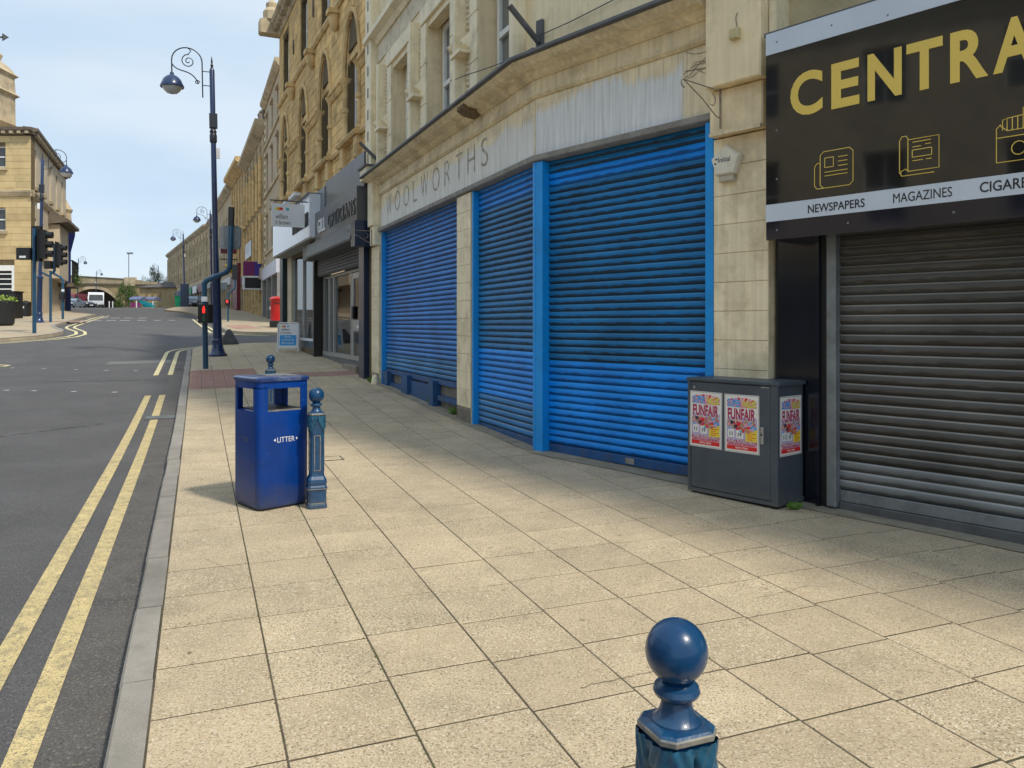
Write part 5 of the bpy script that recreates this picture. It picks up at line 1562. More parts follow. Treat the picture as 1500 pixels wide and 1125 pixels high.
part('red_figure', MB().prism([(-.03, 0), (.03, 0), (.035, .10), (.02, .13), (.018, .17), (-.018, .17), (-.02, .13), (-.035, .10)], 0, .004, 'z').mesh(), redl_m, sb, WM[sp1.name] @ T(.03, -.202, 1.34) @ Matrix.Rotation(R(90), 4, 'X'))
part('dark_figure', MB().prism([(-.03, 0), (.03, 0), (.035, .10), (.02, .13), (.018, .17), (-.018, .17), (-.02, .13), (-.035, .10)], 0, .004, 'z').mesh(), M('unlit_green_lens', (0.03, 0.09, 0.06), 0.3, var=0.0), sb, WM[sp1.name] @ T(.03, -.202, 1.14) @ Matrix.Rotation(R(90), 4, 'X'))
# far cranked post
x, y = at(334, 471)
sp2 = thing('pedestrian_signal_post', 'smaller cranked signal post across the side street with a red light', 'traffic signal', on(x, y, 0))
k = 1.0
tube_part(sp2, 'post', [(0, 0, 0), (0, 0, 1.65), (.08, 0, 1.75), (.36, 0, 1.95), (.42, 0, 2.1), (.42, 0, 2.9)], .055, polet_m, 8)
part('signal_head', cboxm(.28, .56, -.1, .12, 2.5, 3.4, .02), blk_m, sp2)
part('signal_box', boxm(-.10, .10, -.14, .1, .95, 1.3), blk_m, sp2)
part('red_figure', boxm(-.06, .06, -.145, -.14, 1.12, 1.28), redl_m, sp2)
x, y = at(322, 464)
sp3 = thing('sign_post', 'plain blue post with a small grey sign on the far pavement', 'sign', on(x, y, 0))
tube_part(sp3, 'post', [(0, 0, 0), (0, 0, 2.9)], .055, navy_m, 8)
part('sign_plate', boxm(-.05, .55, -.06, -.03, 1.9, 2.4), galv_m, sp3)
# left group
def signal_head(t, x, y, z, ang, n_=3, parent_W=None):
    W = WM[t.name] @ T(x, y, z) @ RZ(ang)
    h = part('signal_head', cboxm(-.16, .16, -.12, .10, 0, .36 * n_, .02), blk_m, t, W)
    bb = part('backing_board', boxm(-.28, .28, -.14, -.122, -.12, .36 * n_ + .12), blk_m, t, W)
    for i in range(n_):
        m_ = MB(); m_.lathe([(.125, 0), (.13, .22), (.115, .22), (.11, .02)], 12)
        part('hood', m_.mesh(smooth=True), blk_m, h, W @ T(0, .10, .18 + .36 * i) @ RX90)
        part('lens', MB().lathe([(.10, 0), (.08, .02), (.01, .03)], 10).mesh(), dlens_m, h, W @ T(0, .10, .18 + .36 * i) @ RX90)
    return h
x, y = at(50.3, 488)
tl1 = thing('traffic_signal', 'nearest traffic signal on the left with three black hoods side on', 'traffic signal', on(x, y, 0), 'traffic signals at the left corner')
tube_part(tl1, 'post', [(0, 0, 0), (0, 0, 4.0)], .07, polet_m)
signal_head(tl1, .35, 0, 2.85, R(-75))
part('backing_panel', boxm(-.17, .25, .08, .14, 2.75, 4.1), blk_m, tl1)
part('side_box', cboxm(-.62, -.12, -.12, .18, 2.80, 3.25, .03), blk_m, tl1)
part('side_lens', boxm(-.50, -.25, -.125, -.12, 2.86, 2.94), white_m, tl1)
x, y = at(74, 472)
tl2 = thing('traffic_signal', 'traffic signal behind the left lamp column, with angled tube arms', 'traffic signal', on(x, y, 0), 'traffic signals at the left corner')
tube_part(tl2, 'post', [(0, 0, 0), (0, 0, 2.6)], .065, polet_m, 8)
tube_part(tl2, 'arm', [(0, 0, 2.3), (-.62, 0, 2.62)], .05, polet_m, 8); tube_part(tl2, 'arm', [(.1, 0, 2.5), (.2, 0, 2.62), (.2, 0, 4.0)], .07, polet_m, 8)
signal_head(tl2, .42, .1, 2.9, R(-80))
part('side_box', cboxm(-.28, .06, -.1, .15, 2.72, 3.12, .03), blk_m, tl2)
x, y = at(92, 467.5)
tl3 = thing('traffic_signal', 'push-button post with a white collar at the left kerb, farthest right of its group', 'traffic signal', on(x, y, 0), 'traffic signals at the left corner')
tube_part(tl3, 'post', [(0, 0, 0), (0, 0, 2.2), (-.12, 0, 2.35), (-.75, 0, 2.7)], .065, polet_m, 8)
part('white_collar', MB().lathe([(.08, 1.55), (.08, 1.68)], 10).mesh(), white_m, tl3)
part('button_box', cboxm(-.13, .13, -.15, .1, 1.1, 1.45, .02), blk_m, tl3)

# pyramid block and post box and A-board
x, y = at(335.5, 504)
pb = MB(); pb.add([(-.31, -.31, 0), (.31, -.31, 0), (.31, .31, 0), (-.31, .31, 0), (-.30, -.30, .07), (.30, -.30, .07), (.30, .30, .07), (-.30, .30, .07), (-.05, -.05, .52), (.05, -.05, .52), (.05, .05, .52), (-.05, .05, .52)],
                  [(0,3,2,1),(0,1,5,4),(1,2,6,5),(2,3,7,6),(3,0,4,7),(4,5,9,8),(5,6,10,9),(6,7,11,10),(7,4,8,11),(8,9,10,11)])
tag(link('pyramid_block', pb.mesh(), on(x, y, CROSS), None, conc_m), 'dark pyramid-shaped block on the pavement corner behind the lamp', 'bollard')
x, y = at(405, 479.5)
bx = thing('post_box', 'red pillar post box with black base in front of the grey shop pier', 'post box', on(x, y, CROSS))
part('base', MB().lathe([(.34, 0), (.34, .30), (.30, .34)], 20).mesh(smooth=True), blk_m, bx)
part('body', MB().lathe([(.30, .33), (.29, 1.35), (.31, 1.38)], 24).mesh(smooth=True), pbox_m, bx)
part('cap', MB().lathe([(.31, 1.38), (.37, 1.41), (.37, 1.46), (.32, 1.49), (.20, 1.55), (.02, 1.58)], 24).mesh(smooth=True), pbox_m, bx)
part('slot', boxm(-.15, .15, -.32, -.28, 1.20, 1.24), blk_m, bx)
part('notice_plate', boxm(-.33, -.30, -.06, .06, .9, 1.05), white_m, bx)
# A-board
x, y = at(423, 515.5)
ab_W = on(x, y, R(4))
ab = thing('pavement_sign', 'white A-board with blue panel on the pavement outside the estate agent', 'sign', ab_W)
fm = MB(); lean = Matrix.Rotation(R(-9), 4, 'X')
def A2(W): return W @ lean
outer = [(-.30, .10, 0), (-.30, .10 - .1, .84)]
frm = MB(); frm.tube([(-.31, 0, 0), (-.31, 0, .84), (-.27, 0, .90), (.27, 0, .90), (.31, 0, .84), (.31, 0, 0)], .022, 8)
frm.tube([(-.31, 0, .12), (.31, 0, .12)], .018, 8)
fmesh = frm.mesh(smooth=True)
Wf = ab_W @ T(0, -.16, 0) @ lean; Wb = ab_W @ T(0, .16, 0) @ Matrix.Rotation(R(9), 4, 'X')
part('frame', fmesh, white_m, ab, Wf); part('frame', fmesh, white_m, ab, Wb)
pnl = part('panel', boxm(-.28, .28, -.008, .008, .14, .87), white_m, ab, Wf); part('panel', boxm(-.28, .28, -.008, .008, .14, .87), white_m, ab, Wb)
part('blue_panel', boxm(-.25, .25, -.011, -.009, .20, .52), M('sky_blue_print', (0.02, 0.30, 0.68), 0.4, var=0.0), pnl, Wf)
RX = Matrix.Rotation(R(90), 4, 'X')
for key, xx, zz, m_ in (('abd1', -.22, .66, ink_m), ('abd2', -.22, .56, ink_m), ('abd3', -.11, .44, white_m), ('abd4', -.18, .34, white_m), ('abd5', -.18, .24, white_m)):
    part('lettering', TXT[key], m_, pnl, Wf @ T(xx, -.0125, zz) @ RX)
dots = [P_GRN, M('dot_orange', (0.8, 0.25, 0.02), 0.4, var=0), P_RED, M('dot_teal', (0.05, 0.45, 0.5), 0.4, var=0)]
dm = MB().lathe([(.03, 0), (.03, .002)], 14).mesh()
for i, (dx, m_) in enumerate(zip((-.20, -.155, -.11, -.01), dots)): part('logo_dot', dm, m_, pnl, Wf @ T(dx, -.010 - i * .0005, .79) @ Matrix.Rotation(R(90), 4, 'X'))

# ============================================================ GOTHIC STONE BUILDING AND ITS SHOPS
go = thing('gothic_stone_building', 'honey-coloured gothic stone building with pointed arches above two shopfronts', 'building', T(-2.91, 16.5, g0(16.5)))
GL = 13.1
bays = [1.75, 4.85, 8.1, 11.6]            # s of the arch centres (Y 18.1, 20.9, 24, 27.6)
HW = 0.62
ops1 = []
for c in bays:
    ops1.append((c - HW, c + HW, 5.95, 8.05))
    ops1.append((c - .95, c + .95, 9.85, 11.5)) if False else ops1.append((c - .60, c + .60, 9.75, 11.6))
shop_ops = [(0.75, 6.45, .3, 3.5), (6.56, 10.35, .9, 3.75)]
mb = MB(); wall_mb(mb, 0, GL, 0, 12.0, -.45, 0.0, ops1 + shop_ops)
part('wall', mb.mesh(), mort_m, go, FG)
part('rear_body', boxm(0.05, GL, -9, -2.5, 0, 11.9), weath_m, go, FG)
part('floor_slab', boxm(0.05, GL, -2.5, -.45, 3.9, 5.0), weath_m, go, FG); part('ceiling_body', boxm(0.05, GL, -2.5, -1.2, 5.0, 11.9), weath_m, go, FG)
part('party_wall', boxm(0.0, .05, -9, -.45, 0, 11.9), weath_m, go, FG)
def arch_hw(z, zs=7.45, za=8.85, hw=.80):
    if z < zs: return hw
    if z > za: return 0
    t = (z - zs) / (za - zs); return hw * math.sqrt(max(0, 1 - t ** 1.7))
cuts = []
for c in bays:
    cuts.append(lambda z, c=c: (c - arch_hw(z), c + arch_hw(z)) if 5.92 < z < 8.85 else None)
    cuts.append((c - .60, c + .60, 9.75, 11.6))
masonry(go, FG, 0.02, GL, 5.0, 11.95, cuts, stone_m, ch=.232, bw=(.34, .62), limit=290)
trims = MB()
for c in bays:
    # tympanum and stepped arch mouldings
    pts = [(c - .62, 8.0)] + [(c + x * .62, 7.9 + (8.70 - 7.9) * (1 - abs(x) ** 1.6)) for x in [i / 8 for i in range(-8, 9)]] + [(c + .62, 8.0)]
    tyl = [(c - .64, 7.98)] + [(c + s_ * arch_hw(z, 7.45, 8.72, .70), z) for s_, zs_ in ((-1, [8.0, 8.15, 8.3, 8.45, 8.58, 8.68]), (1, [8.68, 8.58, 8.45, 8.3, 8.15, 8.0])) for z in zs_] + [(c + .64, 7.98)]
    m_ = MB(); m_.prism(tyl, -.20, -.06, 'y')
    part('tympanum', m_.mesh(), pale_m, go, FG)
    m_ = MB()
    for k, (z0, z1, w0) in enumerate(((8.18, 8.30, .10), (8.36, 8.50, .06), (8.54, 8.62, .03))): m_.box(c - w0, c + w0, -.06, -.045, z0, z1)
    part('carved_figure', m_.mesh(), dstone_m, go, FG)
    zs_ = [7.5 + (8.85 - 7.5) * i / 12 for i in range(13)]
    for hw_, r_, d_ in ((.80, .06, .05), (.69, .045, -.03)):
        ptsL = [(c - arch_hw(z, 7.45, 8.855, hw_), d_, z) for z in zs_]; ptsR = [(c + arch_hw(z, 7.45, 8.855, hw_), d_, z) for z in zs_[::-1]]
        m_ = MB(); m_.tube(ptsL + ptsR, r_, 6)
        part('arch_moulding', m_.mesh(), stone2_m, go, FG)
    # lintel under the tympanum and jambs
    part('window_head', MB().prism([(c - .63, 7.86), (c + .63, 7.86), (c + .63, 7.98), (c, 8.06), (c - .63, 7.98)], -.30, -.04, 'y').mesh(), stone2_m, go, FG)
    for s_ in (-1, 1):
        cx1 = c + s_ * .71
        part('jamb', boxm(cx1 - .08, cx1 + .09, -.40, -.06, 5.93, 7.42), stone2_m, go, FG)
        colm = MB().lathe([(.10, 5.93), (.12, 5.98), (.10, 6.04), (.075, 6.10), (.072, 6.62), (.105, 6.65), (.105, 6.72), (.072, 6.75), (.070, 7.24), (.09, 7.27), (.075, 7.30)], 12)
        part('colonnette', colm.mesh(smooth=True), stone2_m, go, FG @ T(cx1, .03, 0))
        cp = MB(); cp.lathe([(.075, 7.28), (.10, 7.33), (.15, 7.42), (.16, 7.45)], 10)
        part('capital', cp.mesh(), stone2_m, go, FG @ T(cx1, .03, 0))
    window(go, FG, c - .60, 5.98, 1.20, 1.9, -.16, fw=.12, dep=.1)
    window(go, FG, c - .58, 9.78, 1.16, 1.8, -.14, fw=.12, dep=.1)
    part('sill', MB().prism([(-.3, 5.80), (.20, 5.80), (.24, 5.86), (.22, 5.90), (0.02, 5.94), (-.3, 5.94)], c - .92, c + .92, 'x').mesh(), stone2_m, go, FG)
    part('pier_base', cboxm(c - .86, c - .56, 0.0, .16, 5.30, 5.80, .03), stone2_m, go, FG); part('pier_base', cboxm(c + .56, c + .86, 0.0, .16, 5.30, 5.80, .03), stone2_m, go, FG)
# carved impost band between arches, sill band, string, cornice
edges = [0.02] + [v for c in bays for v in (c - .86, c + .86)] + [GL]
leafp = MB()
for i in range(0, len(edges), 2):
    a, b = edges[i], edges[i + 1]
    if b - a < .1: continue
    part('impost_band', MB().prism([(0, 7.26), (.07, 7.26), (.10, 7.30), (.10, 7.40), (.15, 7.43), (.15, 7.48), (0, 7.50)], a, b, 'x').mesh(), stone2_m, go, FG)
    x = a + .05
    while x < b - .05:
        leafp.add([(x - .04, .10, 7.30), (x + .04, .10, 7.30), (x + .03, .10, 7.40), (x - .03, .10, 7.40), (x, .135, 7.35)], [(0,1,4),(1,2,4),(2,3,4),(3,0,4)]); x += .095
    part('sill_band', MB().prism([(0, 5.80), (.08, 5.80), (.11, 5.86), (.09, 5.91), (0, 5.94)], a, b, 'x').mesh(), stone2_m, go, FG)
part('carved_leaves', leafp.mesh(), stone2_m, go, FG, kind='stuff')
part('string_course', MB().prism([(.03, 9.40), (.08, 9.40), (.13, 9.46), (.13, 9.52), (.03, 9.56)], 0, GL, 'x').mesh(), stone2_m, go, FG)
part('cornice', MB().prism([(-.3, 11.96), (.06, 11.96), (.12, 12.05), (.12, 12.2), (.34, 12.32), (.38, 12.40), (.36, 12.50), (-.3, 12.55)], 0, GL, 'x').mesh(), weath_m, go, FG)
mod = MB()
x = .2
while x < GL - .1: mod.box(x, x + .16, .10, .30, 12.06, 12.24); x += .45
part('modillions', mod.mesh(), weath_m, go, FG, kind='stuff')
part('cornice_end', cboxm(GL - .3, GL + .15, -.3, .75, 12.0, 12.5, .05), weath_m, go, FG)
part('corner_finial', MB().lathe([(.3, 12.5), (.32, 12.8), (.2, 12.95), (.22, 13.1), (.02, 13.3)], 10).mesh(), weath_m, go, FG @ T(GL - .1, .3, 0))
# corbel heads under the string between bays
hd_ = MB(); hd_.box(-.16, .16, 0, .30, 9.28, 9.40); hd_.lathe([(.02, 8.85), (.06, 8.9), (.10, 8.98), (.145, 9.10), (.15, 9.22), (.13, 9.28)], 10, 0, .12)
hdm = hd_.mesh(smooth=True)
for s_ in (3.3, 6.45, 9.85, .15): part('corbel_head', hdm, dstone_m if False else stone2_m, go, FG @ T(s_, 0, 0))
vg = MB(); vg.prism([(-.06, 0), (0, -.25), (.06, 0), (0, .25)], 0, .05, 'y'); vgm = vg.mesh()
for s_ in (3.3, 6.45, 9.85): part('carved_lozenge', vgm, dstone_m, go, FG @ T(s_, .03, 10.6))
# second-row brackets below sills (partly over the shop cladding)
part('security_camera', cboxm(-.12, .12, .05, .35, 0, .22, .02), galv_m, go, FG @ T(8.9, .05, 5.0)) 
# --- optician shop cladding
part('panel_strip', boxm(0.0, 4.0, .0, .20, 4.52, 5.24), sgrey_m, go, FG)
opt = thing('shop_fascia_sign', 'dark grey fascia with silver letters over the glass-fronted shop beside the cream building', 'sign', FG @ T(0, 0, 3.4))
part('fascia_box', boxm(-.02, 4.55, .0, .36, 3.78, 4.50), sgrey_m, opt, FG)
part('upper_panel', boxm(4.02, 5.2, .0, .22, 4.51, 5.15), M('weathered_steel_panel', (0.17, 0.19, 0.21), 0.4, 0.3, var=0.3, scale=2.5), opt, FG)
part('lower_box', MB().prism([(0, 3.40), (.40, 3.40), (.42, 3.44), (.36, 3.777), (0, 3.777)], .35, 5.6, 'x').mesh(), M('grey_lip', (0.12, 0.12, 0.12), 0.45, var=0.15, scale=3), opt, FG)
part('end_panel', boxm(-.02, .34, .0, .40, 3.25, 3.775), navy_m, opt, FG)
place_text('gill', white_m, opt, FG, 4.10, .363, 3.93)  # chrome letters painted white for their bright reflection
place_text('optic', M('dark_chrome', (0.11, 0.113, 0.118), 0.2, .6, var=0.0), opt, FG, 2.85, .363, 3.93)  # same chrome lettering, its dark reflection put into the base colour
part('jamb_post', boxm(.36, .80, -.2, .12, .3, 3.39), navy_m, go, FG)
part('jamb_post', boxm(6.44, 6.56, -.2, .04, .4, 3.39), M('black_brown_paint', (0.02, 0.016, 0.014), 0.4, var=0.2), go, FG)
hs = part('half_shutter', boxm(.82, 6.30, -.10, -.06, 2.95, 3.5), blk_m, go, FG, label='half-raised dark grey shutter')
hsm = slat_mesh(5.48, .08, .014)
for k in range(6): part('slat', hsm, M('dark_slat', (0.055, 0.055, 0.06), 0.45, 0.3, var=0.15), hs, FG @ T(.82, -.05, 2.98 + k * .08))
sf = part('shopfront', boxm(.80, 6.30, -.32, -.18, .35, .78), M('grey_stallriser', (0.12, 0.125, 0.13), 0.5, var=0.2), go, FG)
for a, b in ((.82, .90), (1.40, 1.50), (2.85, 2.95), (4.9, 5.0), (5.45, 5.6), (6.15, 6.3)): part('mullion', boxm(a, b, -.30, -.20, .78, 2.96), alu_m, sf, FG)
part('transom', boxm(1.5, 6.15, -.30, -.20, 2.88, 2.96), alu_m, sf, FG)
for a, b in ((.90, 1.40), (2.95, 4.9), (5.0, 5.45)): part('pane', boxm(a, b, -.265, -.255, .80, 2.9), glass_m, sf, FG)
part('sill_rail', boxm(.82, 6.2, -.30, -.16, .76, .86), alu_m, sf, FG)
dr = part('door', MB().box(1.52, 1.66, -.27, -.21, .60, 2.86).box(2.70, 2.84, -.27, -.21, .60, 2.86).box(1.66, 2.70, -.27, -.21, .60, .82).box(1.66, 2.70, -.27, -.21, 1.45, 1.72).box(1.66, 2.70, -.27, -.21, 2.72, 2.86).mesh(), alu_m, go, FG)
part('pane', boxm(1.66, 2.70, -.245, -.235, .80, 2.74), glass_m, dr, FG)
part('letterbox', boxm(2.0, 2.3, -.21, -.195, 1.52, 1.60), white_m, dr, FG)
part('handle', boxm(2.60, 2.75, -.21, -.17, 1.75, 2.05), blk_m, dr, FG)
part('step', cboxm(1.5, 2.9, -.3, .02, .40, .66, .02), M('tan_stone_step', (0.25, 0.21, 0.16), 0.8, var=0.2), go, FG)
part('interior_wall', boxm(.8, 6.3, -2.4, -2.3, .4, 3.9), inter_m, go, FG)
part('interior_floor', boxm(.8, 10.4, -2.3, -.34, .3, .62), interd_m, go, FG)
part('display_shelf', MB().box(3.0, 4.8, -1.0, -.8, .8, 1.9).box(3.0, 4.8, -1.0, -.5, 1.15, 1.18).mesh(), white_m, go, FG)
# --- estate agent
ws = thing('shop_fascia_sign', 'large tilted white estate agent fascia with black letters', 'sign', FG @ T(4.1, 0, 3.9))
part('sign_box', boxm(4.56, 11.3, .0, .50, 3.90, 5.02), M('sign_white', (0.70, 0.73, 0.78), 0.18, var=0.04, coat=0.4), ws, FG)
part('soffit', boxm(4.56, 11.3, .02, .48, 3.86, 3.898), M('pale_grey_soffit', (0.34, 0.33, 0.31), 0.6, var=0.1), ws, FG)
part('top_trim', boxm(4.6, 11.3, .0, .55, 5.021, 5.06), galv_m, ws, FG)
place_text('whb_big', ink_m, ws, FG, 7.25, .501, 4.20)
lt = MB()
for k in range(3): lt.box(5.6 + k * 1.6, 6.6 + k * 1.6, .55, .72, 5.12, 5.20)
part('trough_light', lt.mesh(), white_m, ws, FG)
part('side_fascia', boxm(5.62, 6.74, .02, .30, 3.42, 3.85), M('brown_grey_board', (0.13, 0.12, 0.11), 0.5, var=0.1), go, FG)
pj_W = FG @ T(4.95, 0, 4.17)
pj = thing('projecting_sign', 'white hanging sign with coloured dots and small dark lettering on an iron bracket', 'sign', pj_W)
part('board', boxm(-.025, .025, .56, 1.40, 0, .60), white_m, pj)
br = MB(); br.tube([(0, .0, .68), (0, 1.45, .68)], .018, 6); br.tube([(0, .02, .70), (0, .02, .25)], .02, 6); br.tube(curve((0, .02, .4), (0, .06, .58), (0, .12, .62), (0, .25, .68)), .015, 6)
for yy in (.62, 1.34): br.tube([(0, yy, .60), (0, yy, .68)], .008, 5)
part('bracket', br.mesh(), lead_m, pj)
Wp = pj_W @ T(-.0265, 0, 0) @ Matrix(((0, 0, -1, 0), (-1, 0, 0, 0), (0, 1, 0, 0), (0, 0, 0, 1)))     # x -> -y, y -> z, z -> -x
part('lettering', TXT['whb_a'], ink_m, pj, Wp @ T(-1.30, .20, 0)); part('lettering', TXT['whb_b'], ink_m, pj, Wp @ T(-1.30, .05, 0))
for i, (dx, m_) in enumerate(zip((-1.27, -1.215, -1.16, -1.0), dots)): part('logo_dot', MB().lathe([(.042, 0), (.042, .002)], 14).mesh(), m_, pj, Wp @ T(dx, .46, .0005 * i))
es = part('shopfront', boxm(6.57, 10.3, -.30, -.02, .4, 1.13), M('blue_grey_stallriser', (0.05, 0.075, 0.095), 0.4, var=0.2), go, FG)
for a, b in ((6.57, 6.64), (8.4, 8.48), (10.22, 10.32)): part('mullion', boxm(a, b, -.12, -.0, 1.15, 3.75), alu_m, es, FG)
for a, b in ((6.64, 8.4), (8.48, 10.22)): part('pane', boxm(a, b, -.06, -.05, 1.18, 3.7), glass_m, es, FG)
part('sill_rail', boxm(6.57, 10.32, -.2, .04, 1.13, 1.2), white_m, es, FG)
part('interior_wall', boxm(6.8, 10.3, -1.8, -1.7, .6, 3.9), interd_m, go, FG)
cd = MB()
for i in range(2):
    for j in range(3): cd.box(6.9 + j * .6, 7.25 + j * .6, -.6, -.59, 1.5 + i * .45, 1.78 + i * .45)
part('window_cards', cd.mesh(), white_m, go, FG)
part('cream_pilaster', cboxm(10.35, 11.05, -.3, .06, .6, 3.85, .02), pale_m, go, FG)
part('teal_pier', cboxm(11.55, 12.15, -.3, .15, .6, 3.88, .01), teal_m, go, FG)

# ============================================================ GENERIC TERRACE BUILDINGS
def terrace(name, label, p0, p1, top, floors, nbay, wm, cm, ww=1.0, cat='building', shopm=None, pil=False, hood=False, depth=9, base=None, sill=True, corn=(.35, .5), framem=None):
    """p0 near-left-hand end seen from street ... local x from p0 to p1, y outward"""
    p0 = Vector((*p0, 0)); p1 = Vector((*p1, 0)); L = (p1 - p0).length
    F = T(p0.x, p0.y) @ RZ(math.atan2(p1.y - p0.y, p1.x - p0.x))
    zb = min(gz(p0.x, p0.y), gz(p1.x, p1.y)) - .6
    t = thing(name, label, cat, T(p0.x, p0.y, gz(p0.x, p0.y)))
    pitch = L / nbay; ops_ = []
    for z0, z1 in floors:
        for i in range(nbay):
            c = pitch * (i + .5); ops_.append((c - ww/2, c + ww/2, z0, z1))
    if shopm: ops_.append((.3, L - .3, zb, shopm[0]))
    m_ = MB(); wall_mb(m_, 0, L, zb, top, -.35, 0, ops_)
    part('wall', m_.mesh(), wm, t, F)
    part('rear_body', boxm(.0, L, -depth, -.36, zb, top - .05), wm, t, F)
    for z0, z1 in floors:
        for i in range(nbay):
            c = pitch * (i + .5)
            window(t, F, c - ww/2 + .02, z0, ww - .04, z1 - z0, -.15, fw=.07, dep=.1, mat=framem)
            if hood: part('window_hood', boxm(c - ww/2 - .15, c + ww/2 + .15, 0, .14, z1 + .02, z1 + .16), cm, t, F)
        if sill: part('sill_band', boxm(0, L, 0, .10, z0 - .22, z0 - .05), cm, t, F)
    if pil:
        pm_ = cboxm(-.16, .16, 0, .16, floors[0][0] - .4, top - .3, .02)
        for i in range(nbay + 1): part('pilaster', pm_, cm, t, F @ T(min(max(pitch * i, .16), L - .16), 0, 0))
    part('cornice', MB().prism([(-.3, top), (.08, top), (corn[0], top + corn[1] * .6), (corn[0], top + corn[1]), (-.3, top + corn[1])], -.05, L + .05, 'x').mesh(), cm, t, F)
    if shopm:
        part('shop_glazing', boxm(.3, L - .3, -.34, -.28, zb, shopm[0] - .6), pane_m, t, F)
        part('shop_fascia', boxm(.1, L - .1, .0, .25, shopm[0] - .75, shopm[0] + .05), shopm[1], t, F)
        for i in range(nbay + 1): part('shop_pilaster', boxm(-.15, .15, -.05, .2, zb, shopm[0] - .76), shopm[2], t, F @ T(min(max(pitch * i, .15), L - .15), 0, 0))
    return t, F, L
def chimney(t, F, s, z, d=-3, w=.9, h=1.8, m_=None):
    c = part('chimney', MB().box(s, s + w, d, d + .7, z, z + h).box(s - .08, s + w + .08, d - .08, d + .78, z + h, z + h + .15).mesh(), m_ or weath_m, t, F)
    for k in range(3): part('chimney_pot', MB().lathe([(.12, 0), (.10, .35)], 8).mesh(), M('clay_pot', (0.28, 0.14, 0.08), 0.8, var=.1), c, F @ T(s + .2 + k * .25, d + .35, z + h + .15))
sooty_m = M('sooty_stone', (0.46, 0.36, 0.225), 0.9, var=0.22, scale=1.5, bump=0.4, bscale=25, dirt=(0.15, 0.11, 0.07), dscale=.7, damt=0.75)
P = [(-13.4, 45.5), (-17.3, 55.0), (-20.2, 62.0), (-23.9, 70.5), (-29.0, 81.5), (-36.2, 97), (-44.5, 114.5), (-59.5, 141), (-72.3, 165)]
t1, F1, L1 = terrace('rendered_corner_building', 'tall pale corner building with grey stone shopfront beyond the side street', P[0], P[1], 16.6, [(6.6, 9.0), (10.6, 13.0), (14.0, 15.8)], 3, M('tan_render', (0.46, 0.37, 0.25), .9, var=.15, scale=1.5, dirt=(.25, .2, .14), dscale=.8, damt=.5), weath_m, ww=.95, hood=True, shopm=(5.4, M('lilac_fascia', (0.55, 0.55, 0.62), 0.4, var=0.1), grey_m))
q_ = MB()
for k in range(20): q_.box(L1 - .5, L1 + .02, 0, .05, 5.6 + k * .55, 5.85 + k * .55)
part('quoins', q_.mesh(), cream2_m, t1, F1, kind='stuff')
t2, F2, L2 = terrace('ornate_stone_building', 'ornate stone building with stacked columns and ball finials along its parapet', P[1], P[3], 15.2, [(6.3, 8.9), (10.4, 13.0)], 6, sooty_m, weath_m, ww=1.3, pil=True, hood=True, shopm=(5.6, weath_m, stone2_m), corn=(.7, .8))
for i in range(7):
    s_ = min(max(i * L2 / 6, .3), L2 - .3)
    part('finial', MB().box(-.35, .35, -.35, .35, 16.0, 17.0).lathe([(.15, 17.0), (.30, 17.2), (.15, 17.45), (.22, 17.7), (.02, 18.1)], 8).mesh(), dstone_m, t2, F2 @ T(s_, -.2, 0))
    part('colonnette', MB().lathe([(.17, 9.9), (.14, 10.1), (.13, 13.2), (.2, 13.4)], 8).mesh(), stone2_m, t2, F2 @ T(s_, .3, 0))
    part('colonnette', MB().lathe([(.17, 5.9), (.14, 6.1), (.13, 9.2), (.2, 9.4)], 8).mesh(), stone2_m, t2, F2 @ T(s_, .3, 0))
part('parapet', boxm(0, L2, -.4, .1, 16.0, 16.5), weath_m, t2, F2)
t3, F3, L3 = terrace('corniced_stone_building', 'stone building with a heavy projecting cornice in the middle of the terrace', P[3], P[4], 15.8, [(7.0, 9.4), (11.0, 13.6)], 5, weath_m, stone2_m, ww=1.1, pil=True, shopm=(6.0, M('dark_red_fascia', (0.13, 0.02, 0.03), 0.5, var=.1), weath_m), corn=(.9, .9))
t4, F4, L4 = terrace('chimneyed_stone_building', 'lower stone building with chimney stacks behind the signal post', P[4], P[5], 15.6, [(7.6, 9.9), (11.4, 13.6)], 6, sooty_m, weath_m, ww=1.2, shopm=(6.6, M('white_fascia', (0.5, 0.5, 0.5), 0.5, var=.1), weath_m), corn=(.6, .8))
for s_ in (1.5, 8, 14): chimney(t4, F4, s_, 16.2)
t5, F5, L5 = terrace('stone_block', 'narrow honey stone block just right of the nearest lamp column', P[5], P[6], 15.6, [(8.4, 10.6), (12.0, 14.2)], 6, sooty_m, weath_m, ww=1.3, shopm=(7.4, grey_m, weath_m))
t6, F6, L6 = terrace('curved_terrace', 'long stone terrace with wide window bays curving away at the far end of the street', P[6], P[8], 15.6, [(8.9, 11.0), (12.3, 14.6)], 17, M('terrace_stone', (0.52, 0.41, 0.25), 0.85, var=0.18, scale=.8, dirt=(0.18, 0.14, 0.09), dscale=.5, damt=.6), weath_m, ww=2.0, pil=True, shopm=(7.9, grey_m, weath_m), corn=(.5, .7), framem=whitef_m)
for k, (s0, m_) in enumerate(((2, maroon_m), (9, white_m), (15, green_m), (22, white_m), (30, bluek_m), (40, grey_m))):
    part('shop_sign_board', boxm(s0, s0 + 4.5, .26, .4, 6.6, 7.7), m_, t6, F6)
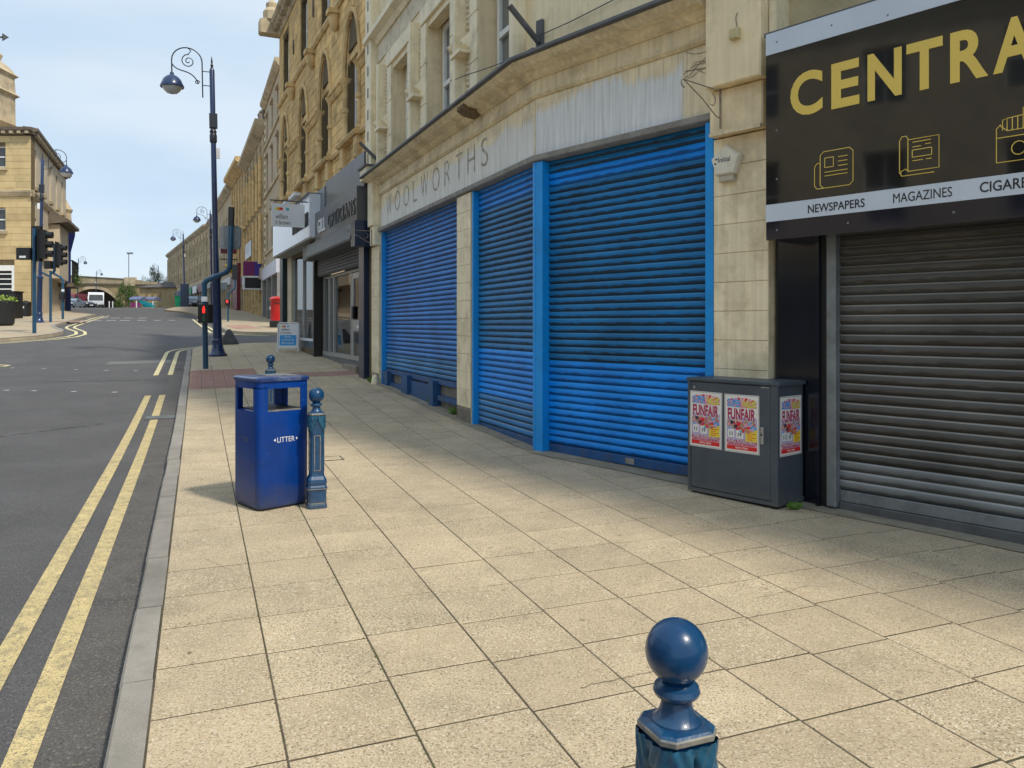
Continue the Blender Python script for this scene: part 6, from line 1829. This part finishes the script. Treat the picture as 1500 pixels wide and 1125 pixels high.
# projecting signs and maroon shop of the middle block
def along(P_, u):   # point on the P polyline seen at u
    k = (u - CX) / FPX
    for a, b in zip(P_, P_[1:]):
        fa, fb = a[0] - k * a[1], b[0] - k * b[1]
        if fa * fb <= 0:
            t = fa / (fa - fb); return (a[0] + (b[0] - a[0]) * t, a[1] + (b[1] - a[1]) * t)
    return P_[-1]
x, y = along(P, 352)
ms = thing('maroon_shopfront', 'maroon shop front with hanging gold balls below a maroon box sign', 'shop front', on(x, y, math.atan2(9, -4)))
part('front', boxm(-2.2, 2.2, .05, .5, 0, 4.3), maroon_m, ms)
part('box_sign', boxm(-2.2, -1.2, .5, 1.9, 5.2, 6.9), maroon_m, ms)
for dx, dz in ((0, 0), (.55, .0), (.25, -.45)): part('gold_ball', MB().lathe([(.02, -.2), (.14, -.14), (.2, 0), (.14, .14), (.02, .2)], 12).mesh(smooth=True), yelb_m, ms, WM[ms.name] @ T(-3.4, .9 + dx, 3.9 + dz))
part('ball_bracket', MB().tube([(-3.4, .5, 4.5), (-3.4, 2.0, 4.5)], .05, 6).mesh(), blk_m, ms)
x, y = along(P, 385)
ps = thing('projecting_sign', 'purple and pink projecting sign over a white-framed black board before the grey piers', 'sign', on(x, y, math.atan2(9, -4)))
part('upper_board', boxm(-.1, .1, .1, 1.35, 2.9, 3.9), purple_m, ps); part('blue_half', boxm(-.11, .11, .1, .6, 2.9, 3.9), M('purple_blue', (.05, .03, .25), .4, var=0), ps)
part('lower_board', boxm(-.1, .1, .0, 1.4, 1.9, 2.85), white_m, ps); part('black_face', boxm(-.12, .12, .15, 1.25, 2.0, 2.75), blk_m, ps)
x, y = along(P, 375)
cs = thing('shop_canopy_sign', 'slim grey signboard over the shopfront of the ornate stone building', 'sign', on(x, y, math.atan2(9, -4)))
part('board', boxm(-2.2, 2.4, .3, .6, 4.4, 5.6), M('silver_board', (.4, .4, .42), .3, .3, var=.1), cs)

# ============================================================ LEFT BUILDING
FLf = frame(-30.65, 50.0, 0); FLf = T(-30.65, 50.0) @ RZ(math.pi)     # local x runs left, y towards the camera
FLs = T(-37.1, 65.3) @ RZ(math.atan2(-.922, .388))
lb = thing('left_corner_building', 'three-storey buff ashlar building on the left corner with a dark cornice', 'building', T(-30.65, 50.0, gz(-30.65, 50)))
LWm = M('buff_ashlar', (0.47, 0.345, 0.165), 0.85, var=0.14, scale=.8, bump=.2, bscale=15, dirt=(0.30, 0.21, 0.10), dscale=.7, damt=.5)
LSm = M('pale_ashlar_side', (0.56, 0.47, 0.34), 0.85, var=0.12, scale=.8, bump=.2, bscale=15)
zb = 1.6
fo = [(1.62, 2.9, 11.65, 13.0), (1.62, 2.9, 7.6, 9.05), (1.05, 4.2, 3.4, 5.4), (5.5, 6.8, 11.65, 13.0), (5.5, 6.8, 7.6, 9.05), (6, 9, 3.4, 5.4)]
mb = MB(); wall_mb(mb, 0, 16, zb, 13.7, -.4, 0, fo); part('front_wall', mb.mesh(), mort_m, lb, FLf @ T(0, -.03, 0))
masonry(lb, FLf, 0, 9, zb, 13.65, fo, M('buff_ashlar_block', (0.60, 0.46, 0.24), 0.85, var=0.12, scale=1.2, rnd=.10, dirt=(0.32, 0.22, 0.10), dscale=.9, damt=.5), ch=.42, bw=(.8, 1.2), limit=150, rnd=.004, joint=.012, d0=-.03, d1=-.005)
for a, b, c, d in fo:
    if b - a < 2: window(lb, FLf, a, c, b - a, d - c, -.15, fw=.08, dep=.1); part('sill', boxm(a - .15, b + .15, 0, .15, c - .2, c), weath_m, lb, FLf)
lv = part('louvre_window', MB().box(1.05, 1.2, -.1, 0.02, 3.4, 5.4).box(1.2, 4.2, -.1, .02, 5.05, 5.4).box(1.2, 4.2, -.1, .02, 3.4, 3.5).mesh(), whitef_m, lb, FLf)
for k in range(4): part('louvre_bar', boxm(1.2, 4.2, -.08, 0, 3.85 + k * .32, 3.92 + k * .32), whitef_m, lv, FLf)
part('pane', boxm(1.2, 4.2, -.2, -.12, 3.4, 5.1), blk_m, lv, FLf)
LL = math.hypot(6.45, 15.3)
so = []
for u0 in (51.5, 62.5, 73.5, 82.8, 91):
    k = (u0 - CX) / FPX; yy = None
    # intersect with the side wall
    a = Vector((-37.1, 65.3)); d = Vector((.388, -.922)); s_ = (k * a.y - a.x) / (d.x - k * d.y)
    so.append((s_ - .45, s_ + .45, 10.6, 13.1)); so.append((s_ - .45, s_ + .45, 6.4, 8.6)) if u0 not in (73.5,) else None
mb = MB(); wall_mb(mb, 0, LL - .19, zb, 13.7, -.4, 0, so); part('side_wall', mb.mesh(), LSm, lb, FLs)
for a, b, c, d in so: window(lb, FLs, a, c, b - a, d - c, -.2, fw=.1, dep=.1); part('sill', boxm(a - .1, b + .1, 0, .18, c - .22, c), weath_m, lb, FLs)
part('rear_body', MB().prism([(-31.4, 50.45), (-37.6, 65.0), (-46, 65.0), (-46, 50.45)], zb, 13.6, 'z').mesh(), LWm, lb, Matrix.Identity(4))
for F_, L_ in ((FLf, 16), (FLs, LL)):
    x0, x1 = (-.25, L_) if F_ is FLf else (0, L_ + .2)
    part('cornice', MB().prism([(-.4, 13.72), (.1, 13.72), (.18, 13.85), (.42, 13.95), (.45, 14.12), (-.4, 14.2)], x0, x1, 'x').mesh(), dstone_m, lb, F_)
    dm_ = MB(); x = x0 + .2
    while x < x1 - .2: dm_.box(x, x + .22, .1, .36, 13.76, 13.92); x += .5
    part('dentils', dm_.mesh(), pale_m, lb, F_, kind='stuff')
    part('string_course', MB().prism([(0, 9.75), (.1, 9.8), (.2, 10.05), (.2, 10.15), (0, 10.2)], x0, x1, 'x').mesh(), weath_m, lb, F_)
part('oriel_hood', MB().prism([(0, 8.9), (1.3, 9.1), (1.3, 9.3), (0, 9.9)], 3.0, 9.5, 'x').mesh(), dstone_m, lb, FLs)
part('bay', boxm(4.5, 9.2, 0, .7, 5.0, 8.9), LSm, lb, FLs)
bal = part('balcony', boxm(.5, 4.5, .0, 1.0, 4.6, 4.9), dstone_m, lb, FLs)
for k in range(9): part('baluster', boxm(.6 + k * .45, .66 + k * .45, .9, .96, 4.9, 6.6), blk_m, bal, FLs)
part('balcony_rail', boxm(.5, 4.5, .88, .98, 6.6, 6.7), blk_m, bal, FLs)
# ornate chimney tower rising behind the left edge
cty = 54.0
tw = thing('stone_chimney_tower', 'ornate stepped stone turret above the roof at the left edge', 'tower', T(-35.9, 55, 13))
prof = [(13.0, 1.0), (14.6, .95), (15.2, 1.05), (15.7, 1.35), (16.3, 1.75), (16.45, 1.2), (16.6, 1.0), (18.5, .98), (18.7, 1.2), (18.9, 1.0), (19.9, .95), (20.1, 1.15), (20.3, .95), (20.7, .7), (21.0, .35), (21.4, .45), (21.7, .25), (23.0, .05)]
m_ = MB(); vs = []
for z, h_ in prof: vs += [(-h_, -h_, z), (h_, -h_, z), (h_, h_, z), (-h_, h_, z)]
m_.add(vs, [(i*4+j, i*4+(j+1) % 4, (i+1)*4+(j+1) % 4, (i+1)*4+j) for i in range(len(prof) - 1) for j in range(4)])
part('turret', m_.mesh(), weath_m, tw, T(-36.4, 55, -.8))
part('weathervane', MB().box(-1.2, .75, -.03, .03, 22.5, 22.62).prism([(.7, 22.3), (1.15, 22.56), (.7, 22.85)], -.03, .03, 'y').box(-.03, .03, -.03, .03, 22.0, 23.2).mesh(), lead_m, tw, T(-36.4, 55, -.8))
# next blue shop pillar building beyond
nb = thing('blue_fronted_building', 'dark blue shop pillar and stone corner beyond the left building', 'building', T(-37.2, 65.6, gz(-37.2, 65.6)))
part('wall', MB().prism([(-43.6, 66), (-38.3, 66), (-41.8, 74), (-47, 74)], gz(-40, 66), gz(-40, 66) + 7.6, 'z').mesh(), weath_m, nb, Matrix.Identity(4))
part('blue_pillar', MB().prism([(-.22, -.5), (.14, -.5), (.14, 4.8), (.5, 6.2), (.5, 6.6), (-.5, 6.6), (-.22, 4.8)], -.4, .4, 'y').mesh(), M('deep_blue_paint', (0.006, 0.02, 0.13), .35, var=.1), nb, T(-37.0, 65.2, gz(-36.6, 65)))
part('pillar_cap', boxm(-.6, .7, -.5, .5, 6.6, 6.9), weath_m, nb, T(-37.0, 65.2, gz(-36.6, 65)))
part('stone_finial', MB().lathe([(.3, 7.0), (.5, 7.6), (.45, 8.2), (.6, 8.5), (.25, 9.0), (.1, 9.4)], 8).mesh(), weath_m, nb, T(-37.9, 66.6, gz(-36.6, 65)))
pl = thing('balcony_plants', 'green trailing plants in the balcony box of the left building', 'plants', FLs @ T(1.6, 1.0, 4.9))
m_ = MB()
for i in range(260):
    a = Vector((random.uniform(-.2, 2.2), random.gauss(.1, .18), random.gauss(.25, .3))); s_ = random.uniform(.05, .12)
    e1 = Vector((random.gauss(0, 1), random.gauss(0, 1), random.gauss(0, 1))).normalized() * s_; e2 = Vector((random.gauss(0, 1), random.gauss(0, 1), random.gauss(0, 1))).normalized() * s_
    m_.add([a, a + e1, a + e1 + e2, a + e2], [(0, 1, 2, 3)])
part('foliage', m_.mesh(mats=[leaf_m]), leaf_m, pl, kind='stuff')
# street furniture by the left building
x, y = at(3, 477)
pt = thing('planter', 'black barrel planter with yellow-green flowers at the left edge', 'planter', on(x, y))
part('barrel', MB().lathe([(.40, 0), (.50, .1), (.55, 1.1), (.50, 1.15)], 16).mesh(smooth=True), blk_m, pt)
m_ = MB()
for i in range(300):
    r0, a0 = random.random() ** .5 * .6, random.random() * 6.28
    a = Vector((r0 * math.cos(a0), r0 * math.sin(a0), 1.1 + random.random() * .35 * (1 - r0 * .7))); s_ = random.uniform(.04, .09)
    e1 = Vector((random.gauss(0, 1), random.gauss(0, 1), random.gauss(0, 1))).normalized() * s_; e2 = Vector((random.gauss(0, 1), random.gauss(0, 1), random.gauss(0, 1))).normalized() * s_
    m_.add([a, a + e1, a + e1 + e2, a + e2], [(0, 1, 2, 3)])
part('flowers', m_.mesh(mats=[M('flower_lime', (.25, .35, .04), .7, var=.4, scale=9)]), None, pt, kind='stuff')
x, y = at(13, 466.5)
cbn = thing('street_cabinet', 'dark green-black street cabinet with a white sticker against the left building', 'cabinet', on(x, y))
part('body', boxm(-1.5, .62, -.4, .3, 0, 1.5), blk_m, cbn); part('lid', boxm(-1.55, .67, -.45, .35, 1.5, 1.56), blk_m, cbn); part('sticker', boxm(-.2, .05, -.41, -.40, .45, 1.0), white_m, cbn)
x, y = at(37.5, 463.5)
bn2 = thing('street_bin', 'small black litter bin beside the left building corner', 'bin', on(x, y))
part('body', cboxm(-.22, .22, -.25, .22, 0, .8, .02), blk_m, bn2); part('plate', boxm(-.06, .06, -.27, -.25, .5, .62), white_m, bn2); part('lid', MB().lathe([(.3, .8), (.28, .9), (.05, .98)], 12).mesh(), blk_m, bn2)

# ============================================================ BRIDGE, FAR BUILDING, VEHICLES, TREES
BY = 190.0
def bx_(u): return (u - CX) / FPX * BY
def bz_(v): return EYE + (HV - v) / FPX * BY
bg = thing('railway_bridge', 'stone railway arch bridge crossing the end of the road', 'bridge', T(bx_(145), BY, g0(BY)))
gb = bz_(451) - 1.5
m_ = MB()
# arch soffit polygon in the face: wall with segmental opening u 116..178
N_ = 18; ua, ub = 114, 180
arcp = []
for i in range(N_ + 1):
    t = i / N_; u = ua + (ub - ua) * t
    v = 423 + (abs((u - 137) / (ub - 137)) ** 2.1 * 27 if u > 137 else abs((137 - u) / 23) ** 2 * 6)
    arcp.append((bx_(u), bz_(v)))
for (xa, za), (xb, zb_) in zip(arcp, arcp[1:]):
    m_.prism([(xa, za), (xb, zb_), (xb, bz_(416)), (xa, bz_(416))], BY, BY + 9, 'y')
m_.prism([(bx_(40), gb), (arcp[0][0], gb), (arcp[0][0], bz_(416)), (bx_(40), bz_(416))], BY, BY + 9, 'y')
m_.prism([(arcp[-1][0], gb), (bx_(225), gb), (bx_(225), bz_(416)), (arcp[-1][0], bz_(416))], BY, BY + 9, 'y')
part('spandrel_wall', m_.mesh(), M('bridge_stone', (0.34, 0.25, 0.13), .9, var=.25, scale=.5, dirt=(.13, .1, .06), dscale=.4, damt=.7), bg, Matrix.Identity(4))
ring = MB()
for (xa, za), (xb, zb_) in zip(arcp[2:], arcp[3:]): ring.prism([(xa, za), (xb, zb_), (xb + .1, zb_ + .7), (xa + .1, za + .7)], BY - .15, BY, 'y')
part('arch_ring', ring.mesh(), weath_m, bg, Matrix.Identity(4))
part('string_course', MB().prism([(bx_(40), bz_(415.5)), (bx_(225), bz_(418)), (bx_(225), bz_(416.2)), (bx_(40), bz_(413))], BY - .4, BY, 'y').mesh(), dstone_m, bg, Matrix.Identity(4))
part('parapet', MB().prism([(bx_(40), bz_(416)), (bx_(225), bz_(418)), (bx_(225), bz_(413)), (bx_(204), bz_(411)), (bx_(184), bz_(409)), (bx_(100), bz_(404)), (bx_(40), bz_(400))], BY - .1, BY + 9, 'y').mesh(), M('parapet_stone', (0.36, 0.29, 0.18), .9, var=.2, scale=.6), bg, Matrix.Identity(4))
part('coping', MB().prism([(bx_(40), bz_(400)), (bx_(100), bz_(404)), (bx_(184), bz_(409)), (bx_(184), bz_(408)), (bx_(100), bz_(403)), (bx_(40), bz_(399))], BY - .3, BY + 9, 'y').mesh(), dstone_m, bg, Matrix.Identity(4))
part('refuge', boxm(bx_(184), bx_(199), BY - .8, BY + .5, bz_(419), bz_(406.5)), weath_m, bg, Matrix.Identity(4))
part('arch_shade_sheet', boxm(bx_(100), bx_(190), BY + 9, BY + 9.5, gb, bz_(418)), dstone_m, bg, Matrix.Identity(4))  # dark sheet across the far mouth stands in for shade inside the arch
# low hipped building
HY = 150.0
def hx(u): return (u - CX) / FPX * HY
def hz(v): return EYE + (HV - v) / FPX * HY
hb = thing('hipped_roof_building', 'low stone building with slate hipped roof at the end of the street', 'building', T(hx(225), HY, g0(HY)))
x0, xm, x1 = hx(188), hx(204.5), hx(262)
gg = g0(HY) - .5
fr_ = T(0, 0, 0)
part('wall', MB().prism([(x0, HY + 9), (xm, HY), (x1, HY), (x1, HY + 12), (x0, HY + 14)], gg, hz(421.5), 'z').mesh(), M('low_building_stone', (0.42, 0.31, 0.16), .9, var=.2, scale=.7, dirt=(.2, .15, .09), dscale=.5, damt=.6), hb, Matrix.Identity(4))
rf = MB(); ez = hz(421.2)
rf.add([(x0 - .6, HY + 9, ez), (xm - .3, HY - .6, ez), (x1, HY - .6, ez), (x1, HY + 13, ez), (x0 - .6, HY + 14, ez), (hx(222), HY + 6, hz(410.5)), (hx(240), HY + 6, hz(410.5))],
       [(0, 1, 5), (1, 2, 6, 5), (2, 3, 6), (3, 4, 5, 6), (4, 0, 5), (0, 4, 3, 2, 1)])
part('roof', rf.mesh(), M('brown_slate', (.10, .085, .08), .8, var=.2, scale=1), hb, Matrix.Identity(4))
for u0 in (213, 222, 231):
    part('window', boxm(hx(u0), hx(u0 + 4), HY - .1, HY - .02, hz(440), hz(428)), M('boarded_window', (.25, .18, .09), .8, var=.2), hb, Matrix.Identity(4))
for k in range(4): part('side_pillar', boxm(-.3, .3, -.1, .15, gg, ez - .1), weath_m, hb, T(x0 + (xm - x0) * (k + .5) / 4, HY + 9 - 9 * (k + .5) / 4, 0) @ RZ(math.atan2(-9, xm - x0)))

def foliage(n_, ext, s0, s1, seed):
    rnd = random.Random(seed); m_ = MB()
    blobs = [(Vector((rnd.uniform(-1, 1) * ext[0] * .6, rnd.uniform(-1, 1) * ext[1] * .6, rnd.uniform(-.7, .8) * ext[2] * .75)), rnd.uniform(.3, .55)) for _ in range(9)]
    for i in range(n_):
        c, r_ = rnd.choice(blobs)
        d = Vector((rnd.gauss(0, 1), rnd.gauss(0, 1), rnd.gauss(0, 1))).normalized() * (rnd.random() ** .4)
        a = c + Vector((d.x * ext[0] * r_, d.y * ext[1] * r_, d.z * ext[2] * r_)); s_ = rnd.uniform(s0, s1)
        e1 = Vector((rnd.gauss(0, 1), rnd.gauss(0, 1), rnd.gauss(0, 1))).normalized() * s_; e2 = Vector((rnd.gauss(0, 1), rnd.gauss(0, 1), rnd.gauss(0, 1))).normalized() * s_
        m_.add([a, a + e1, a + e1 + e2, a + e2], [(0, 1, 2, 3)])
    return m_
def tree(u, Y, vtop, wpx, label, mat, seed, name='tree', group=None, trunk_h=.35):
    x = (u - CX) / FPX * Y; zt = EYE + (HV - vtop) / FPX * Y; z0 = gz(x, min(Y, 300)) - .3
    H = zt - z0; W_ = wpx / FPX * Y / 2
    t = thing(name, label, 'tree' if name == 'tree' else 'bush', T(x, Y, z0), group)
    tr = MB(); tr.tube([(0, 0, 0), (.1, 0, H * .4), (0, .1, H * .85)], W_ * .08 + .08, 7, .04)
    for k in range(6):
        a = k * 1.05; tr.tube([(0, 0, H * (.25 + .08 * k)), (W_ * .5 * math.cos(a), W_ * .5 * math.sin(a), H * (.42 + .08 * k))], .07 + W_ * .02, 5, .02)
    part('trunk', tr.mesh(), bark_m, t)
    c = (trunk_h + 1) / 2
    part('crown', foliage(2600, (W_, W_ * .8, H * (1 - trunk_h) / 2 * 1.25), W_ * .045, W_ * .10, seed).mesh(mats=[mat]), mat, t, WM[t.name] @ T(0, 0, H * c))
    return t
tree(228, 200, 393, 22, 'tall grey-green tree behind the hipped roof, left of the terrace end', leafd_m, 3, group='trees beyond the far buildings', trunk_h=.4)
tree(241, 205, 402, 14, 'smaller tree touching the end of the curved terrace', leafd_m, 4, group='trees beyond the far buildings')
tree(215, 215, 408, 18, 'low tree just left of the hipped roof ridge', leafd_m, 5, group='trees beyond the far buildings')
tree(184, 172, 412, 24, 'bright green bush in front of the bridge wall', leaf_m, 6, 'bush', 'bushes by the bridge', 0.0)
tree(194, 175, 417, 20, 'bright green bush beside the low building', leaf_m, 7, 'bush', 'bushes by the bridge', 0.0)
tree(176, 170, 432, 16, 'low green bush at the foot of the bridge arch', leaf_m, 8, 'bush', 'bushes by the bridge', 0.0)
tree(205, 148, 431, 12, 'small dark bush against the low stone building', leafd_m, 9, 'bush', 'bushes by the bridge', 0.0)
# tall mast
x = bx_(188.6) * 230 / BY
ma = thing('floodlight_mast', 'slim grey floodlight mast standing behind the bushes', 'mast', T(x, 230, g0(200)))
part('pole', MB().tube([(0, 0, 0), (0, 0, bz_(393) * 1.1)], .12, 6).mesh(), galv_m, ma); part('lamp_bar', boxm(-.5, 1.2, -.2, .2, bz_(393) * 1.1, bz_(393) * 1.1 + .5), galv_m, ma)
# vehicles
def vehicle(u, Y, wid, hgt, length, paint, label, kind='van', ang=0.0, glassm=None):
    x = (u - CX) / FPX * Y; W = T(x, Y, gz(x, Y) - .08) @ RZ(ang)
    t = thing('parked_' + kind, label, kind, W)
    a = wid / 2
    if kind == 'van':
        sec = [(-length/2, .35), (-length/2, 1.0), (-length/2 + .7, 1.15), (-length/2 + 1.3, hgt - .15), (-length/2 + 1.6, hgt), (length/2, hgt), (length/2, .35)]
    else:
        sec = [(-length/2, .3), (-length/2, .75), (-length/2 + .9, .9), (-length/2 + 1.6, hgt - .05), (-length/2 + 2.9, hgt), (length/2 - .4, .95), (length/2, .85), (length/2, .3)]
    m_ = MB(); m_.prism(sec, -a, a, 'x'); part('body', m_.mesh(), paint, t)
    part('windscreen', MB().add([(-a + .12, sec[2][0] - .0, sec[2][1] + .08), (a - .12, sec[2][0], sec[2][1] + .08), (a - .2, sec[3][0] - .03, sec[3][1] - .1), (-a + .2, sec[3][0] - .03, sec[3][1] - .1),
                                (-a + .12, sec[2][0] - .05, sec[2][1] + .08), (a - .12, sec[2][0] - .05, sec[2][1] + .08), (a - .2, sec[3][0] - .08, sec[3][1] - .1), (-a + .2, sec[3][0] - .08, sec[3][1] - .1)],
                               [(4,5,6,7),(0,1,5,4),(1,2,6,5),(2,3,7,6),(3,0,4,7)]) or part if False else windscreen(a, sec), pane_m, t)
    for s_ in (-1, 1):
        part('side_window', boxm(min(s_ * a, s_ * (a + .01)), max(s_ * a, s_ * (a + .01)), sec[3][0] + .1, sec[3][0] + 1.0, sec[2][1] + .05, hgt - .3), pane_m, t)
        part('headlight', boxm(s_ * (a - .25) - .14, s_ * (a - .25) + .14, -length/2 - .02, -length/2, .62, .82), lens_m, t)
        for yy in (-length/2 + .8, length/2 - .8):
            w_ = part('wheel', MB().lathe([(.30, 0), (.34, .04), (.34, .2), (.30, .24)], 14).mesh(), rubber_m, t, W @ T(s_ * (a - .12) - .12, yy, .32) @ Matrix.Rotation(R(90), 4, 'Y'))
            part('rim', MB().lathe([(.2, -.01), (.2, .25)], 10).mesh(), alu_m, w_, WM[w_.name])
    part('bumper', boxm(-a, a, -length/2 - .06, -length/2, .3, .55), blk_m, t)
    part('number_plate', boxm(-.26, .26, -length/2 - .075, -length/2 - .061, .38, .5), white_m, t)
    return t
def windscreen(a, sec):
    m_ = MB(); y0, z0_, y1, z1_ = sec[2][0], sec[2][1] + .05, sec[3][0], sec[3][1] - .12
    m_.add([(-a + .1, y0, z0_), (a - .1, y0, z0_), (a - .18, y1, z1_), (-a + .18, y1, z1_), (-a + .1, y0 - .05, z0_), (a - .1, y0 - .05, z0_), (a - .18, y1 - .05, z1_), (-a + .18, y1 - .05, z1_)],
           [(4,5,6,7),(0,1,5,4),(1,2,6,5),(2,3,7,6),(3,0,4,7),(0,3,2,1)])
    return m_.mesh()
carw = M('car_white', (.65, .67, .7), .3, var=.03, coat=.5); card = M('car_dark', (.02, .025, .05), .25, var=.05, coat=.5); cars = M('car_silver_blue', (.25, .32, .4), .3, .3, var=.03, coat=.5)
vehicle(141, 125, 2.2, 2.5, 6.0, carw, 'white box van facing the camera before the bridge arch', 'van', R(27))
vehicle(128, 140, 2.0, 2.1, 5.0, M('van_cream', (.55, .55, .5), .4, var=.03), 'pale van half hidden to the left of the white box van', 'van', R(27))
vehicle(121.5, 118, 1.8, 1.1, 4.2, card, 'dark low car left of the white box van', 'car', R(60))
vehicle(107, 124, 1.9, 2.3, 5.0, M('van_dark_red', (.18, .04, .05), .4, var=.03), 'dark red van at the far left of the road end', 'van', R(0))
vehicle(105, 112, 1.8, 1.4, 4.2, cars, 'silver-blue car in front of the dark red van', 'car', R(10))
vehicle(278, 96, 1.8, 1.45, 4.2, cars, 'silver-blue car parked beside the distant lamp by the terrace', 'car', R(20))
vehicle(294, 98, 1.8, 1.5, 4.2, card, 'dark car parked close to the terrace shops', 'car', R(20))
vehicle(287, 101, 1.8, 1.5, 4.2, M('car_navy', (.015, .03, .12), .3, var=.03, coat=.5), 'navy car between the silver-blue and the dark car', 'car', R(20))
x, y = (263 - CX) / FPX * 92, 92
wb = thing('wheelie_bin', 'green bin beside the distant lamp column', 'bin', on(x, y))
part('body', MB().prism([(-.35, 0), (.35, 0), (.42, 1.2), (-.42, 1.2)], -.35, .35, 'y').mesh(), green_m, wb); part('lid', boxm(-.45, .45, -.4, .4, 1.2, 1.3), green_m, wb)
# market stalls
def stall(u, Y, w_, h_, m1, m2, label, ang=0):
    x = (u - CX) / FPX * Y; t = thing('market_stall', label, 'stall', on(x, Y, ang), 'market stalls at the end of the street')
    part('canopy', MB().prism([(-1.2, h_), (-1.35, h_ - .3), (1.35, h_ - .3), (1.2, h_), (0, h_ + .25)], -w_/2, w_/2, 'x').mesh(), m1, t)
    for sx in (-w_/2 + .1, w_/2 - .1):
        for sy in (-1.1, 1.1): part('pole', MB().tube([(sx, sy, 0), (sx, sy, h_ - .3)], .04, 5).mesh(), galv_m, t)
    part('table', boxm(-w_/2 + .1, w_/2 - .1, -1.1, 0, .8, .9), m2, t); part('skirt', boxm(-w_/2 + .1, w_/2 - .1, -1.12, -1.1, .1, .8), m2, t)
    return t
stall(203, 135, 2.0, 1.7, bluec_m, mag_m, 'market stall with faded blue canopy and magenta table cloth')
stall(222, 137, 2.2, 1.7, bluec_m, tealc_m, 'market stall with faded blue canopy and teal cloth')
tc_ = MB(); tc_.add([(-2, 0, 1.7), (-.6, 0, 1.5), (1.6, 0, .2), (1.2, 0, .05), (-1.6, 0, .9), (-2, .8, 1.6), (-.6, .8, 1.4), (1.6, .8, .25), (1.2, .8, .1), (-1.6, .8, .8)],
                    [(0,4,3,2,1),(5,6,7,8,9),(0,1,6,5),(1,2,7,6),(2,3,8,7),(3,4,9,8),(4,0,5,9)])
x = (216 - CX) / FPX * 110
tag(link('tarpaulin', tc_.mesh(), on(x, 110) @ Matrix.Scale(.62, 4), None, tealc_m), 'teal tarpaulin slung in front of the market stalls', 'tarpaulin')
# row of small bollards by the road end
bl = MB().lathe([(.08, 0), (.08, .9), (.02, 1.0)], 8).mesh()
firstb = None
for i, u in enumerate((200, 224, 160, 165)):
    Y = 112 + i * 3; x = (u - CX) / FPX * Y
    o = link('post', bl, on(x, Y), None, white_m); tag(o, ['thin white post left of the market stalls at the road end', 'thin white post right of the market stalls by the low building', 'thin white post before the bushes at the bridge', 'thin white post just right of the bridge arch shadow'][i], 'post', 'thin posts at the road end')

# building opposite, outside the frame to the left, seen mirrored in the black sign
Po = [(-12.0, -14.0), (-22.0, 14.0)]
def opp():
    p0 = Vector((-20.6, 12.0, 0)); p1 = Vector((-9.8, -15.0, 0)); L = (p1 - p0).length
    F = T(p0.x, p0.y) @ RZ(math.atan2(p1.y - p0.y, p1.x - p0.x))
    t = thing('opposite_building', 'stone building across the road, seen only mirrored in the black shop sign', 'building', T(p0.x, p0.y, g0(p0.y)))
    ops_ = []
    for i in range(8):
        c = L * (i + .5) / 8; ops_ += [(c - .6, c + .6, 4.6, 6.8), (c - .6, c + .6, 8.2, 9.9)]
    m_ = MB(); wall_mb(m_, 0, L, -1, 11.2, -.4, 0, ops_); part('wall', m_.mesh(), pale_m, t, F)
    part('rear_body', boxm(0, L, -8, -.41, -1, 11.1), pale_m, t, F)
    for a, b, c, d in ops_: window(t, F, a, c, b - a, d - c, -.2, vbar=True, fw=.06)
    part('cornice', boxm(-.2, L + .2, -.2, .4, 11.2, 11.6), weath_m, t, F); part('string_course', boxm(0, L, 0, .15, 3.7, 4.0), weath_m, t, F)
    part('shop_band', boxm(.4, L - .4, 0, .1, .5, 3.2), interd_m, t, F)
opp()
